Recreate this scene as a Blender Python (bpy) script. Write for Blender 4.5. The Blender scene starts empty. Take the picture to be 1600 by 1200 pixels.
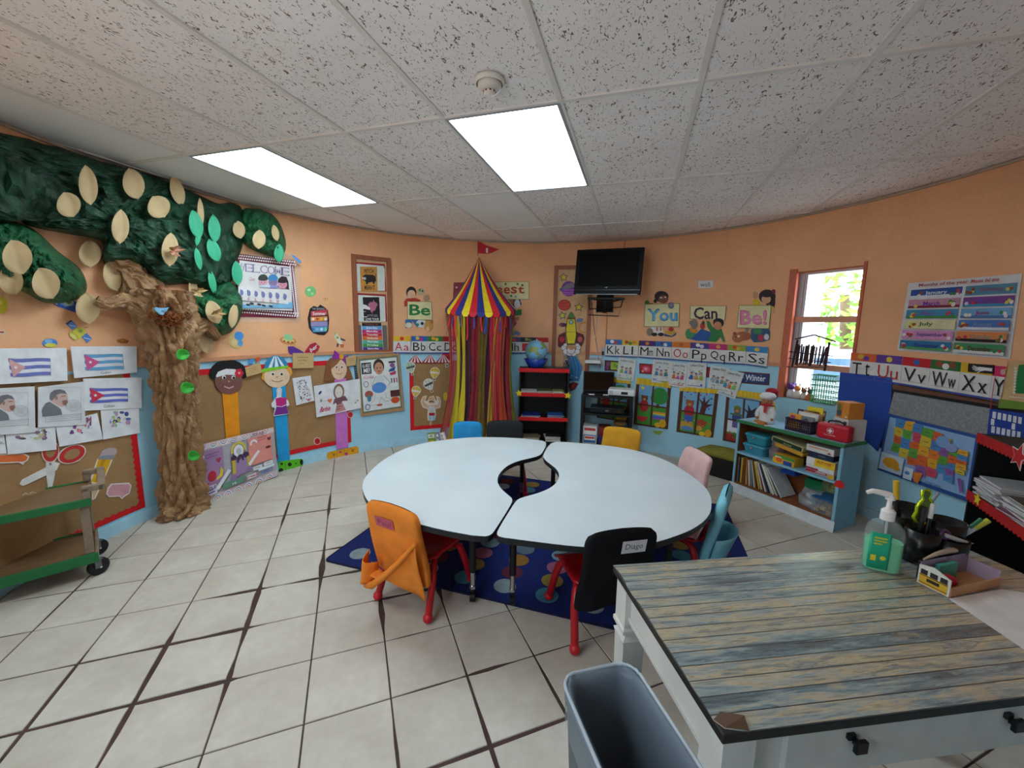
import bpy, bmesh, math, random
from mathutils import Matrix, Vector
random.seed(7)
S = bpy.context.scene
COL = S.collection
sin, cos, pi = math.sin, math.cos, math.pi
rad = math.radians

# ------------------------------------------------------------------ camera
PITCH, ROLL, FPX, CAMZ = .1417, -.0172, 638., 1.53
def _mul(A, B): return [[sum(A[i][k]*B[k][j] for k in range(3)) for j in range(3)] for i in range(3)]
_cp, _sp, _cr, _sr = cos(PITCH), sin(PITCH), cos(ROLL), sin(ROLL)
CM = _mul([[1, 0, 0], [0, -_sp, _cp], [0, -_cp, -_sp]], [[_cr, -_sr, 0], [_sr, _cr, 0], [0, 0, 1]])
cam = bpy.data.objects.new('camera', bpy.data.cameras.new('camera'))
COL.objects.link(cam)
cam.data.sensor_width = 36
cam.data.lens = FPX/1600*36
cam.data.clip_start = .02
cam.matrix_world = Matrix([[CM[0][0], -CM[0][1], -CM[0][2], 0], [CM[1][0], -CM[1][1], -CM[1][2], 0], [CM[2][0], -CM[2][1], -CM[2][2], CAMZ], [0, 0, 0, 1]])
S.camera = cam

# ------------------------------------------------------------------ world, light, exposure
S.view_settings.view_transform = 'Standard'
S.view_settings.look = 'None'
S.view_settings.gamma = 1
S.view_settings.use_curve_mapping = False
S.view_settings.exposure = 0.85
SKY_STRENGTH = 7.0
PANEL_STRENGTH = 7.0
W = bpy.data.worlds.new('sky'); S.world = W; W.use_nodes = True
_n = W.node_tree.nodes; _n.clear()
_o = _n.new('ShaderNodeOutputWorld'); _b = _n.new('ShaderNodeBackground')
_tc = _n.new('ShaderNodeTexCoord'); _sx = _n.new('ShaderNodeSeparateXYZ'); _rp = _n.new('ShaderNodeValToRGB')
_rp.color_ramp.elements[0].position = .0; _rp.color_ramp.elements[0].color = (.95, .97, 1, 1)
_rp.color_ramp.elements[1].position = .6; _rp.color_ramp.elements[1].color = (.70, .84, 1, 1)
W.node_tree.links.new(_tc.outputs['Generated'], _sx.inputs[0])
W.node_tree.links.new(_sx.outputs['Z'], _rp.inputs[0])
W.node_tree.links.new(_rp.outputs[0], _b.inputs[0])
W.node_tree.links.new(_b.outputs[0], _o.inputs[0])
_b.inputs[1].default_value = SKY_STRENGTH

# ------------------------------------------------------------------ room geometry (measured)
CX, CY, RW, HC = .116, 2.47, 2.96, 2.59
def ray(u, v):
    d = (u-800, v-600, FPX)
    return [sum(CM[i][k]*d[k] for k in range(3)) for i in range(3)]
def fl(u, v, h=0.):
    d = ray(u, v); t = (h-CAMZ)/d[2]
    return Vector((d[0]*t, d[1]*t, h))
def pw(u, v, off=0.):
    """a measured photo point as (angle, height) on the round wall, or off the wall"""
    d = ray(u, v)
    a = d[0]**2+d[1]**2; b = -2*(d[0]*CX+d[1]*CY); c = CX*CX+CY*CY-(RW-off)**2
    t = (-b+math.sqrt(b*b-4*a*c))/(2*a)
    return math.degrees(math.atan2(d[0]*t-CX, d[1]*t-CY)), CAMZ+d[2]*t
def wp(th, h, off=0.):
    r = RW-off; t = rad(th)
    return Vector((CX+r*sin(t), CY+r*cos(t), h))

# ------------------------------------------------------------------ materials
_mats = {}
def s2l(c): return c/12.92 if c <= .04045 else ((c+.055)/1.055)**2.4
def hexc(h):
    h = h.lstrip('#')
    if len(h) == 3: h = ''.join(c*2 for c in h)
    return tuple(s2l(int(h[i:i+2], 16)/255) for i in (0, 2, 4))+(1,)
def newmat(name):
    m = bpy.data.materials.new(name); m.use_nodes = True
    nt = m.node_tree
    return m, nt, nt.nodes['Principled BSDF']
def nd(nt, t, **kw):
    n = nt.nodes.new(t)
    for k, v in kw.items():
        if k.startswith('i_'):
            key = k[2:]
            key = int(key) if key.isdigit() else key.replace('_', ' ')
            n.inputs[key].default_value = v
        else: setattr(n, k, v)
    return n
def mixc(nt, fac, a, b, mode='MIX'):
    n = nt.nodes.new('ShaderNodeMix'); n.data_type = 'RGBA'; n.blend_type = mode
    for sock, v in ((n.inputs[0], fac), (n.inputs[6], a), (n.inputs[7], b)):
        if hasattr(v, 'is_linked') or hasattr(v, 'links'): nt.links.new(v, sock)
        else: sock.default_value = v
    return n.outputs[2]
def ramp(nt, fac, p0, c0, p1, c1):
    r = nt.nodes.new('ShaderNodeValToRGB')
    e = r.color_ramp.elements
    e[0].position, e[0].color, e[1].position, e[1].color = p0, c0, p1, c1
    nt.links.new(fac, r.inputs[0]); return r.outputs[0]
def noise(nt, scale, detail=3, vec=None, rough=.55, dist=0., sxyz=None, own=False):
    tc = nd(nt, 'ShaderNodeTexCoord')
    out = tc.outputs['Object']
    if own:                                                       # a different piece of the pattern on every object
        oi = nd(nt, 'ShaderNodeObjectInfo'); va = nd(nt, 'ShaderNodeVectorMath')
        sc = nd(nt, 'ShaderNodeVectorMath'); sc.operation = 'SCALE'; sc.inputs[3].default_value = 3.7
        nt.links.new(oi.outputs['Location'], sc.inputs[0])
        nt.links.new(out, va.inputs[0]); nt.links.new(sc.outputs[0], va.inputs[1]); out = va.outputs[0]
    if sxyz:
        mp = nd(nt, 'ShaderNodeMapping'); mp.inputs['Scale'].default_value = sxyz
        nt.links.new(out, mp.inputs[0]); out = mp.outputs[0]
    n = nd(nt, 'ShaderNodeTexNoise'); n.inputs['Scale'].default_value = scale; n.inputs['Detail'].default_value = detail
    n.inputs['Roughness'].default_value = rough; n.inputs['Distortion'].default_value = dist
    nt.links.new(out, n.inputs['Vector'])
    return n.outputs[0]
def bump(nt, p, h, strength=.3, dist=.01):
    b = nd(nt, 'ShaderNodeBump'); b.inputs['Strength'].default_value = strength; b.inputs['Distance'].default_value = dist
    nt.links.new(h, b.inputs['Height']); nt.links.new(b.outputs[0], p.inputs['Normal'])
def M(h, rough=.6, metal=0., vary=.06, scale=14., bmp=0., coat=0., spec=.4):
    """a procedural paint, paper, plastic or metal of one colour with slight mottling"""
    if not isinstance(h, str): return h
    k = (h, rough, metal, vary, scale, bmp, coat, spec)
    if k in _mats: return _mats[k]
    m, nt, p = newmat('mat_'+h.strip('#')+('' if not metal else '_metal'))
    c = hexc(h)
    f = noise(nt, scale, 2)
    d = tuple(x*(1-vary*1.6) for x in c[:3])+(1,); l = tuple(min(1, x*(1+vary)) for x in c[:3])+(1,)
    nt.links.new(ramp(nt, f, .3, d, .7, l), p.inputs['Base Color'])
    p.inputs['Roughness'].default_value = rough; p.inputs['Metallic'].default_value = metal
    p.inputs['Specular IOR Level'].default_value = spec
    if coat: p.inputs['Coat Weight'].default_value = coat
    if bmp: bump(nt, p, f, bmp, .01)
    _mats[k] = m
    return m
def cloth(h): return M(h, .85, 0, .10, 9., .5, 0, .2)
def plastic(h): return M(h, .32, 0, .03, 6.)
def metal(h, r=.35): return M(h, r, 1., .05)
def emit(h, s):
    m, nt, p = newmat('lit_'+h.strip('#'))
    e = nd(nt, 'ShaderNodeEmission'); e.inputs[1].default_value = s
    f = noise(nt, 3., 1)
    c = hexc(h)
    nt.links.new(ramp(nt, f, .3, tuple(x*.93 for x in c[:3])+(1,), .7, c), e.inputs[0])
    nt.links.new(e.outputs[0], nt.nodes['Material Output'].inputs[0])
    return m
def sheer(h, alpha=.5, rough=.6):
    k = ('sheer', h, alpha)
    if k in _mats: return _mats[k]
    m, nt, p = newmat('sheer_'+h.strip('#'))
    c = hexc(h)
    f = noise(nt, 12., 2)
    nt.links.new(ramp(nt, f, .3, tuple(x*.85 for x in c[:3])+(1,), .7, c), p.inputs['Base Color'])
    p.inputs['Roughness'].default_value = rough
    p.inputs['Alpha'].default_value = alpha
    _mats[k] = m
    return m
def thin_glass(name='window_glass', tint=(.96, .98, 1, 1), gl=.07):
    m, nt, p = newmat(name)
    t = nd(nt, 'ShaderNodeBsdfTransparent'); t.inputs[0].default_value = tint
    g = nd(nt, 'ShaderNodeBsdfGlossy'); g.inputs['Roughness'].default_value = .03
    x = nd(nt, 'ShaderNodeMixShader'); x.inputs[0].default_value = gl
    nt.links.new(t.outputs[0], x.inputs[1]); nt.links.new(g.outputs[0], x.inputs[2])
    nt.links.new(x.outputs[0], nt.nodes['Material Output'].inputs[0])
    return m

# ------------------------------------------------------------------ mesh builder
class MB:
    """collects polygons of several materials; X maps local points into the thing's space"""
    def __init__(s, X=None):
        s.v, s.f, s.mi, s.m, s.sm, s.X = [], [], [], [], [], X
    def mat(s, m):
        m = M(m) if isinstance(m, str) else m
        if m not in s.m: s.m.append(m)
        return s.m.index(m)
    def add(s, vs, fs, m, smooth=False):
        b = len(s.v); i = s.mat(m)
        s.v += [s.X @ Vector(p) if s.X else Vector(p) for p in vs]
        for f in fs: s.f.append([b+k for k in f]); s.mi.append(i); s.sm.append(smooth)
        return s
    def box(s, c, d, m, R=None):
        x, y, z = d[0]/2, d[1]/2, d[2]/2
        R = R or Matrix(); c = Vector(c)
        vs = [c+R.to_3x3() @ Vector((sx*x, sy*y, sz*z)) for sz in (-1, 1) for sx, sy in ((-1, -1), (1, -1), (1, 1), (-1, 1))]
        return s.add(vs, [(3, 2, 1, 0), (4, 5, 6, 7), (0, 1, 5, 4), (1, 2, 6, 5), (2, 3, 7, 6), (3, 0, 4, 7)], m)
    def bx(s, x0, x1, y0, y1, z0, z1, m): return s.box(((x0+x1)/2, (y0+y1)/2, (z0+z1)/2), (abs(x1-x0), abs(y1-y0), abs(z1-z0)), m)
    def tube(s, pts, r, m, n=10, cap=True, closed=False):
        pts = [Vector(p) for p in pts]; N = len(pts)
        rs = r if isinstance(r, (list, tuple)) else [r]*N
        vs, fs = [], []
        up = None
        for i, p in enumerate(pts):
            if closed: t = pts[(i+1) % N]-pts[i-1]
            else: t = pts[min(i+1, N-1)]-pts[max(i-1, 0)]
            t.normalize()
            if up is None: up = Vector((0, 0, 1)) if abs(t.z) < .9 else Vector((1, 0, 0))
            a = t.cross(up)
            if a.length < 1e-4: a = t.orthogonal()
            a.normalize(); b = t.cross(a).normalized(); up = -b if b.dot(up) < 0 else b
            if (up - b).length > 1e-3: up = -b
            up = a.cross(t).normalized()
            for k in range(n):
                an = 2*pi*k/n
                vs.append(p+a*(cos(an)*rs[i])+up*(sin(an)*rs[i]))
        L = N if closed else N-1
        for i in range(L):
            for k in range(n):
                j = (i+1) % N
                fs.append((i*n+k, i*n+(k+1) % n, j*n+(k+1) % n, j*n+k))
        s.add(vs, fs, m, True)
        if cap and not closed:
            s.add([vs[k] for k in range(n)], [tuple(range(n))], m) if not s.X else s._raw([vs[k] for k in range(n)], m)
            s.add([vs[(N-1)*n+k] for k in range(n)], [tuple(range(n))], m) if not s.X else s._raw([vs[(N-1)*n+k] for k in range(n)], m)
        return s
    def _raw(s, vs, m): return s.add(vs, [tuple(range(len(vs)))], m)
    def cyl(s, p0, p1, r0, m, r1=None, n=16): return s.tube([p0, p1], [r0, r0 if r1 is None else r1], m, n)
    def lathe(s, prof, m, c=(0, 0, 0), n=24, R=None, sx=1., sy=1.):
        vs, fs = [], []
        c = Vector(c); R3 = R.to_3x3() if R else Matrix.Identity(3)
        for r, z in prof:
            for k in range(n):
                a = 2*pi*k/n; vs.append(c+R3 @ Vector((r*cos(a)*sx, r*sin(a)*sy, z)))
        for i in range(len(prof)-1):
            for k in range(n): fs.append((i*n+k, i*n+(k+1) % n, (i+1)*n+(k+1) % n, (i+1)*n+k))
        return s.add(vs, fs, m, True)
    def ball(s, c, r, m, n=12, sc=(1, 1, 1)):
        c = Vector(c); vs, fs = [], []
        k = max(4, n//2)
        for i in range(k+1):
            p = pi*i/k
            for j in range(n):
                a = 2*pi*j/n; vs.append(c+Vector((r*sin(p)*cos(a)*sc[0], r*sin(p)*sin(a)*sc[1], r*cos(p)*sc[2])))
        for i in range(k):
            for j in range(n): fs.append((i*n+j, i*n+(j+1) % n, (i+1)*n+(j+1) % n, (i+1)*n+j))
        return s.add(vs, fs, m, True)
    def prism(s, poly, z0, z1, m, ax=None):
        """2-D outline pulled from z0 to z1; ax maps (x, y, z) to a point"""
        g = ax or (lambda x, y, z: (x, y, z))
        n = len(poly)
        vs = [g(x, y, z0) for x, y in poly]+[g(x, y, z1) for x, y in poly]
        return s.add(vs, [tuple(range(n-1, -1, -1)), tuple(range(n, 2*n))]+[(i, (i+1) % n, n+(i+1) % n, n+i) for i in range(n)], m)
    def grid(s, fn, nu, nv, m, smooth=True):
        vs = [fn(i/nu, j/nv) for j in range(nv+1) for i in range(nu+1)]
        fs = [(j*(nu+1)+i, j*(nu+1)+i+1, (j+1)*(nu+1)+i+1, (j+1)*(nu+1)+i) for j in range(nv) for i in range(nu)]
        return s.add(vs, fs, m, smooth)
    def mesh(s, name, off=None):
        me = bpy.data.meshes.new(name)
        me.from_pydata([tuple(v-off) if off else tuple(v) for v in s.v], [], s.f)
        for m in s.m: me.materials.append(m)
        me.polygons.foreach_set('material_index', s.mi)
        me.polygons.foreach_set('use_smooth', s.sm)
        me.update()
        return me
def link(name, me, parent=None):
    o = bpy.data.objects.new(name, me); COL.objects.link(o)
    if parent: o.parent = parent
    return o
def tag(o, label=None, cat=None, group=None, kind=None):
    if label: o['label'] = label
    if cat: o['category'] = cat
    if group: o['group'] = group
    if kind: o['kind'] = kind
    return o
def root(name, label, cat, loc=(0, 0, 0), rz=0., group=None):
    o = bpy.data.objects.new(name, None); COL.objects.link(o)
    o.empty_display_size = .05
    o.location = loc; o.rotation_euler = (0, 0, rz)
    return tag(o, label, cat, group)
def part(parent, name, mb, label=None, off=None, bev=0., thick=0., sub=0):
    o = link(name, mb.mesh(name, off), parent)
    if label: o['label'] = label
    fin(o, bev, thick, sub)
    return o
def fin(o, bev=0., thick=0., sub=0):
    if thick:
        m = o.modifiers.new('thickness', 'SOLIDIFY'); m.thickness = thick; m.offset = 0
    if bev:
        m = o.modifiers.new('bevel', 'BEVEL'); m.width = bev; m.segments = 2; m.limit_method = 'ANGLE'; m.angle_limit = rad(40)
    if sub:
        m = o.modifiers.new('smooth', 'SUBSURF'); m.levels = sub; m.render_levels = sub
def single(name, mb, label, cat, group=None, loc=None, bev=0., thick=0., kind=None, sub=0):
    loc = Vector(loc) if loc is not None else sum(mb.v, Vector())/len(mb.v)
    o = link(name, mb.mesh(name, loc)); o.location = loc
    fin(o, bev, thick, sub)
    return tag(o, label, cat, group, kind)
def struct(name, mb, parent=None, bev=0.):
    o = link(name, mb.mesh(name), parent)
    if not parent: o['kind'] = 'structure'
    fin(o, bev)
    return o
def xf(loc=(0, 0, 0), rz=0., rx=0., ry=0.):
    return Matrix.Translation(loc) @ Matrix.Rotation(rz, 4, 'Z') @ Matrix.Rotation(ry, 4, 'Y') @ Matrix.Rotation(rx, 4, 'X')

# ------------------------------------------------------------------ flat print: letters and pictures
_txt = {}
def text_geo(st, bold):
    k = (st, bold)
    if k in _txt: return _txt[k]
    cu = bpy.data.curves.new('t', 'FONT'); cu.body = st; cu.resolution_u = 2; cu.offset = .022 if bold else 0.
    ob = bpy.data.objects.new('t', cu); COL.objects.link(ob)
    dg = bpy.context.evaluated_depsgraph_get()
    me = ob.evaluated_get(dg).to_mesh()
    vs = [(v.co.x, v.co.y) for v in me.vertices]; fs = [tuple(p.vertices) for p in me.polygons]
    COL.objects.unlink(ob); bpy.data.objects.remove(ob); bpy.data.curves.remove(cu)
    xs = [v[0] for v in vs]; ys = [v[1] for v in vs]
    x0, x1, y0, y1 = min(xs), max(xs), min(ys), max(ys)
    r = ([((x-x0)/(x1-x0+1e-9), (y-y0)/(y1-y0+1e-9)) for x, y in vs], fs, (x1-x0)/(y1-y0+1e-9))
    _txt[k] = r
    return r
class Art:
    """something flat: polygons laid one over another on the wall (or on any face), y running down"""
    def __init__(s, name, label, cat, group=None, off=.003, surf=None):
        s.name, s.label, s.cat, s.group = name, label, cat, group
        s.parts = {}; s.cur = None; s.k = off; s.step = .00024
        s.curved = surf is None or surf is wp
        s.surf = surf or (lambda u, v, off: wp(*pw(u, v), off))   # default: measured photo points on the wall
        s.f = lambda x, y: (x, y)
    def part(s, n):
        s.cur = s.parts.setdefault(n, MB()); return s
    def z(s, x0, y0, sc):
        s.f = lambda x, y: (x0+x/sc, y0+y/sc); return s
    def q(s, a, b, c, d):
        """unit frame on a quad: corners top left, top right, bottom right, bottom left"""
        g = s.f
        a, b, c, d = [g(*p) for p in (a, b, c, d)]
        def f(x, y): return tuple((a[i]*(1-x)+b[i]*x)*(1-y)+(d[i]*(1-x)+c[i]*x)*y for i in (0, 1))
        s.f = f; return s
    def P(s, x, y, k=None): return Vector(s.surf(*s.f(x, y), s.k if k is None else k))
    def poly(s, pts, col, skirt=0.):
        s.k += s.step
        vs = [s.P(*p) for p in pts]; n = len(vs)
        wd = max((vs[0]-p).length for p in vs)
        if s.curved and wd > .05:                                 # cut into upright strips so that it follows the curve of the wall
            bm = bmesh.new(); bm.faces.new([bm.verts.new((x, y, 0)) for x, y in pts])
            x0, x1 = min(p[0] for p in pts), max(p[0] for p in pts); k = int(wd*1.4/.05)+1
            for i in range(1, k):
                bmesh.ops.bisect_plane(bm, geom=bm.verts[:]+bm.edges[:]+bm.faces[:], plane_co=(x0+(x1-x0)*i/k, 0, 0), plane_no=(1, 0, 0))
            bm.verts.index_update()
            s.cur.add([s.P(v.co.x, v.co.y) for v in bm.verts], [[v.index for v in f.verts] for f in bm.faces], col); bm.free()
        else: s.cur.add(vs, [tuple(range(n))], col)
        if skirt:
            s.cur.add(vs+[s.P(*p, max(0., s.k-skirt)) for p in pts], [(i, (i+1) % n, n+(i+1) % n, n+i) for i in range(n)], col)
        return s
    def rect(s, x0, y0, x1, y1, col, n=1, m=1, skirt=0.):
        s.k += s.step
        if s.curved: n = max(n, int((s.P(x0, y0)-s.P(x1, y0)).length/.05)+1)
        s.cur.grid(lambda a, b: s.P(x0+(x1-x0)*a, y0+(y1-y0)*b), n, m, col, False)
        if skirt:
            loop = [(x0+(x1-x0)*i/n, y0) for i in range(n+1)]+[(x1, y1)]+[(x1-(x1-x0)*i/n, y1) for i in range(1, n+1)]
            k = len(loop); b = max(0., s.k-skirt)
            s.cur.add([s.P(*p) for p in loop]+[s.P(*p, b) for p in loop], [(i, (i+1) % k, k+(i+1) % k, k+i) for i in range(k)], col)
        return s
    def sheet(s, col='#e9e9e9', n=6, name='sheet', skirt=.004):
        s.part(name); return s.rect(0, 0, 1, 1, col, n, 2, skirt)
    def ell(s, cx, cy, rx, ry, col, n=18, a0=0., a1=360., rot=0., skirt=0.):
        full = abs(a1-a0) >= 360
        pts = []
        for i in range(n if full else n+1):
            a = rad(a0+(a1-a0)*i/n); x, y = rx*cos(a), -ry*sin(a)
            r = rad(rot); pts.append((cx+x*cos(r)-y*sin(r), cy+x*sin(r)+y*cos(r)))
        return s.poly(pts, col, skirt)
    def ring(s, cx, cy, rx, ry, w, col, a0=0., a1=360., n=20):
        s.k += s.step
        vs = []
        for i in range(n+1):
            a = rad(a0+(a1-a0)*i/n)
            vs += [s.P(cx+rx*cos(a), cy-ry*sin(a)), s.P(cx+(rx*(1-w))*cos(a), cy-(ry*(1-w))*sin(a))]
        s.cur.add(vs, [(2*i, 2*i+2, 2*i+3, 2*i+1) for i in range(n)], col); return s
    def line(s, pts, w, col, wy=None, closed=False):
        s.k += s.step
        pts = list(pts)+([pts[0]] if closed else [])
        wy = wy or w
        if s.curved:
            q = [pts[0]]
            for a, b in zip(pts, pts[1:]):
                k = int((s.P(*a)-s.P(*b)).length/.06)+1; q += [(a[0]+(b[0]-a[0])*i/k, a[1]+(b[1]-a[1])*i/k) for i in range(1, k+1)]
            pts = q
        for (x0, y0), (x1, y1) in zip(pts, pts[1:]):
            dx, dy = x1-x0, y1-y0
            dxx, dyy = dx/w, dy/wy
            L = math.hypot(dxx, dyy) or 1; nx, ny = -dyy/L*w/2, dxx/L*wy/2; ex, ey = dxx/L*w*.2, dyy/L*wy*.2
            s.cur.add([s.P(x0+nx-ex, y0+ny-ey), s.P(x1+nx+ex, y1+ny+ey), s.P(x1-nx+ex, y1-ny+ey), s.P(x0-nx-ex, y0-ny-ey)], [(0, 1, 2, 3)], col)
        return s
    def text(s, st, x0, y0, x1, y1, col, bold=False, slant=0., tilt=0.):
        s.k += s.step
        vs, fs, asp = text_geo(st, bold)
        s.cur.add([s.P(x0+(x1-x0)*(x+slant*y), y1-(y1-y0)*y+tilt*x) for x, y in vs], fs, col); return s
    def star(s, cx, cy, rx, ry, col, rot=0., inner=.45, n=5, skirt=0.):
        pts = []
        for i in range(2*n):
            k = 1 if i % 2 == 0 else inner; a = rad(rot+90+i*180/n)
            pts.append((cx+rx*k*cos(a), cy-ry*k*sin(a)))
        return s.poly(pts, col, skirt)
    def heart(s, cx, cy, rx, ry, col):
        pts = []
        for i in range(20):
            t = 2*pi*i/20; pts.append((cx+rx*sin(t)**3, cy-ry*(13*cos(t)-5*cos(2*t)-2*cos(3*t)-cos(4*t))/16))
        return s.poly(pts, col)
    def done(s):
        mbs = [(n, m) for n, m in s.parts.items() if m.v]
        if len(mbs) == 1:
            return single(s.name, mbs[0][1], s.label, s.cat, s.group)
        v = mbs[0][1].v; c = sum(v, Vector())/len(v)
        r = root(s.name, s.label, s.cat, c, 0, s.group)
        for n, m in mbs: part(r, n, m, off=c)
        return r
def face_surf(o, ex, ey, en):
    """a flat face: origin o, x along ex, y (down) along ey, lifted along en"""
    o, ex, ey, en = Vector(o), Vector(ex), Vector(ey), Vector(en).normalized()
    return lambda u, v, k: o+ex*u+ey*v+en*k
from mathutils import noise as mnoise
# ------------------------------------------------------------------ setting materials
def wall_mat(name, h, v=.08, spec=.3):
    m, nt, p = newmat(name)
    c = hexc(h)
    f = noise(nt, 1.3, 5, rough=.65); g = noise(nt, 34., 4)
    a = ramp(nt, f, .35, tuple(x*(1-v) for x in c[:3])+(1,), .65, tuple(min(1, x*(1+v)) for x in c[:3])+(1,))
    nt.links.new(a, p.inputs['Base Color'])
    p.inputs['Roughness'].default_value = .6; p.inputs['Specular IOR Level'].default_value = spec
    bump(nt, p, g, .55, .012)
    return m
ORANGE = wall_mat('mat_orange_stucco', '#ecb083')
BLUE = wall_mat('mat_blue_wall_paint', '#a6d6ec', .05)
def tile_mat():
    m, nt, p = newmat('mat_floor_tile')
    f = noise(nt, 3.2, 5, rough=.6, own=True); g = noise(nt, 22., 3, own=True)
    a = ramp(nt, f, .3, hexc('#bdb2a4'), .7, hexc('#d2cabe'))
    b = ramp(nt, g, .35, (.93, .92, .9, 1), .7, (1, 1, 1, 1))
    nt.links.new(mixc(nt, 1., a, b, 'MULTIPLY'), p.inputs['Base Color'])
    r = ramp(nt, f, .3, (.42, .42, .42, 1), .7, (.55, .55, .55, 1)); nt.links.new(r, p.inputs['Roughness'])
    p.inputs['Specular IOR Level'].default_value = .25
    bump(nt, p, g, .06, .004)
    return m
TILE = tile_mat()
GROUT = M('#4a3531', .9, 0, .2, 8.)
def fissure_mat():
    m, nt, p = newmat('mat_ceiling_tile')
    f = noise(nt, 1., 2, rough=.5, dist=1.5, sxyz=(75., 34., 40.), own=True)
    f2 = noise(nt, 1., 1, rough=.5, sxyz=(260., 220., 60.), own=True)
    hole = ramp(nt, f, .625, (1, 1, 1, 1), .645, (.22, .15, .12, 1))
    pin = ramp(nt, f2, .70, (1, 1, 1, 1), .74, (.5, .42, .38, 1))
    base = ramp(nt, noise(nt, 2., 3), .3, hexc('#ebe4df'), .7, hexc('#f4eeea'))
    nt.links.new(mixc(nt, 1., mixc(nt, 1., base, hole, 'MULTIPLY'), pin, 'MULTIPLY'), p.inputs['Base Color'])
    p.inputs['Roughness'].default_value = .9
    bump(nt, p, hole, .4, .006)
    return m
FISS = fissure_mat()
PLAINTILE = M('#ecebe8', .85, 0, .03, 2.)
GRID = M('#e0dad3', .5, 0, .05, 5.)
WHITE = M('#e8e8e6', .5, 0, .03)

# ------------------------------------------------------------------ round wall, with the window openings left out
def rng(a, b, st, extra):
    n = int((b-a)/st); xs = [a+(b-a)*i/n for i in range(n+1)]+list(extra)
    xs = sorted(set(round(x, 3) for x in xs)); out = [xs[0]]
    for x in xs[1:]:
        if x-out[-1] < .25 and x not in extra: continue
        if x-out[-1] < .25: out.pop()
        out.append(x)
    return out
WIN = [(59.4, 70.2, .88, 2.075), (198., 212., 1.0, 2.1)]   # the last one is added unseen behind the camera for fill light
RAIL = 1.19
w = MB()
def hole(t, h):
    return any(((a < t < b) or (a < t-360 < b) or (a < t+360 < b)) and c < h < d for a, b, c, d in WIN)
ths = rng(-120., 240., 1.5, [a for q in WIN for a in q[:2]])
hs = sorted({0., .3, .6, 1.19, 1.6, 2.3, HC+.05}.union(x for q in WIN for x in q[2:]))
for t0, t1 in zip(ths, ths[1:]):
    for h0, h1 in zip(hs, hs[1:]):
        if not hole((t0+t1)/2, (h0+h1)/2):
            w.add([wp(t0, h0), wp(t1, h0), wp(t1, h1), wp(t0, h1)], [(0, 1, 2, 3)], BLUE if (h0+h1)/2 < RAIL else ORANGE)
for a, b, c, d in WIN:                                             # reveals through the thickness of the wall
    for t in (a, b): w.add([wp(t, c), wp(t, d), wp(t, d, -.17), wp(t, c, -.17)], [(0, 1, 2, 3)], M('#d9896a', .7))
    n = max(2, int((b-a)/2))
    for h in (c, d):
        w.grid(lambda x, y: wp(a+(b-a)*x, h, -.17*y), n, 1, M('#d9a080', .7))
struct('wall_round', w)
def band(t0, t1, h0, h1, off, m, st=1.5):
    b = MB(); n = max(1, int((t1-t0)/st))
    prof = [(h0, 0.), (h0, off), (h1, off), (h1, 0.)]
    b.grid(lambda x, y: wp(t0+(t1-t0)*x, *prof[min(3, int(y*3+.5))]), n, 3, m, False)
    return b
struct('baseboard_round', band(-120, 240, 0, .085, .014, M('#b0dcf0', .4)))
struct('trim_1', band(-79.5, 58.8, RAIL-.012, RAIL+.022, .018, M('#cd8f68', .5)))
struct('trim_2', band(71., 112, RAIL-.012, RAIL+.022, .018, M('#cd8f68', .5)))

# ------------------------------------------------------------------ floor: dark joints with every tile laid on them
def clip(poly, R=RW+.03):
    n = 72
    for k in range(n):
        a = 2*pi*k/n; nx, ny = cos(a), sin(a)
        out = []
        d = [(x-CX)*nx+(y-CY)*ny-R for x, y in poly]
        for i in range(len(poly)):
            j = (i+1) % len(poly)
            if d[i] <= 0: out.append(poly[i])
            if d[i]*d[j] < 0:
                t = d[i]/(d[i]-d[j]); out.append((poly[i][0]+(poly[j][0]-poly[i][0])*t, poly[i][1]+(poly[j][1]-poly[i][1])*t))
        poly = out
        if len(poly) < 3: return None
    return poly
b = MB(); disc = [(CX+(RW+.2)*cos(2*pi*i/72), CY+(RW+.2)*sin(2*pi*i/72)) for i in range(72)]
b.prism(disc, -.12, -.004, GROUT)
floor = struct('floor', b)
O0, E1, E2 = (-1.018, 1.977), (.3012, .1168), (.1200, -.3045)
rt = random.Random(5)
nt_ = 0
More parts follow.
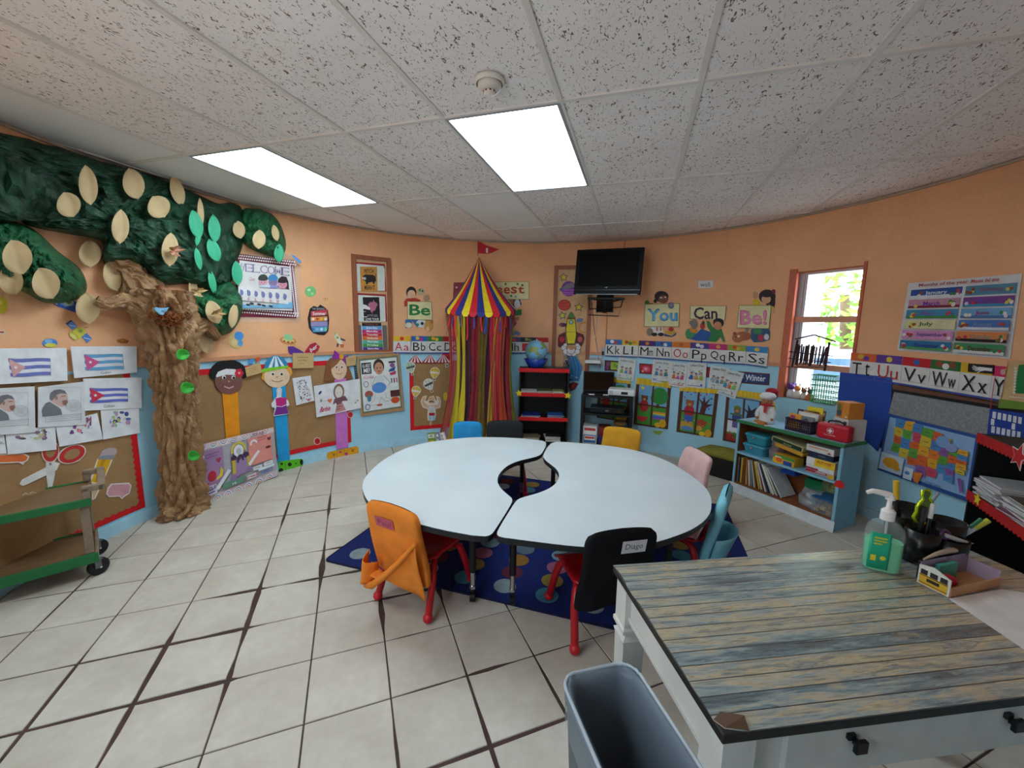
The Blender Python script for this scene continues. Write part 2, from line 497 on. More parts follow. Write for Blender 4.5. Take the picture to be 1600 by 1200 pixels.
for i in range(-16, 18):
    for j in range(-14, 14):
        g = []
        for (a0, c0), (a1, c1) in (((0, 0), (0, 1)), ((0, 1), (1, 1)), ((1, 1), (1, 0)), ((1, 0), (0, 0))):
            for t in (0., .12, .4, .7, .9):
                a, c = a0+(a1-a0)*t, c0+(c1-c0)*t
                x, y = O0[0]+E1[0]*(i+a)+E2[0]*(j+c), O0[1]+E1[1]*(i+a)+E2[1]*(j+c)
                n = mnoise.noise((x*1.5+7, y*1.5, .3))+.5*mnoise.noise((x*5.5, y*5.5, 2.))
                wd_ = math.exp(-((x+.85)**2/.9+(y-2.35)**2/1.6))+.12
                gap = (.0028+.0165*min(1, wd_)*max(0, min(1, n*2.3+.22))**1.4)/.327
                da = gap*(1-2*a)/max(abs(1-2*a), 1e-6) if min(a, 1-a) < .01 else 0
                dc = gap*(1-2*c)/max(abs(1-2*c), 1e-6) if min(c, 1-c) < .01 else 0
                g.append((O0[0]+E1[0]*(i+a+da)+E2[0]*(j+c+dc), O0[1]+E1[1]*(i+a+da)+E2[1]*(j+c+dc)))
        pl = clip(g)
        if not pl: continue
        ar = abs(sum(p[0]*q[1]-p[1]*q[0] for p, q in zip(pl, pl[1:]+pl[:1])))/2
        if ar < .004: continue
        nt_ += 1
        cx, cy = sum(p[0] for p in pl)/len(pl), sum(p[1] for p in pl)/len(pl)
        tb = MB(); n = len(pl)
        top = [((x-cx)*.988, (y-cy)*.988, 0.) for x, y in pl]; bot = [(x-cx, y-cy, -.0035) for x, y in pl]
        tb.add(bot+top, [tuple(range(n, 2*n))]+[(k, (k+1) % n, n+(k+1) % n, n+k) for k in range(n)], TILE)
        o = link('floor_tile', tb.mesh('floor_tile'), floor); o.location = (cx, cy, 0)

# ------------------------------------------------------------------ ceiling: slab, hanging tiles, grid, light panels
b = MB(); b.prism(disc, HC+.05, HC+.2, WHITE)
ceil_ = struct('ceiling', b)
CA = .297
def G(gx, gy):                                                    # ceiling-grid axes to room axes
    c, s = cos(CA), sin(CA); return (gx*c+gy*s, -gx*s+gy*c)
GX0, GXP, GY0, GYP = -.42, .613, 2.08, 1.21
LIGHTS = {(-1, 0), (-4, 0)}
FILL_LIGHTS = {(-3, -2)}                                                   # one extra panel, added out of view to brighten the left floor
PLAIN = {(-2, 1), (-4, 1), (-5, 0), (-5, -1), (-5, 1), (-6, 0), (-6, -1), (-3, 2), (-2, 2)}
fullmesh = {}
cells = []
for i in range(-8, 8):
    for j in range(-4, 4):
        x0, x1 = GX0+GXP*i+.004, GX0+GXP*(i+1)-.004
        y0, y1 = GY0+GYP*j+.004, GY0+GYP*(j+1)-.004
        g = [G(x0, y0), G(x1, y0), G(x1, y1), G(x0, y1)]
        pl = clip(g, RW+.005)
        if not pl: continue
        c = G((x0+x1)/2, (y0+y1)/2)
        if (i, j) in LIGHTS or (i, j) in FILL_LIGHTS: cells.append((i, j, c)); continue
        inv = lambda p: ((p[0]-c[0])*cos(CA)-(p[1]-c[1])*sin(CA), (p[0]-c[0])*sin(CA)+(p[1]-c[1])*cos(CA))
        m = PLAINTILE if (i, j) in PLAIN else FISS
        key = m.name if len(pl) == 4 and max(math.hypot(p[0]-q[0], p[1]-q[1]) for p, q in zip(pl, g)) < 1e-4 else None
        me = fullmesh.get(key) if key else None
        if not me:
            tb = MB(); tb.prism([inv(p) for p in pl], .004, .018, m); me = tb.mesh('ceiling_tile')
            if key: fullmesh[key] = me
        o = link('ceiling_tile', me, ceil_); o.location = (c[0], c[1], HC+(.0015 if (i*7+j*3) % 5 else -.001)); o.rotation_euler = (0, 0, -CA)
gm = MB()
def tbar(p, q, dz=0.):
    """a grid bar, cut where it meets the wall"""
    n = 60; ins = [k for k in range(n+1) if math.hypot(p[0]+(q[0]-p[0])*k/n-CX, p[1]+(q[1]-p[1])*k/n-CY) < RW-.005]
    if len(ins) < 2: return
    a, b_ = ins[0]/n, ins[-1]/n
    A = Vector((p[0]+(q[0]-p[0])*a, p[1]+(q[1]-p[1])*a, HC)); B = Vector((p[0]+(q[0]-p[0])*b_, p[1]+(q[1]-p[1])*b_, HC))
    t = (B-A).normalized(); nn = Vector((-t.y, t.x, 0))*.012
    vs = [A-nn, B-nn, B+nn, A+nn]; up = Vector((0, 0, .008)); dn = Vector((0, 0, -.003-dz))
    gm.add([v+dn for v in vs]+[v+up for v in vs], [(3, 2, 1, 0), (4, 5, 6, 7), (0, 1, 5, 4), (1, 2, 6, 5), (2, 3, 7, 6), (3, 0, 4, 7)], GRID)
for i in range(-8, 9): tbar(G(GX0+GXP*i, -3), G(GX0+GXP*i, 7))
for j in range(-4, 5): tbar(G(-6, GY0+GYP*j), G(6, GY0+GYP*j), .001)
part(ceil_, 'ceiling_grid', gm)
struct('trim_3', band(-120, 240, HC-.016, HC-.001, .02, M('#b9a48f', .6)))
PANEL = emit('#dff6ff', PANEL_STRENGTH)
for i, j, c in cells:
    lab = {(-1, 0): 'bright square-looking ceiling light panel right of the other, below the smoke detector',
           (-4, 0): 'long bright ceiling light panel nearer the paper tree'}.get((i, j), 'added unseen fill light panel in the ceiling above and behind the viewer')
    r = root('ceiling_light', lab, 'light', (c[0], c[1], HC), -CA, 'ceiling light panels')
    f = MB(); x, y = GXP/2-.004, GYP/2-.004
    for sx in (-1, 1): f.bx(sx*x, sx*(x-.016), -y, y, -.006, .012, M('#9da0a2', .4))
    for sy in (-1, 1): f.bx(-x+.016, x-.016, sy*y, sy*(y-.016), -.006, .012, M('#9da0a2', .4))
    part(r, 'frame', f)
    f = MB(); f.bx(-x+.016, x-.016, -y+.016, y-.016, .0, .006, PANEL); part(r, 'diffuser', f)

# ------------------------------------------------------------------ window
def window(a, b, c, d, name, rails, see=True):
    tb = MB()
    fm = M('#c8694c', .5)
    tw = .9
    for t0, t1, h0, h1 in ((a-tw, a+.35, c, d+.03), (b-.25, b+.2, c, d+.03)):
        tb.grid(lambda x, y: wp(t0+(t1-t0)*x, h0+(h1-h0)*y, .012), 1, 1, fm, False)
        for t in (t0, t1): tb.add([wp(t, h0, .012), wp(t, h1, .012), wp(t, h1, -.03), wp(t, h0, -.03)], [(0, 1, 2, 3)], fm)
    tb.grid(lambda x, y: wp(a-tw+(b-a+tw+.2)*x, d-.012+.042*y, .013-.04*(y > .99)), 6, 1, fm, False)
    struct_r = link(name, tb.mesh(name)); struct_r['kind'] = 'structure'
    al = M('#b9bfc6', .45)
    f = MB()
    A, B = wp(a, c, -.09), wp(b, c, -.09); ex = (B-A).normalized(); ln = (B-A).length
    en = Vector((ex.y, -ex.x, 0))
    Xm = Matrix(((ex.x, en.x, 0, A.x), (ex.y, en.y, 0, A.y), (0, 0, 1, 0), (0, 0, 0, 1)))
    f.X = Xm
    for x0, x1 in ((0, .055), (.06, .085), (ln-.03, ln)): f.bx(x0, x1, -.04, .02, c, d, al)
    f.bx(0, ln, -.04, .02, d-.025, d, al); f.bx(0, ln, -.04, .02, c, c+.03, al)
    f.bx(0, .022, -.36, -.04, c, d, M('#c3ccd6', .5)); f.bx(.022, .05, -.14, -.10, c, d, M('#aab4be', .4))
    part(struct_r, 'window_frame', f)
    for h in rails:
        f = MB(Xm); f.bx(0, ln, -.02, .05, h-.026, h+.026, M('#d69a7c', .5)); part(struct_r, 'window_rail', f)
    hs_ = [c]+list(rails)+[d]
    for h0, h1 in zip(hs_, hs_[1:]):
        f = MB(Xm); f.bx(.05, ln-.02, -.014, -.01, h0+.02, h1-.02, GLASS); part(struct_r, 'pane', f)
    return Xm, ln
GLASS = thin_glass()
WX, WLN = window(*WIN[0], 'window_1', (1.635, 1.20))
window(*WIN[1], 'added_window', (1.5,))  # unseen opening, added to let fill daylight into the room
for a, b_, c, d in WIN:                                            # light portals: they only steer the sampling of the sky
    L = bpy.data.lights.new('portal', 'AREA'); L.shape = 'RECTANGLE'
    A, B = wp(a, (c+d)/2, -.16), wp(b_, (c+d)/2, -.16)
    L.size = (B-A).length; L.size_y = d-c; L.cycles.is_portal = True
    o = bpy.data.objects.new('portal', L); COL.objects.link(o)
    mid = (A+B)/2; o.location = mid
    dr = (Vector((CX, CY, mid.z))-mid).normalized(); o.rotation_euler = dr.to_track_quat('-Z', 'Y').to_euler()
# ------------------------------------------------------------------ more materials
def wood(h, h2, scale=6., rough=.5, sx=(1., 12., 12.)):
    k = ('wood', h, h2, sx)
    if k in _mats: return _mats[k]
    m, nt, p = newmat('mat_wood_'+h.strip('#'))
    f = noise(nt, scale, 5, rough=.65, dist=.6, sxyz=sx)
    nt.links.new(ramp(nt, f, .32, hexc(h), .68, hexc(h2)), p.inputs['Base Color'])
    p.inputs['Roughness'].default_value = rough; bump(nt, p, f, .12, .004)
    _mats[k] = m
    return m
BLACK = M('#141416', .45); BLACKP = M('#0d0d0f', .3); RED = M('#c4191f', .5); CHROME = metal('#c9ccd0', .18)
REDPL = M('#b3131b', .3, 0, .03)

# ------------------------------------------------------------------ rug
RO = Vector((-1.198, 2.452, 0)); rex = Vector((.9513, -.3083, 0)); rey = Vector((.3083, .9513, 0))
RZ = math.atan2(rex.y, rex.x)
rug = root('rug', 'navy blue rug with rows of coloured dots under the round table', 'rug', RO, RZ)
b = MB()
def rr(x0, x1, y0, y1, r, n=5):
    out = []
    for cx, cy, a in ((x1-r, y0+r, -90), (x1-r, y1-r, 0), (x0+r, y1-r, 90), (x0+r, y0+r, 180)):
        out += [(cx+r*cos(rad(a+90*i/n)), cy+r*sin(rad(a+90*i/n))) for i in range(n+1)]
    return out
b.prism(rr(0, 2.64, 0, 1.84, .03), .0005, .009, M('#0e1f62', .95, 0, .15, 40., .4))
part(rug, 'carpet', b)
b = MB(); lp = [(x, y, .006) for x, y in rr(.004, 2.636, .004, 1.836, .03)]; b.tube(lp, .006, M('#0c1238', .9), 6, closed=True)
part(rug, 'binding', b)
dotc = ['#8a979d', '#94526a', '#482a5a', '#5c1c30', '#6f8a92', '#3f7a8a', '#8f6228', '#7a2228', '#8c702c', '#5a6a76']
dm = {}
for c in range(10):
    for r in range(12):
        if c == 0 and r not in (0, 5, 10): continue
        if c in (1, 9) and r % 2: continue
        k = dotc[(r*3+c*5) % 10]
        if k not in dm:
            t = MB(); t.prism([(.066*cos(2*pi*i/20), .066*sin(2*pi*i/20)) for i in range(20)], .009, .0105, M(k, .95, 0, .1, 40.)); dm[k] = t.mesh('dot')
        o = link('dot', dm[k], rug); o.location = (.17+.255*c, .14+.142*r, 0)

# ------------------------------------------------------------------ the two half-round tables
TH = .55
def laminate():
    m, nt, p = newmat('mat_table_laminate')
    f = noise(nt, 2.5, 4)
    nt.links.new(ramp(nt, f, .3, hexc('#c9d2d8'), .7, hexc('#d5dde2')), p.inputs['Base Color'])
    p.inputs['Roughness'].default_value = .28; p.inputs['Specular IOR Level'].default_value = .5
    return m
LAM = laminate()
LT = [(857, 689), (830, 686), (800, 684), (770, 683), (740, 683), (715, 685), (690, 688), (668, 691), (650, 695), (630, 702), (613, 710), (597, 720), (585, 730), (574, 741), (567, 752), (566, 763), (570, 776), (580, 789), (597, 800), (625, 811), (660, 820), (697, 829), (735, 836), (756, 838), (767, 836), (773, 829), (800, 786), (801, 780), (796, 775), (783, 764), (778, 756), (777, 748), (780, 740), (791, 728), (809, 720), (828, 716), (843, 712), (848, 707)]
RT = [(861, 690), (880, 690.5), (905, 692), (938, 695), (962, 698), (986, 702), (1010, 708), (1033, 716), (1050, 724), (1065, 733), (1082, 744), (1097, 756), (1106, 766), (1111, 777), (1112, 790), (1110, 801), (1102, 813), (1081, 828), (1049, 840), (1014, 850), (980, 855), (945, 856), (903, 854), (859, 849), (812, 843), (782, 839), (776, 835), (777, 829), (803, 787), (808, 781), (816, 777), (843, 770), (859, 763), (869, 755), (874, 746), (873, 738), (868, 731), (857, 723), (849, 716), (849, 709)]
def smooth_loop(P, n=3, k=1):
    N = len(P); out = []
    for i in range(N):
        p0, p1, p2, p3 = P[i-1], P[i], P[(i+1) % N], P[(i+2) % N]
        for j in range(n):
            t = j/n
            out.append(tuple(.5*((2*p1[a])+(-p0[a]+p2[a])*t+(2*p0[a]-5*p1[a]+4*p2[a]-p3[a])*t*t+(-p0[a]+3*p1[a]-3*p2[a]+p3[a])*t**3) for a in (0, 1)))
    return out
def halftable(px, label, legs, c0):
    pl = [tuple(fl(u, v, TH)[:2]) for u, v in px]
    for _ in range(1):
        pl = [tuple((pl[i-1][a]+6*pl[i][a]+pl[(i+1) % len(pl)][a])/8 for a in (0, 1)) for i in range(len(pl))]
    pl = [(x-c0[0], y-c0[1]) for x, y in smooth_loop(pl)]
    r = root('half_round_table', label, 'table', (c0[0], c0[1], 0), 0, 'half-round tables pushed together')
    b = MB(); b.prism(pl, TH-.003, TH, LAM); part(r, 'tabletop', b)
    b = MB(); n = len(pl)
    ed = M('#15161a', .4)
    b.add([(x, y, TH-.0005) for x, y in pl]+[(x, y, TH-.032) for x, y in pl], [(i, (i+1) % n, n+(i+1) % n, n+i) for i in range(n)], ed)
    b.add([(x, y, TH-.032) for x, y in pl], [tuple(range(n))], M('#3b3a3a', .7))
    part(r, 'edge_band', b)
    for x, y in legs:
        x -= c0[0]; y -= c0[1]
        b = MB(); b.cyl((x, y, .18), (x, y, TH-.03), .0185, BLACK)
        b.cyl((x, y, TH-.05), (x, y, TH-.031), .05, BLACK, n=14)
        o = part(r, 'leg', b)
        b = MB(); b.cyl((x, y, .10), (x, y, .20), .0145, CHROME); b.cyl((x, y, .083), (x, y, .1), .019, CHROME); part(o, 'leg_insert', b)
        b = MB(); b.cyl((x-.014, y, .03), (x+.014, y, .03), .0285, BLACKP, n=18); b.cyl((x, y, .03), (x, y, .088), .011, BLACKP)
        part(o, 'caster', b)
    return r
halftable(LT, 'left half of the white-topped round table, beside the orange-covered chair', [(-.2, 2.09), (-.62, 2.55), (-.52, 3.2), (.10, 3.42)], (-.35, 2.75))
halftable(RT, 'right half of the white-topped round table, beside the black-covered chair', [(.022, 2.07), (.86, 2.05), (1.0, 2.75), (.36, 3.3)], (.6, 2.55))

# ------------------------------------------------------------------ small red chairs with fabric covers over the backs
def cover_surf(w, zt, zb, t, y0, lean, wav, seed, botw=1.):
    rnd = random.Random(seed); ph = [rnd.uniform(0, 6) for _ in range(6)]
    def f(u, v):
        a = 2*pi*u
        z = zt+(zb-zt)*v
        k = min(1., v/.16); shr = (1-(1-k)**2.6)**.5 if k < 1 else 1.
        ww = w*(.80+.20*shr)*(1+(botw-1)*v)
        tt = t*(.12+.88*shr)
        ca, sa = cos(a), sin(a)
        x = math.copysign(abs(ca)**.35, ca)*ww/2; y = math.copysign(abs(sa)**.6, sa)*tt/2
        y += wav*(sin(9*x/w+ph[0]+3*v)*v+.6*sin(17*x/w+ph[1]+5*v)*v)
        x += wav*.8*sin(7*v+ph[2])*v
        zz = z+(.018*(1-abs(2*x/w)**2) if v < .08 else 0)-(.012*sin(8*x/w+ph[3]) if v > .9 else 0)
        return (x, y0+y-lean*(zt-z)*-1*0+(-lean)*(z-.3), zz)
    return f
def chair(x, y, hd, label, col, w=.325, zt=.61, zb=.25, pocket=0, seed=1, card=None, wav=.008):
    hdv = Vector((hd[0], hd[1], 0)).normalized(); rz = math.atan2(hdv.y, hdv.x)-pi/2
    r = root('covered_chair', label, 'chair', (x, y, 0), rz, 'small red chairs round the table')
    b = MB()
    b.grid(lambda u, v: ((u-.5)*.33*(1-.12*(v < .1)), -.15+.31*v, .315-.02*sin(pi*u)*sin(pi*min(1, v*1.2))-(.03*max(0, v-.8)/.2)), 10, 10, REDPL)
    part(r, 'seat', b, thick=.012)
    b = MB(); b.grid(lambda u, v: ((u-.5)*(w*.82-.04*v), -.205+.05*(1-v)**6-.2*(.265*v+.01), .31+(zt-.04-.31)*v), 8, 6, REDPL); part(r, 'backrest', b, thick=.008)
    for sx in (-1, 1):
        for sy in (-1, 1):
            yt, yb = (.085, .185) if sy > 0 else (-.10, -.205)
            b = MB(); b.tube([(sx*.12, yt-.06*sy, .288), (sx*.135, yt, .285), (sx*.15, yt+.025*sy, .262), (sx*.163, yt+.045*sy, .2), (sx*.178, yb, .03)], [.015, .0185, .020, .0195, .019], REDPL, 12)
            o = part(r, 'leg', b)
            b = MB(); b.ball((sx*.179, yb+.002*sy, .027), .0265, M('#c9202b', .35), 12, (1, 1, 1.0)); part(o, 'foot', b)
    mc = cloth(col)
    b = MB(); b.grid(cover_surf(w, zt, zb, .062, -.205, .20, wav, seed), 44, 22, mc)
    cv = part(r, 'seat_cover', b)
    if pocket == 1:                                               # a drooping pouch slung from one side to the other
        b = MB()
        def sling(u, v):
            xx = -.172+.345*u
            top = .475-.315*(1-u)**.8; bot = .235-.11*u+.02*(1-u)
            if u > .95: bot = .12
            z = top+(bot-top)*v
            yy = -.255-.045*sin(pi*min(1, u*1.15))*sin(pi*(.25+.6*v))-.2*(z-.3)*1.+.006*sin(9*u+6*v)
            return (xx-.025*(1-u)*v*0, yy-.045*(1-u)*sin(pi*v), z)
        b.grid(sling, 26, 10, mc)
        b.tube([(-.172, -.25, .17), (-.155, -.30, .155), (-.10, -.318, .18), (-.02, -.322, .25), (.07, -.31, .345), (.172, -.285, .47)], [.012, .018, .017, .015, .012, .007], mc, 10)
        b.grid(lambda u, v: (-.185+.07*u, -.25-.075*sin(pi*u)-.2*(.2-.3)*0-.02*v, .275-.09*v+.05*(1-u)*(v < .5)), 8, 6, mc)
        part(cv, 'pocket', b, thick=.004)
    if pocket == 2:                                               # an open bucket pocket
        b = MB()
        b.grid(lambda u, v: (-.165*cos(pi*u)*(1.02-.12*v), -.235-.10*sin(pi*u)*(1-.35*v)-.2*(.34-.25*v-.3), .355-.26*v+.012*sin(5*u)), 20, 8, mc)
        part(cv, 'pocket', b, thick=.004)
    if card:
        txt, bg, ink, (cw, ch), (ox, oz) = card
        en = Vector((0, -1, -.2)).normalized(); ez = Vector((0, -.2, 1)).normalized()
        base = Vector((ox, -.205-.2*(oz-.3)-.037, oz)) + ez*ch/2-Vector((cw/2, 0, 0))
        a = Art('x', '', '', surf=face_surf(base, Vector((cw, 0, 0)), -ez*ch, en), off=.0)
        a.k = .0; a.sheet(bg, 1, 'name_card', .003)
        m1 = a.parts['name_card']
        a.part('lettering')
        if txt: a.text(txt, .14, .25, .86, .82, ink)
        o = part(cv, 'name_card', m1)
        if txt: part(cv, 'lettering', a.parts['lettering'])
    return r
ORC = '#ee8a33'
chair(-.472, 2.185, (.48, .88), 'small red chair in an orange fabric cover with a twisted pouch', ORC, .345, .615, .20, 1, 3, ('Paul', '#c0566a', '#8d2f45', (.125, .058), (-.03, .53)))
chair(.445, 1.97, (-.22, .97), 'small red chair in a black fabric cover with a white Diago name card', '#0e0e12', .345, .63, .23, 0, 5, ('Diago', '#d6d6d8', '#33343a', (.118, .066), (.045, .57)))
chair(1.045, 2.415, (-.84, .54), 'small red chair in a pale blue cover with an open bucket pocket', '#86c8d8', .31, .60, .20, 2, 8, ('', '#d85d78', '#d85d78', (.06, .05), (.03, .45)))
chair(1.20, 3.03, (-.95, -.15), 'small red chair in a pale pink cover beyond the table edge', '#e6bdbb', .33, .585, .28, 0, 11, None, .018)
chair(.93, 3.52, (-.45, -.9), 'small red chair in a mustard yellow cover facing the media cart', '#d29a2c', .35, .585, .28, 0, 14, None, .014)
chair(-.05, 3.70, (.05, -1), 'small red chair in a charcoal cover in front of the black shelf', '#24272a', .36, .585, .28, 0, 17, None, .012)
chair(-.41, 3.78, (.12, -1), 'small red chair in a bright blue cover in front of the circus tent', '#2a8fc9', .29, .55, .28, 0, 19, None, .004)

# ------------------------------------------------------------------ desk with a worn plank print
DZ = .78
dex = Vector((.991, .134, 0)); DO = Vector((.332, 1.208, 0)); DRZ = math.atan2(.134, .991)
DW, DD = 1.285, .55                                               # local x to the right, local y away from the viewer
DO2 = DO+Vector((.134, -.991, 0))*DD                             # near left corner
def desk_print():
    m, nt, p = newmat('mat_worn_plank_print')
    tc = nd(nt, 'ShaderNodeTexCoord'); sp = nd(nt, 'ShaderNodeSeparateXYZ'); nt.links.new(tc.outputs['Object'], sp.inputs[0])
    def rnd(f, step):
        q = nd(nt, 'ShaderNodeMath', operation='DIVIDE'); nt.links.new(f, q.inputs[0]); q.inputs[1].default_value = step
        fl_ = nd(nt, 'ShaderNodeMath', operation='FLOOR'); nt.links.new(q.outputs[0], fl_.inputs[0])
        wn = nd(nt, 'ShaderNodeTexWhiteNoise', noise_dimensions='1D'); nt.links.new(fl_.outputs[0], wn.inputs['W'])
        fr = nd(nt, 'ShaderNodeMath', operation='FRACT'); nt.links.new(q.outputs[0], fr.inputs[0])
        return wn.outputs['Value'], fr.outputs[0]
    pl, fr = rnd(sp.outputs['Y'], .0385)
    big = noise(nt, 1., 6, rough=.72, dist=.5, sxyz=(3.6, 30., 10.))
    fine = noise(nt, 1., 5, rough=.7, dist=.3, sxyz=(10., 130., 10.))
    blot = noise(nt, 1., 4, rough=.65, sxyz=(7., 13., 7.))
    r = nt.nodes.new('ShaderNodeValToRGB'); e = r.color_ramp.elements
    sm = nd(nt, 'ShaderNodeMath', operation='MULTIPLY_ADD'); nt.links.new(pl, sm.inputs[0]); sm.inputs[1].default_value = .17
    nt.links.new(big, sm.inputs[2]); nt.links.new(sm.outputs[0], r.inputs[0])
    e[0].position = .40; e[0].color = hexc('#484d50'); e[1].position = .80; e[1].color = hexc('#b3ab98')
    for po, c in ((.48, '#60757c'), (.545, '#86979b'), (.60, '#a3a59b'), (.67, '#bcab88'), (.73, '#727e83')):
        x = e.new(po); x.color = hexc(c)
    c = mixc(nt, ramp(nt, fine, .50, (0, 0, 0, 1), .66, (.75, .75, .75, 1)), r.outputs[0], hexc('#5f6b6c'))
    c = mixc(nt, ramp(nt, blot, .56, (0, 0, 0, 1), .66, (.6, .6, .6, 1)), c, hexc('#b8a482'))
    ln = nd(nt, 'ShaderNodeMath', operation='LESS_THAN'); nt.links.new(fr, ln.inputs[0]); ln.inputs[1].default_value = .07
    c = mixc(nt, ln.outputs[0], c, hexc('#2c3234'))
    nt.links.new(c, p.inputs['Base Color'])
    nt.links.new(ramp(nt, fine, .3, (.24, .24, .24, 1), .7, (.36, .36, .36, 1)), p.inputs['Roughness'])
    p.inputs['Specular IOR Level'].default_value = .9; p.inputs['Coat Weight'].default_value = .5; p.inputs['Coat Roughness'].default_value = .2
    bump(nt, p, fine, .05, .003)
    return m
DPR = desk_print()
DWH = M('#cfcdc6', .45, 0, .05, 6.)
desk = root('desk', 'white wooden desk with a worn blue and tan plank-print top', 'desk', DO2, DRZ)
b = MB(); b.bx(0, DW, 0, DD, DZ-.022, DZ-.0015, M('#23201c', .5)); part(desk, 'tabletop', b, bev=.003)
b = MB()
out = [(.0, .03), (.012, .012), (.05, .001), (DW, 0), (DW, DD), (0, DD)]   # the print, its near left corner peeled back
rg = random.Random(2); side = [(0+rg.uniform(0, .006), DD-(DD-.03)*i/14) for i in range(1, 14)]
b.prism(out+side, DZ-.0015, DZ, DPR); part(desk, 'plank_print', b)
b = MB(); b.add([(.001, .031, DZ), (.012, .013, DZ), (.055, .002, DZ), (.058, .022, DZ+.012), (.02, .04, DZ+.006)], [(0, 1, 2, 3, 4)], M('#5a4434', .6)); part(desk, 'peeling_corner', b)
b = MB(); a0 = .03
b.bx(a0, a0+.018, .06, DD-.06, DZ-.125, DZ-.022, DWH); b.bx(DW-a0-.018, DW-a0, .06, DD-.06, DZ-.125, DZ-.022, DWH); b.bx(.06, DW-.06, DD-a0-.018, DD-a0, DZ-.125, DZ-.022, DWH)
b.bx(.06, DW-.06, a0+.004, a0+.018, DZ-.16, DZ-.022, DWH)
b.bx(a0-.006, a0+.02, .06, DD-.06, DZ-.135, DZ-.122, DWH); b.bx(a0-.002, a0+.02, .06, DD-.06, DZ-.146, DZ-.135, DWH)
part(desk, 'apron', b, bev=.002)
for lx in (.012, DW-.012):
    for ly in (.012, DD-.012):
        sx, sy = (1 if lx < .1 else -1), (1 if ly < .1 else -1)
        b = MB(); cx, cy = lx+sx*.035, ly+sy*.035
        def sq(h, z): return [(cx-h, cy-h, z), (cx+h, cy-h, z), (cx+h, cy+h, z), (cx-h, cy+h, z)]
        rings = [sq(.024, 0), sq(.034, DZ-.22), sq(.038, DZ-.205), sq(.026, DZ-.195), sq(.028, DZ-.185), sq(.04, DZ-.178), sq(.04, DZ-.166), sq(.035, DZ-.16), sq(.035, DZ-.022)]
        b.add([p for q in rings for p in q], [(i*4+k, i*4+(k+1) % 4, i*4+4+(k+1) % 4, i*4+4+k) for i in range(len(rings)-1) for k in range(4)]+[(3, 2, 1, 0)], DWH)
        part(desk, 'leg', b)
b = MB(); b.bx(.16, DW-.09, .022, .036, DZ-.15, DZ-.035, M('#c6c4bd', .45)); dr = part(desk, 'drawer', b, bev=.002)
for kx in (.315, .70):
    b = MB(); b.box((kx, .018, DZ-.08), (.012, .012, .012), BLACKP); b.box((kx, .009, DZ-.08), (.027, .010, .027), BLACKP); b.box((kx-.014, .0185, DZ-.064), (.018, .008, .014), BLACKP)
    part(dr, 'knob', b, bev=.002)

# ------------------------------------------------------------------ waste bin with a clear liner
BH = .625
br = root('waste_bin', 'grey plastic waste bin with a clear liner, beside the desk', 'bin', (.290, .765, 0), rad(14))
GB = M('#66717b', .45, 0, .05)
def rect_ring(w, d, r, z, n=5): return [(x, y, z) for x, y in rr(-w/2, w/2, -d/2, d/2, r, n)]
def loft(b, rings, m, close=False):
    n = len(rings[0])
    b.add([p for q in rings for p in q], [(i*n+k, i*n+(k+1) % n, i*n+n+(k+1) % n, i*n+n+k) for i in range(len(rings)-1) for k in range(n)], m, True)
    if close: b.add(list(rings[-1]), [tuple(range(n))], m)
    return b
b = MB(); loft(b, [rect_ring(.150, .32, .03, .0), rect_ring(.195, .415, .04, BH-.03), rect_ring(.208, .428, .045, BH-.03), rect_ring(.208, .428, .045, BH), rect_ring(.194, .414, .04, BH), rect_ring(.188, .408, .04, BH-.04), rect_ring(.144, .314, .03, .01)], GB, True)
part(br, 'bin_body', b)
LIN = sheer('#8fa3b3', .32, .25)
b = MB()
def lin(u, v):
    pts = rr(-.5, .5, -.5, .5, .2, 5); k = u*len(pts); i = int(k) % len(pts); t = k-int(k); p, q = pts[i], pts[(i+1) % len(pts)]
    x, y = p[0]+(q[0]-p[0])*t, p[1]+(q[1]-p[1])*t
    if v < .3: z = BH-.09+.095*(v/.3); w, d = .216, .436
    elif v < .36: z = BH+.006; w, d = .205, .425
    else: z = BH-(v-.36)*.7; w, d = .178-.05*(v-.36), .398-.12*(v-.36)
    wob = .004*sin(37*u)+.003*sin(71*u+4*v)
    if v >= .36: wob = .010*sin(23*u+7*v)*min(1, (v-.36)*3)
    return (x*(w+wob), y*(d+wob), z+(.006*sin(31*u) if v < .05 else 0))
b.grid(lin, 90, 16, LIN); part(br, 'liner', b)
b = MB(); b.tube([(x*1.01, y*1.01, BH+.004+.002*sin(9*i)) for i, (x, y, z) in enumerate(rect_ring(.204, .424, .045, 0, 9))], .0045, sheer('#d3e0ea', .6, .2), 8, closed=True); part(br, 'liner_fold', b)
class Fr:
    """a local frame: x along the front, y into the depth, z up"""
    def __init__(s, o, rz): s.o, s.rz = Vector(o), rz; s.X = xf(o, rz); s.Y = s.X.inverted()
    def w(s, x, y, z): return s.X @ Vector((x, y, z))
    def hit(s, u, v, y=0.):
        """(x, z) where a measured point falls on the plane at depth y"""
        d = s.Y.to_3x3() @ Vector(ray(u, v)); e = s.Y @ Vector((0, 0, CAMZ)); t = (y-e.y)/d.y
        return e.x+d.x*t, e.z+d.z*t
    def surf(s, y=0.):                                            # flat art on the plane at depth y, given in measured points
        def f(u, v, k):
            x, z = s.hit(u, v, y); return s.w(x, y-k, z)
        return f
    def lsurf(s, y=0.):                                           # flat art on the plane at depth y, given in local (x, z)
        return lambda x, z, k: s.w(x, y-k, z)
    def root(s, name, label, cat, x, y, z, a=0., group=None): return root(name, label, cat, s.w(x, y, z), s.rz+a, group)
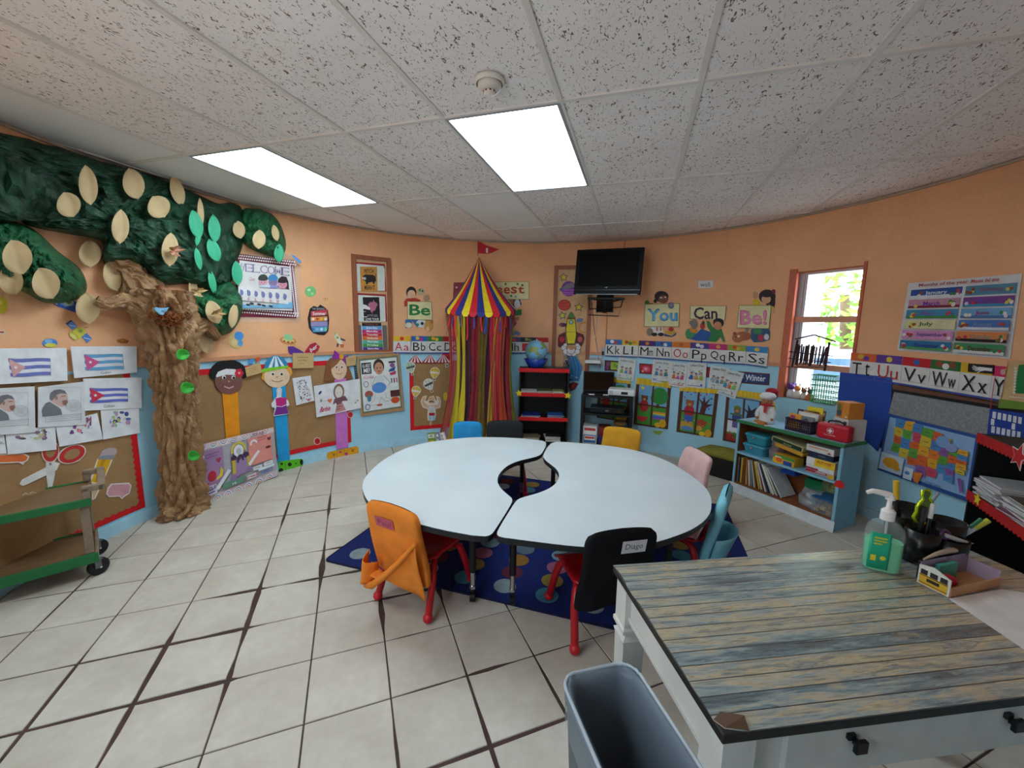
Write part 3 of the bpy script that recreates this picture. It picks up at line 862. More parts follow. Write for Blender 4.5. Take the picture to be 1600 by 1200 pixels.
def scallop(b, X, x0, x1, zt, h, y, m, n=18, d=.012, t=.004):
    """a paper trim strip with a scalloped lower edge"""
    top, bot = [], []
    for i in range(n*4+1):
        x = x0+(x1-x0)*i/(n*4); bot.append((x, zt-h-d*abs(sin(pi*i/4))))
    pl = [(x0, zt)]+bot+[(x1, zt)]
    N = len(pl)
    f = [X @ Vector((x, y, z)) for x, z in pl]; k = [X @ Vector((x, y+t, z)) for x, z in pl]
    tops = [X @ Vector((x0+(x1-x0)*i/(n*4), y, zt)) for i in range(n*4+1)]; bots = [X @ Vector((x, y, z)) for x, z in bot]
    b.add(tops+bots, [(i, i+1, n*4+2+i, n*4+1+i) for i in range(n*4)], m)
    b.add(f+k, [(i, (i+1) % N, N+(i+1) % N, N+i) for i in range(N)], m)
def star_mb(X, x, y, z, r, m, rot=0., t=.004, edge=None):
    b = MB(X); pl = []
    for i in range(10):
        a = rad(rot+90+36*i); k = r*(1 if i % 2 == 0 else .46); pl.append((x+k*cos(a), z+k*sin(a)))
    if edge:
        e2 = [(x+(p-x)*1.16, z+(q-z)*1.16) for p, q in pl]
        b.prism(e2, y+.001, y+t, edge, lambda p, q, w: (p, w, q))
    b.prism(pl, y, y+t-.0005, m, lambda p, q, w: (p, w, q))
    return b
def book(fr, name, label, cat, x, y, z, w, d, t, cover, pages='#dedad0', a=0., group=None, roll=0.):
    """a book or magazine lying flat: two covers and a block of pages"""
    r = fr.root(name, label, cat, x, y, z, a, group)
    b = MB(); b.bx(-w/2+.002, w/2-.003, -d/2+.003, d/2-.003, .0015, t-.0015, M(pages, .8)); part(r, 'pages', b)
    b = MB(); b.bx(-w/2, w/2, -d/2, d/2, 0, .0015, cover); b.bx(-w/2, w/2, -d/2, d/2, t-.0015, t, cover); b.bx(-w/2, -w/2+.0015, -d/2, d/2, 0, t, cover); part(r, 'cover', b)
    return r

# ------------------------------------------------------------------ black shelf by the tent
F1 = Fr((.088, 5.03, 0), rad(-2.5)); SW, SD, SH = .615, .27, 1.01
BS = [.085, .395, .705, SH]
sh = F1.root('black_shelf', 'black shelf unit with red scalloped trim beside the circus tent', 'shelf', 0, 0, 0)
Lx = Matrix.Identity(4)
KB = M('#0c0c0d', .5)
for x in (0, SW-.016): b = MB(); b.bx(x, x+.016, 0, SD, 0, SH, KB); part(sh, 'side_panel', b)
b = MB(); b.bx(.016, SW-.016, SD-.006, SD, 0, SH, KB); part(sh, 'back_panel', b)
for z in BS: b = MB(); b.bx(.0 if z == SH else .016, SW if z == SH else SW-.016, 0, SD-.006, z-.018, z, KB); part(sh, 'shelf_board', b)
for z in BS[1:]: b = MB(); scallop(b, Lx, -.004, SW+.004, z+.004, .04, -.006, M('#d4161c', .6)); part(sh, 'scalloped_trim', b)
part(sh, 'paper_star', star_mb(Lx, .0, -.011, .70, .05, M('#f0d92b', .6), 8)); part(sh, 'paper_star', star_mb(Lx, SW-.005, -.011, .685, .05, M('#e8cf2a', .6), -8))
rb = random.Random(11)
for lab, x, z, w, d, t, c, n in (('pale lilac magazines', .13, BS[2], .20, .21, .006, ['#cfc6cf', '#b9b4c0', '#d8d4d2'], 3), ('green-covered workbooks', .33, BS[2], .19, .22, .008, ['#d9dcd4', '#3f4f33', '#55603a'], 3), ('olive booklets', .50, BS[2], .14, .2, .012, ['#8a8748', '#9a9050'], 2),
                          ('dark blue booklets', .16, BS[1], .23, .22, .007, ['#dfe3ea', '#22358a', '#1c2c7c'], 3), ('blue and green booklets', .46, BS[1], .20, .22, .009, ['#2f57a5', '#2b6a93', '#275aa0'], 3),
                          ('tan booklets', .17, BS[0], .20, .21, .010, ['#8f8064', '#7a6a50', '#9c8d70', '#86775c'], 4), ('white and black binders', .44, BS[0], .19, .22, .016, ['#e4e4e0', '#2c2e2c', '#d9d9d6', '#23241f'], 4)):
    zz = z
    for i in range(n):
        pos = ['bottom one', 'second from the bottom', 'third from the bottom', 'top one'][i] if i < n-1 else 'top one'
        row = {BS[2]: 'top', BS[1]: 'middle', BS[0]: 'bottom'}[z]
        book(F1, 'booklet', '%s of the %s, %s shelf by the tent' % (pos.replace(' one', '').replace(' from the bottom', ' up'), lab, row), 'booklet', x+rb.uniform(-.012, .012), .115+rb.uniform(-.01, .01), zz+.0005, w, d, t, M(c[i], .5), a=rb.uniform(-.09, .09), group='booklets on the black shelf')
        zz += t+.001
# globe in its blue bowl, clear flower jar, closed laptop
gx, gz = F1.hit(838, 545, .10); GS = F1.w(gx, .10, 0)
ocean, nt, p = newmat('mat_globe'); 
nt.links.new(ramp(nt, noise(nt, 9., 4, rough=.5), .53, hexc('#79b6dc'), .56, hexc('#8a9a55')), p.inputs['Base Color']); p.inputs['Roughness'].default_value = .3
gr = root('globe', 'light blue globe sitting in a dark blue bowl on the black shelf', 'globe', (GS.x, GS.y, SH+.02), 0)
b = MB(); b.ball((0, 0, .19), .138, ocean, 28); part(gr, 'sphere', b)
b = MB(); b.cyl((.0, 0, .329), (0, 0, .335), .012, CHROME); part(gr, 'pole_cap', b)
br_ = root('bowl', 'dark blue angular plastic bowl holding the globe', 'bowl', (GS.x, GS.y, SH+.001), 0)
b = MB(); b.lathe([(.0, .002), (.085, .002), (.155, .115), (.149, .115), (.082, .008), (0, .008)], M('#1d3f9e', .3), n=8); part(br_, 'bowl_body', b)
jx, jz = F1.hit(886, 560, .12)
jr = F1.root('flower_jar', 'clear tall jar of small flowers on the black shelf right of the globe', 'jar', jx, .12, SH+.011)
b = MB(); b.lathe([(0, .004), (.048, .004), (.05, .15), (.046, .15), (.044, .008), (0, .008)], thin_glass('jar_glass', (.9, .93, .95, 1), .12), n=20); part(jr, 'jar_glass', b)
rj = random.Random(3)
for i in range(12):
    b = MB(); x, y, z = rj.uniform(-.03, .03), rj.uniform(-.03, .03), rj.uniform(.02, .085)
    b.ball((x, y, z), .012, M(rj.choice(['#e2b43a', '#20264f', '#d8d8d0', '#2b2f66', '#c98a2c']), .6), 8); part(jr, 'flower', b)
lp = F1.root('laptop', 'closed dark laptop lying on the right end of the black shelf', 'laptop', SW-.13, .13, SH+.001)
b = MB(); b.bx(-.15, .13, -.10, .10, 0, .005, M('#1d1f22', .4)); part(lp, 'base', b, bev=.002)
b = MB(); b.bx(-.15, .13, -.10, .10, .006, .010, M('#2c2f33', .35)); part(lp, 'lid', b, bev=.002)

# ------------------------------------------------------------------ media cart with laptop, projector and bins
F2 = Fr((.835, 4.845, 0), rad(-14)); AW, AD = .60, .36
av = F2.root('media_cart', 'black media cart with two lower shelves under the wall television', 'cart', 0, 0, 0)
AZ = [.12, .50, .72]
for z, nm in zip(AZ, ('shelf_board', 'shelf_board', 'top_board')): b = MB(); b.bx(0, AW, 0, AD, z-.022, z, KB); part(av, nm, b, bev=.003)
for x in (.017, AW-.017):
    for y in (.017, AD-.017): b = MB(); b.bx(x-.016, x+.016, y-.016, y+.016, .05, AZ[2]-.022, KB); part(av, 'post', b)
for x in (.03, AW-.03):
    for y in (.03, AD-.03): b = MB(); b.cyl((x-.012, y, .026), (x+.012, y, .026), .0255, BLACKP, n=14); b.cyl((x, y, .026), (x, y, .06), .008, BLACKP); part(av, 'caster', b)
lt = F2.root('laptop', 'open black laptop with two white stickers on the media cart', 'laptop', .20, .17, AZ[2]+.001, rad(6))
b = MB(); b.bx(-.19, .19, -.14, .10, 0, .02, BLACKP); q = part(lt, 'base', b, bev=.003)
for x in (-.13, .04): b = MB(); b.bx(x, x+.07, -.141, -.139, .004, .016, M('#e8e8ea', .5)); part(q, 'sticker', b)
b = MB(); b.box((0, .125, .135), (.38, .014, .25), BLACKP, Matrix.Rotation(rad(-10), 4, 'X')); q = part(lt, 'lid', b, bev=.003)
b = MB(); b.box((0, .117, .135), (.35, .002, .215), M('#050506', .12), Matrix.Rotation(rad(-10), 4, 'X')); part(q, 'screen', b)
pj = F2.root('projector', 'white projector on the right end of the media cart', 'projector', .47, .13, AZ[2]+.001, rad(-4))
b = MB(); b.bx(-.155, .155, -.11, .11, .008, .085, M('#dfe2e6', .35, 0, .02)); part(pj, 'case', b, bev=.018)
b = MB(); b.bx(.0, .075, -.113, -.108, .03, .06, M('#0c0d10', .3)); part(pj, 'front_port', b)
for x in (-.135, -.12, -.105): b = MB(); b.bx(x, x+.008, -.112, -.109, .025, .07, M('#8d9298', .5)); part(pj, 'vent_slot', b)
for x in (-.12, .12): b = MB(); b.cyl((x, -.07, 0), (x, -.07, .01), .014, BLACKP, n=10); part(pj, 'foot', b)
def box_thing(fr, name, label, cat, x, y, z, w, d, h, col, a=0., group=None, bev=.002, extra=None, rough=.5, lid=None):
    r = fr.root(name, label, cat, x, y, z, a, group)
    m = M(col, rough) if isinstance(col, str) else col
    b = MB(); b.bx(-w/2, w/2, -d/2, d/2, 0, h-(.0 if not lid else lid[1]), m); part(r, 'box_body', b, bev=bev)
    if lid: b = MB(); b.bx(-w/2-.003, w/2+.003, -d/2-.003, d/2+.003, h-lid[1], h, M(lid[0], rough)); part(r, 'lid', b, bev=bev)
    if extra:
        F = Fr(fr.w(x, y, z), fr.rz+a)
        A = Art('x', '', '', surf=lambda u, v, k: (u*w-w/2, -d/2-k, h-v*h)); A.k = .0006
        extra(A)
        for n, mb in A.parts.items(): part(r, n, mb)
    return r
def lab1(A):
    A.part('label'); A.rect(.06, .08, .94, .45, '#e9e9e9'); A.rect(.1, .1, .9, .25, '#c23a3a'); A.rect(.06, .5, .94, .95, '#2f5f9f'); A.rect(.12, .55, .88, .8, '#e4e4e4'); A.rect(.16, .6, .84, .72, '#c94a42')
box_thing(F2, 'carton', 'white carton with red and blue labels on the bottom shelf of the media cart', 'box', .12, .12, AZ[0]+.001, .17, .18, .215, '#d6d8da', extra=lab1)
box_thing(F2, 'storage_box', 'dark red box with a pale lid on the bottom shelf of the media cart', 'box', .29, .17, AZ[0]+.001, .14, .2, .20, '#7c1d28', lid=('#8d2a33', .05))
box_thing(F2, 'storage_box', 'navy box standing in front of the dark red box on the media cart', 'box', .285, .045, AZ[0]+.001, .12, .04, .10, '#23276a')
fb = F2.root('file_bin', 'grey file bin stuffed with folders on the bottom shelf of the media cart', 'bin', .46, .16, AZ[0]+.001)
b = MB(); b.bx(-.085, .085, -.12, .12, 0, .006, '#b9bec2')
for sx in (-1, 1): b.bx(sx*.085, sx*.081, -.12, .12, 0, .12, '#b9bec2')
for sy in (-1, 1): b.bx(-.085, .085, sy*.12, sy*.116, 0, .12, '#b9bec2')
part(fb, 'bin_body', b)
for i in range(9): b = MB(); b.bx(-.07+i*.016, -.066+i*.016, -.11, .11, .008, .165+.02*((i*5) % 3), ['#a39a88', '#8b8577', '#c7bfae'][i % 3]); part(fb, 'folder', b)
bt = F2.root('paper_bag', 'brown paper parcel lying on the folders of the file bin', 'bag', .47, .17, AZ[0]+.208); b = MB(); b.ball((0, 0, .042), .08, M('#7d5a2c', .8, bmp=.4), 12, (1, 1.1, .5)); part(bt, 'parcel', b)
dv = F2.root('media_player', 'black media player on the upper shelf of the media cart', 'player', .31, .17, AZ[1]+.001)
b = MB(); b.bx(-.2, .2, -.13, .13, .006, .07, M('#16171a', .35)); part(dv, 'case', b, bev=.004)
b = MB(); b.bx(-.02, .02, -.133, -.129, .03, .045, M('#7d828c', .3)); part(dv, 'display', b)
for x in (.1, .125, .15): b = MB(); b.cyl((x, -.135, .035), (x, -.129, .035), .007, CHROME, n=10); part(dv, 'button', b)
b = MB(); b.tube([F2.w(AW+.002, .30, .70), F2.w(AW+.02, .29, .45), F2.w(AW+.015, .30, .2), F2.w(AW+.03, .25, .012), F2.w(AW+.09, .2, .008)], .004, BLACK, 6); single('power_cord', b, 'black power cord hanging down the right side of the media cart', 'cord')

# ------------------------------------------------------------------ wall television
def at_y(u, v, y): d = ray(u, v); return Vector((d[0]/d[1]*y, y, CAMZ+d[2]/d[1]*y))
c4 = [at_y(902, 391, 4.98), at_y(1008, 385, 4.66), at_y(1000, 461, 4.62), at_y(896, 459, 4.93)]
ex = ((c4[1]-c4[0])+(c4[2]-c4[3])).normalized(); ez = (c4[0]-c4[3])+(c4[1]-c4[2]); ez = (ez-ex*ez.dot(ex)).normalized(); ey = ez.cross(ex)
tc = sum(c4, Vector())/4; tw = ((c4[1]-c4[0]).length+(c4[2]-c4[3]).length)/2; th_ = ((c4[0]-c4[3]).length+(c4[1]-c4[2]).length)/2
tv = root('television', 'black flat television on a wall arm above the media cart', 'television', tc)
TX = Matrix(((ex.x, ey.x, ez.x, 0), (ex.y, ey.y, ez.y, 0), (ex.z, ey.z, ez.z, 0), (0, 0, 0, 1)))
TVB = M('#0b0b0d', .45, spec=.15)
b = MB(TX); b.bx(-tw/2, tw/2, .0, .03, -th_/2, th_/2, TVB); b.bx(-tw/2+.06, tw/2-.06, .03, .075, -th_/2+.05, th_/2-.06, BLACK); part(tv, 'case', b, bev=.006)
b = MB(TX); b.bx(-tw/2+.045, tw/2-.045, -.004, .002, -th_/2+.095, th_/2-.045, M('#08090b', .5, spec=.08)); part(tv, 'screen', b)
b = MB(TX); b.bx(-tw/2+.01, tw/2-.01, -.006, .002, -th_/2+.048, -th_/2+.053, M('#3a3c40', .25)); b.bx(-tw/2+.03, tw/2-.03, -.002, .004, -th_/2-.004, -th_/2+.006, M('#7d8084', .3)); part(tv, 'bezel_line', b)
A = Art('x', '', '', surf=lambda u, v, k: TX @ Vector((u, -.004-k, -v))); A.k = .001; A.part('lettering')
A.text('HP', -.014, th_/2-.085, .014, th_/2-.07, '#b9bcc2', True); part(tv, 'lettering', A.parts['lettering'])
wallp = wp(20.5, 1.87); ac = tc+ez*(-th_/2-.035)+ey*.06
mt = root('television_bracket', 'black steel television bracket with a hanging wire tray', 'mount', wallp)
b = MB(); o = wallp
def R_(p): return Vector(p)-o
b.tube([R_(tc+ey*.085), R_(ac+ey*.04), R_(wp(20.5, 1.86, .06))], .018, BLACK, 8); b.tube([R_(ac-ex*.22), R_(ac+ex*.20)], .012, BLACK, 8); b.tube([R_(ac-ex*.22), R_(ac+ey*.18)], .012, BLACK, 8); b.tube([R_(ac+ex*.2), R_(ac+ey*.18+ex*.05)], .012, BLACK, 8); part(mt, 'arm', b)
b = MB(); b.grid(lambda u, v: R_(wp(18.6+4*u, 1.72+.24*v, .03)), 1, 1, BLACK); b.tube([R_(wp(20.6, 1.72, .02)), R_(wp(20.6, 1.96, .02))], .03, BLACK, 8); part(mt, 'wall_plate', b, thick=.02)
q = [at_y(921, 483, 5.02), at_y(970, 480, 4.9), at_y(966, 494, 4.9), at_y(920, 492, 5.02)]
b = MB(); b.tube([R_(p) for p in q], .007, BLACK, 6, closed=True); b.tube([R_(q[0]), R_(ac-ex*.2)], .007, BLACK, 6); b.tube([R_(q[1]), R_(ac+ex*.19)], .007, BLACK, 6); part(mt, 'wire_tray', b)
for lab, pts, c, r in (('white cable running down the wall from the television mount', [(931, 478), (932, 500), (930, 530), (934, 552), (940, 570)], '#d8d6d2', .004), ('thin black cable beside the white one below the television', [(925, 473), (928, 510), (933, 545), (938, 575)], '#26211f', .003), ('pale cable conduit straight down the wall right of the television mount', [(949, 482), (948, 510), (946, 540), (945, 552)], '#c98f66', .006)):
    b = MB(); b.tube([wp(*pw(u, v), .012) for u, v in pts], r, M(c, .5), 6); single('wall_cable', b, lab, 'cable')
b = MB(); b.tube([wp(24.5, 2.585, .012), wp(24.5, 2.45, .012)], .006, M('#c98f66', .5), 6); single('wall_cable', b, 'short cable between ceiling and wall above the television', 'cable')

# ------------------------------------------------------------------ blue bookcase under the window
F3 = Fr((2.131, 3.764, 0), math.atan2(-.804, .359)); KW, KD, KH = .88, .29, .695
bc = F3.root('bookcase', 'light blue wooden bookcase with a green top edge under the window', 'bookcase', 0, 0, 0)
LB = M('#86b9cf', .45); WD = wood('#7a4326', '#95582f', 5.)
for x in (0, KW-.022):
    b = MB(); b.bx(x, x+.022, 0, KD, 0, KH-.03, LB); part(bc, 'side_panel', b, bev=.002)
b = MB(); b.bx(-.006, KW+.006, -.010, KD, KH-.028, KH-.001, M('#2f7a4c', .45)); part(bc, 'top_edge', b, bev=.002, label='green top edge')
b = MB(); b.bx(.0, KW, .012, KD-.002, KH-.001, KH, M('#a6cfe3', .3)); part(bc, 'top_board', b)
KS = F3.hit(1200, 720, 0.)[1]
b = MB(); b.bx(.022, KW-.022, .0, KD-.01, KS-.018, KS, LB); part(bc, 'shelf_board', b, bev=.002)
b = MB(); b.bx(.022, KW-.022, .002, KD-.01, .075, .093, WD); part(bc, 'bottom_board', b)
b = MB(); b.bx(.022, KW-.022, KD-.01, KD-.003, .07, KH-.03, WD); part(bc, 'back_panel', b)
for x in (.0225, KW-.0235): b = MB(); b.bx(x, x+.001, .01, KD-.01, .093, KH-.03, WD); part(bc, 'wood_lining', b)
b = MB(); b.grid(lambda u, v: (-.012+(KW+.024)*u, -.014-.008*v-.003*sin(29*u+3*v)*v, .088-.088*v), 30, 3, M('#d6dbdf', .5)); part(bc, 'plinth', b, label='white paper covered plinth')
A = Art('x', '', '', surf=lambda u, v, k: (u, -.002-k, v)); A.k = .002
A.part('apple_cutout'); hx, hz_ = F3.hit(1312, 757, 0)
A.poly([(hx+.034*sin(t)*(1.0), hz_+.03*(cos(t)-.25*abs(sin(t))**6+.1*cos(2*t))) for t in [2*pi*i/20 for i in range(20)]], '#cf2026'); part(bc, 'apple_cutout', A.parts['apple_cutout'], thick=.003)

def vbook(fr, x, y, z, t, h, d, col, lean, label, grp, pages='#d9d2c2'):
    r = fr.root('book', label, 'book', x, y, z, 0, grp)
    R = Matrix.Rotation(lean, 4, 'Y'); b = MB(R)
    b.bx(.0015, t-.0015, .004, d-.003, .002, h-.003, pages); part(r, 'pages', b)
    b = MB(R); m = M(col, .5); b.bx(0, .0015, 0, d, 0, h, m); b.bx(t-.0015, t, 0, d, 0, h, m); b.bx(0, t, 0, .0015, 0, h, m); part(r, 'cover', b)
    return r
bk = [('#6d6a64', .012, .24), ('#1b2436', .014, .235), ('#c8a03a', .016, .245), ('#a33a2a', .012, .235), ('#3f5a34', .012, .245), ('#d9cf9a', .010, .24), ('#b8672c', .012, .25), ('#e3dfd2', .012, .24), ('#7b8790', .010, .25), ('#cfd4d0', .012, .245), ('#86502e', .014, .25), ('#d6c24a', .012, .25), ('#d8d4c8', .012, .255), ('#a9453c', .010, .25), ('#e2e2dc', .012, .26), ('#36405c', .012, .255), ('#b7c4a6', .012, .26), ('#e6e4df', .014, .27), ('#d9d3c4', .012, .26), ('#3a4a44', .010, .265), ('#c9cdd0', .012, .27)]
x = .032; rk = random.Random(4)
nth = ['first', 'second', 'third', 'fourth', 'fifth', 'sixth', 'seventh', 'eighth', 'ninth', 'tenth', 'eleventh', 'twelfth', 'thirteenth', 'fourteenth', 'fifteenth', 'sixteenth', 'seventeenth', 'eighteenth', 'nineteenth', 'twentieth', 'twenty-first']
for i, (c, t, h) in enumerate(bk):
    lean = -rad(1+ (0 if i < 5 else min(34, (i-4)*2.1)))
    vbook(F3, x+ (0), .02+rk.uniform(0, .02), .094+t*abs(sin(lean))*0, t, h, .17+rk.uniform(0, .05), c, lean, '%s book from the left in the leaning bookcase row' % nth[i], 'leaning books in the blue bookcase')
    x += t/cos(lean)+.004+(.006 if i > 5 else 0)
XB = x
for i, (c, dz) in enumerate((('#c9cdd2', 0), ('#b4b3a8', .006))):
    r = F3.root('magazine', ('grey' if i == 0 else 'beige')+' magazine lying across the tops of the leaning books', 'magazine', .26+.03*i, .15, .353+.010*i, rad(4+5*i))
    b = MB(Matrix.Rotation(rad(5), 4, 'Y')); b.bx(-.14, .15, -.10, .10, 0, .005, M(c, .35)); part(r, 'magazine_body', b)
box_thing(F3, 'plastic_tub', 'bright blue plastic tub wedged behind the leaning books', 'tub', .44, .17, .295, .12, .14, .075, '#1d4fb0', rough=.35)
def bag(fr, name, label, x, y, z, w, d, h, col, lump, al=.38, n=6):
    r = fr.root(name, label, 'bag', x, y, z)
    b = MB(); rb2 = random.Random(int(x*1000)); ph = [rb2.uniform(0, 6) for _ in range(6)]
    b.grid(lambda u, v: ((1-.25*v**3)*w/2*math.copysign(abs(cos(2*pi*u))**.6, cos(2*pi*u))+.012*sin(9*v+ph[0])*sin(6*u*pi+ph[1]), (1-.6*v**3)*d/2*math.copysign(abs(sin(2*pi*u))**.6, sin(2*pi*u))+.01*sin(11*v+ph[2]+9*u), h*(.0+v)+.008*sin(14*u+ph[3])*v), 28, 10, sheer(col, al, .2), False)
    part(r, 'bag_film', b)
    for i in range(n):
        b = MB(); s = rb2.uniform(.018, .032)
        b.box((rb2.uniform(-w/2+.035, w/2-.035), rb2.uniform(-d/2+.03, d/2-.03), .03+rb2.uniform(0, max(.01, h*.65-.03))), (s*1.7, s*1.3, s*1.2), M(rb2.choice(lump), .5), Matrix.Rotation(rb2.uniform(0, 3), 4, 'Z') @ Matrix.Rotation(rb2.uniform(-.5, .5), 4, 'X')); part(r, 'bag_item', b, bev=.003)
bag(F3, 'toy_bag', 'clear bag of blue and white toys on the bottom bookcase shelf', .66, .10, .094, .17, .14, .15, '#b9c3cc', ['#1f4fae', '#c7ccd2', '#d7b8ab', '#8d949c'], .34, 8)
box_thing(F3, 'plastic_tub', 'green plastic tub behind the toy bag on the bottom bookcase shelf', 'tub', .60, .235, .20, .13, .08, .09, '#1f8a56', rough=.35)
bag(F3, 'toy_bag', 'clear bag of green and red toys at the top right of the bottom bookcase shelf', .755, .20, .228, .17, .10, .125, '#a9d39a', ['#2f8f3c', '#c9382e', '#5fae3a', '#d7c23a'], .4, 8)
tb = F3.root('toy_box', 'clear plastic box with a blue lid and wooden pieces on the bottom shelf', 'box', .775, .12, .094)
b = MB(); b.bx(-.075, .075, -.10, .10, 0, .115, sheer('#aab4bc', .35, .2)); part(tb, 'box_body', b, bev=.004)
b = MB(); b.bx(-.079, .079, -.104, .104, .116, .128, M('#2a5d8f', .4)); part(tb, 'lid', b, bev=.002)
for i in range(9): b = MB(); b.box((-.045+.045*(i % 3), -.07+.05*(i//3), .02+.022*(i % 2)), (.034, .036, .024), M(['#c79a4a', '#d8b469', '#a9772f'][i % 3], .6)); part(tb, 'wooden_piece', b)
# upper shelf
ZU = KS+.001
for k, (h0, lab) in enumerate(((0., 'lower of the two stacked teal plastic bins'), (.098, 'upper teal plastic bin with its latch, on top of the lower one'))):
    r = F3.root('plastic_bin', lab+' in the bookcase', 'bin', .155+.012*k, .145, ZU+h0, 0, 'teal bins in the blue bookcase')
    tm = M('#2f8fa3' if k else '#3b8ea6', .3, 0, .04)
    b = MB(); loft(b, [rect_ring(.175, .20, .02, 0), rect_ring(.205, .235, .025, .075)], tm, False); b.add([tuple(p) for p in rect_ring(.175, .20, .02, 0)], [tuple(range(24))], tm); part(r, 'bin_body', b)
    b = MB(); loft(b, [rect_ring(.215, .245, .026, .072), rect_ring(.218, .248, .026, .082), rect_ring(.20, .23, .03, .094)], tm, True); part(r, 'lid', b)
    b = MB(); b.cyl((-.01, -.126, .062), (-.01, -.118, .062), .012, CHROME, n=12); part(r, 'latch', b)
bag(F3, 'plastic_bag', 'crumpled grey-pink plastic bag beside the teal bins', .318, .15, ZU, .10, .16, .19, '#b99aa0', ['#8d8078', '#c8a78a', '#6d6f66'], .45, 4)
box_thing(F3, 'craft_pack', 'pink craft pack behind the crayon box', 'box', .395, .20, ZU+.10, .08, .06, .075, '#d0667e')
def cray(A):
    A.part('label'); A.rect(0, 0, 1, .34, '#3f9a3f', 2); A.poly([(.10, .2), (.45, .28), (.40, .62), (.12, .55)], '#f0b51f'); A.rect(0, .5, .5, 1, '#efae23'); A.ell(.3, .55, .16, .28, '#e06a20'); A.rect(.50, .48, .9, .96, '#274a9a'); A.rect(.1, .16, .40, .26, '#e6e6e0')
box_thing(F3, 'crayon_box', 'green and yellow crayon box lying on the upper bookcase shelf', 'box', .445, .08, ZU, .185, .12, .072, '#d9a52a', rad(-2), extra=cray)
box_thing(F3, 'game_box', 'dark brown game box under the tilted dark green one', 'box', .455, .19, ZU+.074, .16, .14, .04, '#3a2a24')
def gb(A):
    A.part('label'); A.rect(.03, .1, .97, .9, '#17381f'); A.text('GO AWAY', .40, .45, .66, .75, '#c3c36a', True)
r = box_thing(F3, 'game_box', 'dark green game box tilted on top of the other boxes', 'box', .45, .13, ZU+.162, .27, .2, .042, '#c3b98a', rad(-2), extra=gb); r.rotation_euler[1] = rad(7)
r = box_thing(F3, 'game_box', 'yellow game box below the tilted dark green one', 'box', .47, .13, ZU+.125, .24, .2, .030, '#c9952c', rad(-2)); r.rotation_euler[1] = rad(7)
gs = [('dark red and grey game box at the bottom of the right-hand game stack', '#9aa0aa', .032, lambda A: (A.part('label'), A.rect(.0, .05, .32, .6, '#b02432'), A.rect(.32, .05, .75, .5, '#b8202c'), A.rect(.36, .15, .7, .3, '#e6d9d4'), A.rect(.78, .0, 1, 1, '#d8a52c'))),
      ('second white and red game box from the bottom of the right-hand stack', '#dcdcdc', .034, lambda A: (A.part('label'), A.rect(.0, .55, .45, 1, '#a3283a'))),
      ('yellow and white alphabet game box in the right-hand stack', '#e1e1de', .060, lambda A: (A.part('label'), A.rect(.3, 0, 1, 1, '#e9c223'), A.text('ALPHABET', .38, .18, .96, .48, '#b5362a', True), A.rect(.38, .55, .9, .6, '#b5362a'))),
      ('navy game box above the yellow alphabet one', '#23284a', .045, lambda A: (A.part('label'), A.text('SHARK', .42, .3, .7, .55, '#9aa6c8'), A.rect(.2, .7, .85, .78, '#2f5f3f'))),
      ('white game box with a red stripe on top of the right-hand stack', '#dad9d6', .052, lambda A: (A.part('label'), A.rect(.1, .2, .8, .45, '#d8a08a'), A.poly([(.75, .85), (.92, .85), (.85, .5)], '#b5352c')))]
zz = ZU; gof = [0, .012, .006, .014, .004]
for k, (lab, c, h, ex_) in enumerate(gs):
    box_thing(F3, 'game_box', lab, 'box', .725-.006*k+gof[k]*.3, .125+.004*k, zz, .205 if k != 3 else .18, .20, h, c, rad([1, -1, 2, 0, -2][k]), 'stacked game boxes', extra=ex_); zz += h+.001

# ------------------------------------------------------------------ on top of the bookcase
dx, dz = F3.hit(1197, 648, .10)
dl = F3.root('doll', 'doll with a white cap, red neckerchief and white smock on the bookcase', 'doll', dx, .10, KH+.001, rad(20))
b = MB(); b.lathe([(0, 0), (.075, 0), (.078, .03), (.062, .10), (.038, .155), (.02, .165), (0, .165)], M('#d9d7d6', .9, bmp=.4), n=20, sy=.7); part(dl, 'smock', b)
for sx in (-1, 1): b = MB(); b.tube([(sx*.036, 0, .145), (sx*.062, -.02, .10), (sx*.060, -.045, .055)], [.02, .019, .016], M('#d9d7d6', .9, bmp=.4), 10); q = part(dl, 'arm', b); b = MB(); b.ball((sx*.06, -.05, .048), .013, M('#b9785a', .6), 8); part(q, 'hand', b)
b = MB(); b.ball((0, 0, .205), .046, M('#b77a58', .5), 16, (1, .95, 1.05)); hd_ = part(dl, 'head', b)
for sx in (-1, 1): b = MB(); b.ball((sx*.016, -.0425, .208), .0045, M('#20140f', .3), 8); part(hd_, 'eye', b)
b = MB(); b.ball((0, -.047, .197), .006, M('#ad6c4c', .5), 8); part(hd_, 'nose', b)
b = MB(); b.box((0, -.043, .184), (.016, .003, .003), M('#8d2f2a', .5)); part(hd_, 'mouth', b)
b = MB(); b.lathe([(.047, .222), (.062, .232), (.066, .25), (.05, .272), (.02, .28), (0, .28)], M('#dcd9da', .8, bmp=.3), n=20); part(dl, 'cap', b)
b = MB(); b.lathe([(.02, .158), (.05, .163), (.052, .172), (.03, .178)], M('#b3131f', .7), n=16); b.add([(-.014, -.047, .168), (.016, -.047, .168), (.012, -.066, .10), (-.008, -.064, .105)], [(0, 1, 2, 3)], '#b3131f'); part(dl, 'neckerchief', b)
hh = F3.root('plush_toy', 'plush toy with a red cap and a yellow body behind the doll', 'toy', dx-.05, .19, KH+.001)
b = MB(); b.ball((0, 0, .11), .07, M('#c9a13c', .9, bmp=.5), 14, (.95, .8, 1.55)); part(hh, 'body', b)
b = MB(); b.ball((.02, 0, .25), .055, M('#6b2426', .9, bmp=.5), 14); part(hh, 'head', b)
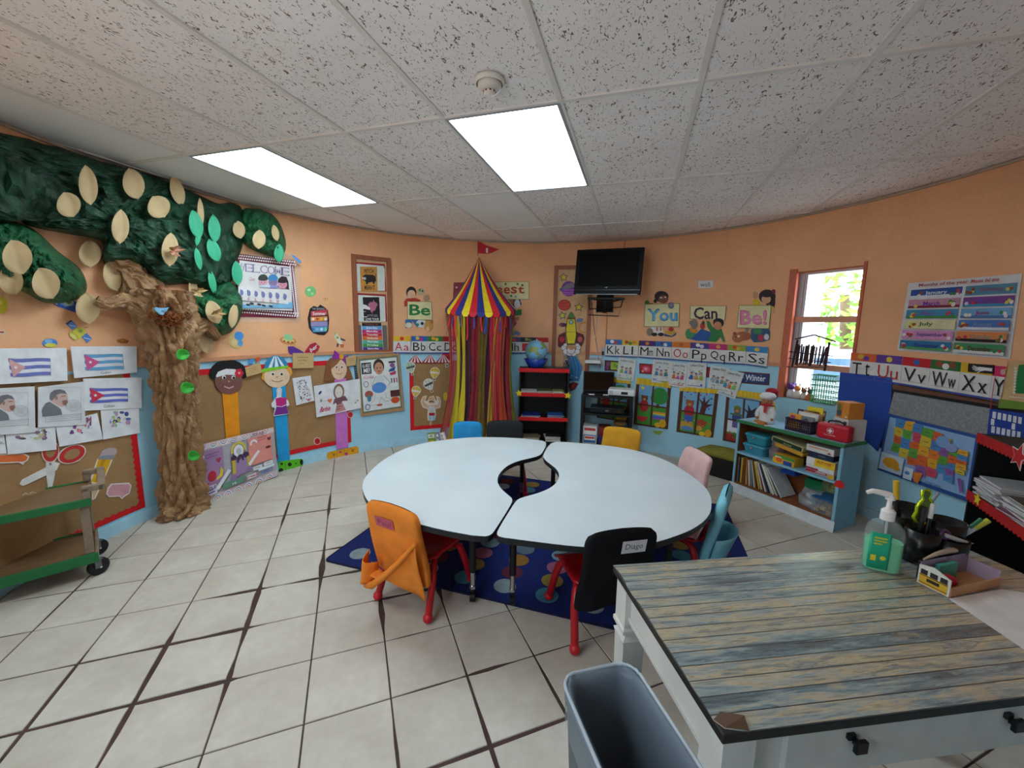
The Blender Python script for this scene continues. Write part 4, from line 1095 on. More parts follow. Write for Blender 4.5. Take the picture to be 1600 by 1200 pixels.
b = MB(); b.ball((.03, -.01, .285), .05, M('#a3232c', .9, bmp=.5), 14, (1.1, 1, .6)); part(hh, 'cap', b)
wx, wz = F3.hit(1190, 656, .02)
b = MB(); b.bx(-.05, .06, -.02, .02, 0, .03, wood('#a5672f', '#b97a3c')); r = F3.root('wooden_block', 'brown wooden block lying in front of the doll', 'block', wx-.005, .012, KH+.001, rad(-12)); part(r, 'block_body', b, bev=.004)
r = F3.root('paper_tray', 'white paper tray under the doll on the bookcase', 'tray', .215, .04, KH+.001, rad(-5)); b = MB(); b.bx(-.07, .085, -.045, .012, 0, .004, '#e2dfe4'); part(r, 'tray_base', b); b = MB(); b.bx(-.07, .085, -.047, -.045, 0, .010, '#cfc9cf'); part(r, 'tray_lip', b)
# basket of books
kx, kz = F3.hit(1248, 665, .05)
kr = F3.root('basket', 'dark purple mesh basket full of books on the bookcase', 'basket', kx, .13, KH+.001, rad(-3))
PB = M('#2b1a33', .45); BW, BD, BHh = .205, .17, .105
b = MB()
for z in (.0, .024, .044, .064, .084): 
    for sy in (-1, 1): b.bx(-BW/2, BW/2, sy*BD/2-.002, sy*BD/2+.002, z, z+(.006 if z else .02), PB)
    for sx in (-1, 1): b.bx(sx*BW/2-.002, sx*BW/2+.002, -BD/2, BD/2, z, z+(.006 if z else .02), PB)
for i in range(15):
    x = -BW/2+BW*i/14
    for sy in (-1, 1): b.bx(x-.0025, x+.0025, sy*BD/2-.002, sy*BD/2+.002, 0, BHh, PB)
for i in range(12):
    y = -BD/2+BD*i/11
    for sx in (-1, 1): b.bx(sx*BW/2-.002, sx*BW/2+.002, y-.0025, y+.0025, 0, BHh, PB)
b.bx(-BW/2, BW/2, -BD/2, BD/2, 0, .003, PB); part(kr, 'lattice', b)
b = MB()
for sy in (-1, 1): b.bx(-BW/2-.004, BW/2+.004, sy*BD/2-.005, sy*BD/2+.005, BHh-.014, BHh, PB)
for sx in (-1, 1): b.bx(sx*BW/2-.005, sx*BW/2+.005, -BD/2, BD/2, BHh-.014, BHh, PB)
part(kr, 'rim', b)
bks = [('orange and yellow picture book', '#e29a2c', -.055, -.055, .10, .135, 2), ('grey photo-covered book', '#7d8388', .045, -.05, .10, .13, -2), ('white hardback', '#cfd3d6', .02, -.015, .16, .155, 1), ('tan hardback', '#b98a52', .03, .012, .15, .16, 3), ('black-edged book', '#23242a', -.01, .028, .17, .165, 0), ('yellow picture book with red lettering', '#e5d02a', .035, .052, .125, .20, -3), ('brown paperback', '#8a5a36', .07, .068, .05, .18, 2)]
kf = Fr(F3.w(kx, .13, KH+.001), F3.rz+rad(-3))
for lab, c, x, y, w_, h_, lean in bks:
    r = kf.root('book', lab+' standing in the dark purple basket', 'book', x, y, .005, 0, 'books in the purple basket')
    Rm = Matrix.Rotation(rad(-6), 4, 'X') @ Matrix.Rotation(rad(lean), 4, 'Y')
    b = MB(Rm); b.bx(-w_/2+.002, w_/2-.002, -.004, .004, .002, h_-.002, '#d8d0bf'); part(r, 'pages', b)
    b = MB(Rm); b.bx(-w_/2, w_/2, -.0055, -.004, 0, h_, c); b.bx(-w_/2, w_/2, .004, .0055, 0, h_, c); cv = part(r, 'cover', b)
    A = Art('x', '', '', surf=lambda u, v, k: Rm @ Vector(((u-.5)*w_, -.0055-k, h_*(1-v)))); A.k = .0004; A.part('cover_print')
    if 'yellow picture book with' in lab: A.text('Los Colores', .12, .12, .8, .26, '#c2561f', True)
    elif 'orange' in lab: A.rect(.1, .12, .5, .3, '#b23a7a'); A.ell(.65, .6, .3, .25, '#e8c03a')
    elif 'photo' in lab: A.poly([(.0, .3), (.5, .1), (.8, .5), (.4, .8)], '#4a5058'); A.ell(.4, .7, .25, .2, '#c4a890')
    else: A.rect(.1, .1, .9, .25, '#e8e4da')
    part(cv, 'cover_print', A.parts['cover_print'])
# first-aid kit
ax_, az_ = F3.hit(1300, 668, .0)
fk = F3.root('first_aid_kit', 'red first-aid kit with a white cross and a black handle on the bookcase', 'case', ax_-.012, .068, KH+.001, rad(2))
RK = M('#c0142a', .5, 0, .04)
b = MB(); b.bx(-.112, .112, -.045, .045, 0, .125, RK); part(fk, 'case_body', b, bev=.02)
b = MB(); b.bx(-.1135, .1135, -.003, .003, .01, .118, M('#8d0f20', .5)); part(fk, 'zip', b, bev=.002)
b = MB(); b.tube([(-.05, 0, .122), (-.045, -.004, .14), (-.02, -.005, .147), (.03, -.005, .147), (.055, -.004, .14), (.06, 0, .122)], .007, BLACK, 8); part(fk, 'handle', b)
A = Art('x', '', '', surf=lambda u, v, k: (u, -.0455-k, v)); A.k = .0; A.part('cross_badge')
A.ring(-.01, .072, .024, .024, .1, '#e4dcdc'); A.rect(-.016, .067, -.004, .077, '#e8e2e2') if False else None
A.rect(-.0165, .0665, -.0035, .0775, '#eee'); A.rect(-.0255+.0, .0665, .0055, .0775, '#eee'); A.rect(-.0155, .0565, -.0045, .0875, '#eee'); part(fk, 'cross_badge', A.parts['cross_badge'])
A.part('lettering'); A.text('First Aid Kit', -.048, .044, .028, .033, '#e8dede'); part(fk, 'lettering', A.parts['lettering'])
def wb(A):
    A.part('label'); A.rect(.05, .05, .6, .5, '#d9d6d2'); A.rect(.1, .12, .5, .2, '#6a6f72'); A.rect(.1, .26, .45, .30, '#888'); A.rect(.72, .1, .92, .3, '#3a3d40'); A.rect(.7, .4, .95, .46, '#777')
box_thing(F3, 'carton', 'white printed carton on the right end of the bookcase', 'box', .80, .20, KH+.001, .13, .15, .165, '#cfcdca', rad(-22), extra=wb)
def ob(A):
    A.part('label'); A.rect(.04, .1, .5, .95, '#b9733a'); A.ell(.25, .7, .2, .22, '#3f5563'); A.ell(.2, .35, .15, .2, '#5b7a3a'); A.rect(.75, .85, .92, .93, '#e3ddd2')
box_thing(F3, 'carton', 'orange picture carton stacked on the white carton', 'box', .79, .20, KH+.168, .115, .12, .125, '#d98a35', rad(-22), extra=ob)
# ------------------------------------------------------------------ olive-lidded storage trunk
o1, o2 = Vector((2.0, 4.29, 0)), Vector((2.271, 3.932, 0))
ov = (o2-o1).normalized(); F4 = Fr(o1, math.atan2(ov.y, ov.x)); TW = (o2-o1).length+.03
tk = F4.root('storage_chest', 'black storage chest with an olive padded lid beside the bookcase', 'chest', 0, 0, 0)
b = MB(); b.bx(0, TW, 0, .30, 0, .225, M('#101112', .6)); part(tk, 'chest_body', b, bev=.006)
b = MB(); b.grid(lambda u, v: (-.01+(TW+.02)*u, -.012+.325*v, .235+.045*(sin(pi*u)**.4)*(sin(pi*v)**.4)+.006*sin(9*u)*sin(7*v)), 16, 12, cloth('#8a8337')); b.bx(-.01, TW+.01, -.012, .313, .215, .236, cloth('#7d762f')); part(tk, 'padded_lid', b)

# ------------------------------------------------------------------ right-hand black shelf
RSO = Vector((2.585, 2.20, 0)); RSD = Vector((-.47, -.88, 0)).normalized()
F5 = Fr(RSO, math.atan2(RSD.y, RSD.x)); RW5, RD5, RH5 = .80, .26, .985
rs = F5.root('black_shelf', 'black shelf unit with red scalloped trim at the right edge', 'shelf', 0, 0, 0)
RB = [.085, .345, .655, RH5]
for x in (0, RW5-.016): b = MB(); b.bx(x, x+.016, 0, RD5, 0, RH5, KB); part(rs, 'side_panel', b)
b = MB(); b.bx(.016, RW5-.016, RD5-.006, RD5, 0, RH5, KB); part(rs, 'back_panel', b)
for z in RB: b = MB(); b.bx(0 if z == RH5 else .016, RW5 if z == RH5 else RW5-.016, 0, RD5-.006, z-.018, z, KB); part(rs, 'shelf_board', b)
for z in RB[1:]: b = MB(); scallop(b, Lx, -.004, RW5+.004, z+.004, .045, -.006, M('#b81a1c', .6), 24); part(rs, 'scalloped_trim', b)
sx_, sz_ = F5.hit(1527, 780, -.01); part(rs, 'paper_star', star_mb(Lx, sx_, -.012, sz_, .034, M('#f0d92b', .6), -5))
sx_, sz_ = F5.hit(1592, 713, -.01); part(rs, 'paper_star', star_mb(Lx, sx_, -.012, sz_, .06, M('#c0202a', .6), -12, .004, M('#e5d3d0', .6)))
rb = random.Random(21)
zz = RB[2]
names9 = ['bottom', 'second', 'third', 'fourth', 'fifth', 'sixth', 'seventh', 'eighth', 'ninth', 'tenth', 'eleventh', 'top']
for k in range(11):
    book(F5, 'magazine', '%s magazine%s of the tall stack on the right-hand black shelf' % (names9[k] if k < 10 else 'top', '' if k in (0, 10) else ' from the bottom'), 'magazine', .155+rb.uniform(-.018, .018), .12+rb.uniform(-.012, .012), zz+.0005, .21, .23, .0085, M(['#c9c9cb', '#b7b8bc', '#d6d5d2', '#a9adb2', '#cdbfc6'][k % 5], .35), '#e3e3e3', rb.uniform(-.12, .12), 'magazines on the right-hand black shelf'); zz += .0095
zz = RB[2]
for k in range(9):
    book(F5, 'magazine', '%s magazine%s of the second stack at the right edge' % ((names9+['x'])[k] if k < 8 else 'top', '' if k in (0, 8) else ' from the bottom'), 'magazine', .40+rb.uniform(-.018, .018), .12+rb.uniform(-.012, .012), zz+.0005, .21, .23, .0085, M(['#c9c9cb', '#8d4a6a', '#d6d5d2', '#6f5a4a', '#cdbfc6'][k % 5], .35), '#e3e3e3', rb.uniform(-.12, .12), 'magazines on the right-hand black shelf'); zz += .0095

# ------------------------------------------------------------------ things on the desk
FD = Fr(DO2, DRZ)
def on(u, v): p = fl(u, v, DZ); q = FD.Y @ p; return q.x, q.y
sx0, sy0 = on(1380, 893)
sn = FD.root('sanitizer_bottle', 'clear pump bottle of green hand sanitizer on the desk', 'bottle', sx0, sy0+.012, DZ+.001, rad(-33))
gel = newmat('mat_green_gel'); gel[2].inputs['Base Color'].default_value = hexc('#7fe0b4'); gel[2].inputs['Roughness'].default_value = .12; gel[2].inputs['Transmission Weight'].default_value = .3; gel[2].inputs['IOR'].default_value = 1.2
nt = gel[1]; nt.links.new(ramp(nt, noise(nt, 6., 2), .3, hexc('#5fdca0'), .7, hexc('#8ff0c4')), gel[2].inputs['Base Color'])
CLR = sheer('#dcebe8', .13, .06)
def ov_(b, rings, m, cap=True):
    vs = []; n = 28
    for hw, hd, z in rings:
        for k in range(n):
            a = 2*pi*k/n; c, s = cos(a), sin(a); vs.append((hw*math.copysign(abs(c)**.55, c), hd*math.copysign(abs(s)**.7, s), z))
    b.add(vs, [(i*n+k, i*n+(k+1) % n, i*n+n+(k+1) % n, i*n+n+k) for i in range(len(rings)-1) for k in range(n)], m, True)
    if cap: b.add(vs[:n], [tuple(range(n))], m); b.add(vs[-n:], [tuple(range(n))], m)
b = MB(); ov_(b, [(.044, .026, 0), (.048, .030, .006), (.048, .030, .122), (.045, .028, .142), (.034, .022, .158), (.016, .015, .166), (.0155, .0145, .176)], CLR); part(sn, 'bottle_body', b)
b = MB(); ov_(b, [(.041, .0235, .004), (.0455, .0275, .009), (.0455, .0275, .100)], gel[0]); part(sn, 'gel', b)
b = MB(); b.grid(lambda u, v: (-.044+.052*u, -.0308+.002*(2*u-1)**2*(u < .3), .014+.118*(1-v)), 8, 2, M('#1fae86', .35)); lb = part(sn, 'label', b, thick=.0008)
A = Art('x', '', '', surf=lambda u, v, k: (-.044+.052*u, -.0316-k, .014+.118*(1-v))); A.k = .0002; A.part('lettering')
for y in (.12, .2, .28): A.rect(.2, y, .8-.2*(y == .28), y+.045, '#b9c43a')
A.rect(.12, .62, .38, .78, '#d8d23a'); A.ell(.7, .68, .14, .06, '#d8d23a'); part(lb, 'lettering', A.parts['lettering'])
WP_ = M('#e4e2de', .35, 0, .02)
b = MB(); b.cyl((0, 0, .168), (0, 0, .196), .0185, WP_, n=22); b.lathe([(.0185, .196), (.013, .203), (.0075, .205), (.006, .235)], WP_, n=16); b.cyl((0, 0, .234), (0, 0, .246), .0125, WP_, .011, 16); b.tube([(0, 0, .245), (-.02, -.004, .252), (-.048, -.009, .256), (-.062, -.011, .249)], [.011, .009, .0075, .006], WP_, 10); part(sn, 'pump', b)
b = MB(); b.cyl((.004, 0, .02), (0, 0, .17), .0035, sheer('#e6ecea', .5), n=8); part(sn, 'dip_tube', b)
q_ = [FD.Y @ fl(u, v, DZ) for u, v in ((1483, 936), (1566, 921), (1700, 943), (1700, 1082))]
r = FD.root('paper_sheet', 'white paper sheet on the right end of the desk under the bus tray', 'paper', q_[0].x, q_[0].y, DZ)
b = MB(); b.prism([(p.x-q_[0].x, p.y-q_[0].y) for p in q_], .0004, .0014, M('#dcd8d6', .6)); part(r, 'sheet', b)
# black caddy with pens
cdx, cdy = on(1449, 884); 
cd = FD.root('desk_caddy', 'black round desk caddy with several cups, full of pens', 'caddy', cdx+.055, cdy+.055, DZ+.001)
b = MB(); b.cyl((0, 0, 0), (0, 0, .012), .10, BLACKP, n=26); b.cyl((0, 0, .01), (0, 0, .03), .03, BLACKP); part(cd, 'base', b)
cups = [(-.065, -.035, .045, .012, .115), (.01, -.06, .045, .012, .095), (.065, -.005, .05, .012, .125), (-.01, .055, .055, .012, .150), (-.055, .045, .04, .012, .13)]
for x, y, r_, z0, z1 in cups:
    b = MB(); b.lathe([(0, z0), (r_*.9, z0), (r_, z1), (r_*.94, z1), (r_*.84, z0+.005), (0, z0+.005)], BLACKP, (x, y, 0), 22); part(cd, 'cup', b)
def pen(lab, cat, x, y, dx_, dy_, L_, r_, c, c2, z0=.02):
    r = FD.root(cat, lab, cat.split('_')[-1], cdx+.055+x, cdy+.055+y, DZ+z0)
    t = Vector((dx_, dy_, 1)).normalized()
    b = MB(); b.cyl((0, 0, 0), t*(L_*.72), r_, M(c, .35), n=10); part(r, 'barrel', b)
    b = MB(); b.cyl(t*(L_*.72), t*L_, r_*1.12, M(c2, .35), n=10); part(r, 'cap', b)
pen('black marker with a yellow and red cap standing tallest in the caddy', 'marker', -.058, .04, -.12, .05, .23, .0075, '#17171a', '#d8b02a')
pen('black marker with white print leaning in the caddy front cup', 'marker', -.05, -.03, .12, .05, .18, .0075, '#1a1a1d', '#e9e9e4')
pen('plain black marker beside the gold charm in the caddy', 'marker', -.07, -.028, .02, .0, .17, .007, '#121214', '#2b2b2f')
pen('green pen with a dark cap leaning right in the caddy', 'pen', .05, -.01, .75, -.25, .16, .005, '#e0e4e8', '#1f6a45')
pen('yellow-green marker leaning over the caddy right rim', 'marker', .06, .0, .95, -.35, .17, .0075, '#c9ccd0', '#b9b83a')
pen('grey pen crossing the caddy behind the markers', 'pen', -.02, .04, .5, -.1, .17, .004, '#6a6f75', '#8f959b', .06)
sc = FD.root('scissors', 'pale metal scissors lying in the front cup of the caddy', 'scissors', cdx+.06, cdy-.012, DZ+.085)
b = MB(); b.tube([(-.03, 0, .025), (.01, -.008, .012), (.06, -.014, .0)], [.008, .007, .002], M('#b9bcc0', .3), 8); part(sc, 'blade', b)
b = MB(); b.tube([(-.03+.016*cos(t), .004*sin(t), .028+.012*sin(t)) for t in [2*pi*i/12 for i in range(12)]], .004, M('#5a2a5c', .4), 8, closed=True); part(sc, 'handle', b)
gc = FD.root('charm', 'shiny lime gold foil charm clipped above the caddy', 'charm', cdx-.0, cdy+.035, DZ+.135)
GOLD = M('#c4d328', .18, .75, .05)
pr = [(0, .11), (.012, .105), (.017, .092), (.012, .08), (.022, .068), (.03, .05), (.028, .03), (.036, .015), (.026, .0), (.008, -.006), (.0, -.03), (-.006, -.03), (-.008, -.004), (-.026, .004), (-.034, .018), (-.026, .035), (-.03, .055), (-.02, .07), (-.013, .08), (-.018, .092), (-.012, .106)]
b = MB(); b.tube([(x, .002*sin(i), z) for i, (x, z) in enumerate(pr)], .005, GOLD, 8, closed=True); part(gc, 'foil_outline', b)
b = MB(); b.prism([(x*.9, .003+z*.96) for x, z in pr], -.002, .002, M('#6f7a1e', .3, .5, .1), lambda x, z, w: (x, w, z)); part(gc, 'foil_centre', b)
sk = FD.root('tape_roll', 'small white tape roll between the sanitizer and the caddy', 'tape', *on(1424, 868)[:1], on(1424, 868)[1], DZ+.035, rad(30))
b = MB(); b.lathe([(.012, -.01), (.026, -.01), (.026, .01), (.012, .01), (.012, -.01)], M('#cfcac4', .5), n=20, R=Matrix.Rotation(rad(80), 4, 'X')); part(sk, 'roll', b)
b = MB(); b.bx(-.012, .012, -.012, .012, -.034, -.012, BLACKP); part(sk, 'holder', b)
# school-bus tray
tx, ty = on(1483, 934); t2x, t2y = on(1567, 915)
ta = math.atan2(t2y-ty, t2x-tx)
ty_r = FD.root('bus_tray', 'clear desk tray with yellow school-bus printed ends beside the caddy', 'tray', tx, ty, DZ+.0015, ta)
TL_, TD_ = .215, .075
b = MB(); b.bx(0, TL_, 0, TD_, 0, .004, M('#b98a5a', .4)); part(ty_r, 'tray_base', b)
b = MB(); b.bx(0, TL_, -.002, .001, 0, .028, M('#b9855a', .4)); part(ty_r, 'front_rail', b)
b = MB(); b.prism([(0, 0), (TL_, 0), (TL_, .05), (TL_-.02, .066), (0, .066)], TD_-.002, TD_, sheer('#b9a9c9', .5, .15), lambda x, z, w: (x, w, z)); part(ty_r, 'clear_side', b)
b = MB(); b.bx(TL_-.002, TL_, 0, TD_, 0, .05, sheer('#b9a9c9', .5, .15)); part(ty_r, 'clear_end', b)
b = MB(); b.prism([(0, 0), (TD_, 0), (TD_, .058), (TD_*.55, .066), (0, .05)], -.004, 0, M('#dcdad4', .4), lambda y, z, w: (w, y, z)); e_ = part(ty_r, 'bus_end', b)
A = Art('x', '', '', surf=lambda u, v, k: (-.004-k, TD_*(1-u), .058*(1-v))); A.k = .0006; A.part('bus_print')
A.rect(.06, .42, .94, .95, '#d8ac2c'); A.rect(.08, .16, .30, .42, '#28282a'); A.rect(.38, .16, .62, .42, '#28282a'); A.rect(.70, .16, .92, .42, '#28282a'); A.rect(.3, .55, .7, .72, '#28282a'); A.rect(.06, .44, .94, .48, '#28282a'); A.rect(.06, .84, .94, .87, '#28282a'); part(e_, 'bus_print', A.parts['bus_print'])
b = MB(); b.ball((.055, .035, .022), .02, M('#b5173a', .4), 12, (1.2, 1, .8)); q = root('eraser', 'red rounded eraser lying in the school-bus tray', 'eraser', FD.w(tx, ty, DZ+.0015), DRZ+ta); part(q, 'eraser_body', b)
q = root('card_pack', 'teal card pack standing inside the school-bus tray', 'cards', FD.w(tx, ty, DZ+.0015), DRZ+ta); b = MB(); b.bx(.05, .13, .055, .066, .005, .055, M('#3f9a8c', .4)); part(q, 'pack_body', b)
b = MB(); b.tube([(.03, .085, .062), (.09, .088, .07), (.15, .088, .074), (.19, .088, .07)], [.003, .006, .009, .007], M('#b3a58f', .45), 8); q = root('clip', 'pale hair clip lying over the back of the bus tray', 'clip', FD.w(tx, ty, DZ+.0015), DRZ+ta); part(q, 'clip_body', b); b = MB(); b.bx(.02, .20, .078, .093, 0, .058, M('#1b1b1d', .5)); q2 = root('pencil_box', 'black pencil box behind the school-bus tray', 'box', FD.w(tx, ty, DZ+.0015), DRZ+ta); part(q2, 'box_body', b, bev=.003)

# ------------------------------------------------------------------ wooden trolley with green edges
cd_, ce_ = Vector((.70, .714, 0)).normalized(), Vector((-.714, .70, 0)).normalized()
F6 = Fr(Vector((-2.425, 2.24, 0)), math.atan2(cd_.y, cd_.x))       # x runs away to the right end, 0 at the right end
CL, CDp = .85, .40
ct = F6.root('wooden_trolley', 'wooden trolley with green edged shelves and black casters by the left wall', 'trolley', 0, 0, 0)
WB, GR_ = wood('#6d5236', '#86684a', 5., .5, (1., 9., 9.)), M('#1f6e3a', .5)
TP = M('#8d7763', .6, 0, .12, 20.)
for z0, z1, nm in ((.105, .165, 'lower_shelf'), (.455, .50, 'upper_shelf')):
    b = MB(); b.bx(-CL+.012, -.012, .012, CDp-.012, z0+.01, z1-.008, WB); q = part(ct, nm, b)
    b = MB(); b.bx(-CL, 0, 0, .014, z0, z1, GR_); part(q, 'green_edge', b, bev=.003)
    b = MB(); b.bx(-CL, 0, CDp-.014, CDp, z0, z1, GR_); part(q, 'green_edge', b, bev=.003)
    for x in (-CL, -.014): b = MB(); b.bx(x, x+.014, .014, CDp-.014, z0, z1, TP if x > -.1 else GR_); part(q, 'end_edge', b, bev=.003)
for x in (-.038, -CL+.018):
    for y in (.016, CDp-.054): b = MB(); b.bx(x-.014, x+.024, y, y+.038, .165, .456, TP); part(ct, 'post', b, bev=.003)
b = MB(); b.bx(-.035, .0, .0, .035, .50, .565, TP); b.bx(-.035, .0, CDp-.035, CDp, .50, .565, TP); b.bx(-.035, .06, .0, .035, .54, .575, TP); b.bx(-.035, .06, CDp-.035, CDp, .54, .575, TP); b.bx(.03, .066, .0, CDp, .54, .576, TP); part(ct, 'handle', b, bev=.006)
for x, y in ((-.02, .06), (-.02, CDp-.05), (-CL+.05, .05), (-CL+.05, CDp-.05)):
    b = MB(); X_ = xf((x, y, 0), rad(25)); b.X = X_; b.lathe([(.0, -.014), (.044, -.014), (.052, -.009), (.052, .009), (.044, .014), (0, .014)], M('#18181a', .55), (.012, 0, .0525), 22, Matrix.Rotation(pi/2, 4, 'X')); q = part(ct, 'caster', b)
    b = MB(X_); b.bx(-.012, .018, -.026, -.018, .05, .104, M('#6d7073', .4)); b.bx(-.012, .018, .018, .026, .05, .104, M('#6d7073', .4)); b.cyl((.012, -.03, .0525), (.012, .03, .0525), .006, CHROME, n=10); b.bx(-.025, .025, -.03, .03, .098, .105, M('#6d7073', .4)); part(q, 'fork', b)

# ------------------------------------------------------------------ circus tent
TC = wp(-11.4, 0, .41); TZ, TR = 1.735, .415
tn = root('circus_tent', 'hanging circus tent with red yellow and blue stripes and long streamers', 'tent', (TC.x, TC.y, 0))
ap = wp(-11.45, 2.36, .20)-Vector((TC.x, TC.y, 0))
toC = Vector((-TC.x, -TC.y, 0)).normalized()
ang0 = math.atan2(toC.y, toC.x)
TCOL = [M('#e9cf22', .7), M('#d01f2c', .7), M('#24317f', .7)]
def rim(a, r=TR, dz=0.): return Vector((r*cos(a), r*sin(a), TZ+dz-.065*max(0, cos(a-ang0))))
NS = 30
for k in range(NS):
    a0, a1 = ang0+2*pi*(k-.5)/NS, ang0+2*pi*(k+.5)/NS
    m = TCOL[(k+2) % 3]
    b = MB()
    def pt(u, v):
        a = a0+(a1-a0)*u; R_ = rim(a); s = v
        sag = -.05*sin(pi*s)*.8
        return ap.lerp(R_, s)+Vector((0, 0, sag))
    b.grid(pt, 2, 8, m, True)
    q = part(tn, 'stripe', b)
    b = MB()
    def sc_(u, v):
        a = a0+(a1-a0)*u; h = .02+.035*math.sqrt(max(0, 1-(2*u-1)**2)); p = rim(a, TR+.004+.006*v); return (p.x, p.y, p.z-h*v)
    b.grid(sc_, 8, 2, m, True); part(q, 'scallop', b)
b = MB(); b.tube([rim(2*pi*i/40, TR-.006) for i in range(40)], .005, M('#7a2030', .5), 6, closed=True); part(tn, 'hoop', b)
rt = random.Random(9)
RC = ['#d8243a', '#2f3a94', '#e0342f', '#5a3f8f', '#c41f2c', '#3a4aa8', '#8a2050']
for k in range(34):
    a = ang0+2*pi*(k+rt.uniform(-.2, .2))/34; L_ = rt.uniform(.14, .30); w_ = rt.uniform(.014, .028)
    p = rim(a, TR-.004, -.02); t = Vector((-sin(a), cos(a), 0)); sw = rt.uniform(-.02, .02)
    b = MB(); b.grid(lambda u, v: p+t*((u-.5)*w_*(1 if v < .95 else .4)+sw*v*v)+Vector((cos(a), sin(a), 0))*(.012*sin(5*v+k))-Vector((0, 0, L_*v)), 1, 8, M(RC[k % 7], .7)); part(tn, 'ribbon', b)
# gauze streamers: start angle, spread at rim, angle and radius at floor, spread there, colour, opacity, pinch height
GZ = [(-78, 26, -84, .50, 26, '#c9982c', .55, 0), (-60, 22, -70, .52, 24, '#a81f3a', .6, 0), (-44, 12, -56, .44, 15, '#d8c22c', .8, 1), (-30, 8, -42, .42, 12, '#dcc62a', .85, 1), (-24, 28, -26, .36, 26, '#4a1430', .75, 0),
      (-8, 20, -12, .38, 20, '#a81a28', .65, 0), (4, 14, 0, .40, 14, '#7d6a1c', .6, 0), (14, 20, 12, .36, 20, '#4a1030', .75, 0), (26, 22, 34, .44, 16, '#c2243f', .72, 0), (36, 16, 46, .46, 18, '#d9502a', .65, 0),
      (46, 18, 62, .44, 16, '#1d1a34', .75, 0), (30, 14, 20, .42, 16, '#cda22c', .7, 2), (58, 20, 70, .48, 18, '#b31f2c', .7, 0), (74, 24, 82, .50, 20, '#8c8a26', .7, 0),
      (110, 40, 110, .38, 40, '#6a1830', .8, 0), (150, 40, 150, .36, 40, '#8a2a2a', .8, 0), (190, 40, 190, .36, 40, '#5a4418', .8, 0), (230, 40, 230, .38, 40, '#7a1a34', .8, 0)]
for k, (a_t, s_t, a_b, r_b, s_b, c, al, pn) in enumerate(GZ):
    ph = rt.uniform(0, 6)
    def gz(u, v, a_t=a_t, s_t=s_t, a_b=a_b, r_b=r_b, s_b=s_b, pn=pn, ph=ph):
        pin = 1.25-.40*sin(pi*min(1, v*1.15))-(.30*sin(pi*min(1, v*1.6)) if pn else 0)+.35*v
        a = ang0+rad((a_t+(a_b-a_t)*v)+(u-.5)*(s_t+(s_b-s_t)*v)*pin)
        wst = .075*sin(pi*min(1, v/.9))
        r = TR-.012+(r_b-TR)*v-wst+.012*sin(15*u+ph+5*v)
        z0 = TZ-.02-.06*max(0, cos(a-ang0)); z = z0+(.01-z0)*v
        return (r*cos(a), r*sin(a), max(.004, z))
    b = MB(); b.grid(gz, 12, 26, sheer(c, al, .7)); part(tn, 'gauze_streamer', b)
fl_p = [(748, 377), (760, 383), (778, 389), (768, 396), (755, 398), (748, 396)]
# orange basket of books in front of the tent
bkx = fl(695, 700, .20); OB = root('basket', 'orange plastic basket of books at the foot of the tent', 'basket', (-.80, 4.50, 0), rad(8))
b = MB(); loft(b, [rect_ring(.20, .18, .02, 0), rect_ring(.26, .22, .03, .20), rect_ring(.29, .25, .03, .205), rect_ring(.29, .25, .03, .215), rect_ring(.25, .21, .03, .21), rect_ring(.19, .17, .02, .006)], M('#e07a1f', .4), True); part(OB, 'basket_body', b)
F7 = Fr((-.80, 4.50, 0), rad(8))
for i, (x, c, ln, lab) in enumerate(((-.07, '#5f8f3a', -14, 'green picture book at the left of the orange basket'), (.0, '#7d7a94', -20, 'grey and purple book in the middle of the orange basket'), (.065, '#dfe0e2', -24, 'white lettered book at the right of the orange basket'))):
    r = F7.root('book', lab, 'book', x, .0, .012, rad(-25), 'books in the orange basket')
    R_ = Matrix.Rotation(rad(ln*.8), 4, 'Y') @ Matrix.Rotation(rad(-8), 4, 'X')
    b = MB(R_); b.bx(-.048, .048, -.010, .010, .002, .298, '#e2e0d8'); part(r, 'pages', b)
    b = MB(R_); b.bx(-.05, .05, -.0125, -.010, 0, .30, c); b.bx(-.05, .05, .010, .0125, 0, .30, c); b.bx(-.05, -.048, -.0125, .0125, 0, .30, c); cv = part(r, 'cover', b)
    A = Art('x', '', '', surf=lambda u, v, k: R_ @ Vector(((u-.5)*.1, -.0125-k, .30*(1-v)))); A.k = .0006; A.part('cover_print')
    if i == 0: A.rect(.1, .05, .9, .2, '#e4e4d8'); A.ell(.5, .42, .35, .13, '#e0c23a'); A.text('ABC', .2, .07, .8, .18, '#2d4d20', True)
    elif i == 1: A.ell(.5, .4, .35, .18, '#d8d6dc'); A.ell(.5, .65, .3, .12, '#3c3a5c'); A.rect(.15, .06, .85, .16, '#e8e6ee')
    else:
        for y in (.1, .22, .34, .46): A.text(['LET', 'US', 'SING', 'ALL'][int(y*8.5)], .15, y, .85, y+.09, '#2f3238', True)
    part(cv, 'cover_print', A.parts['cover_print'])

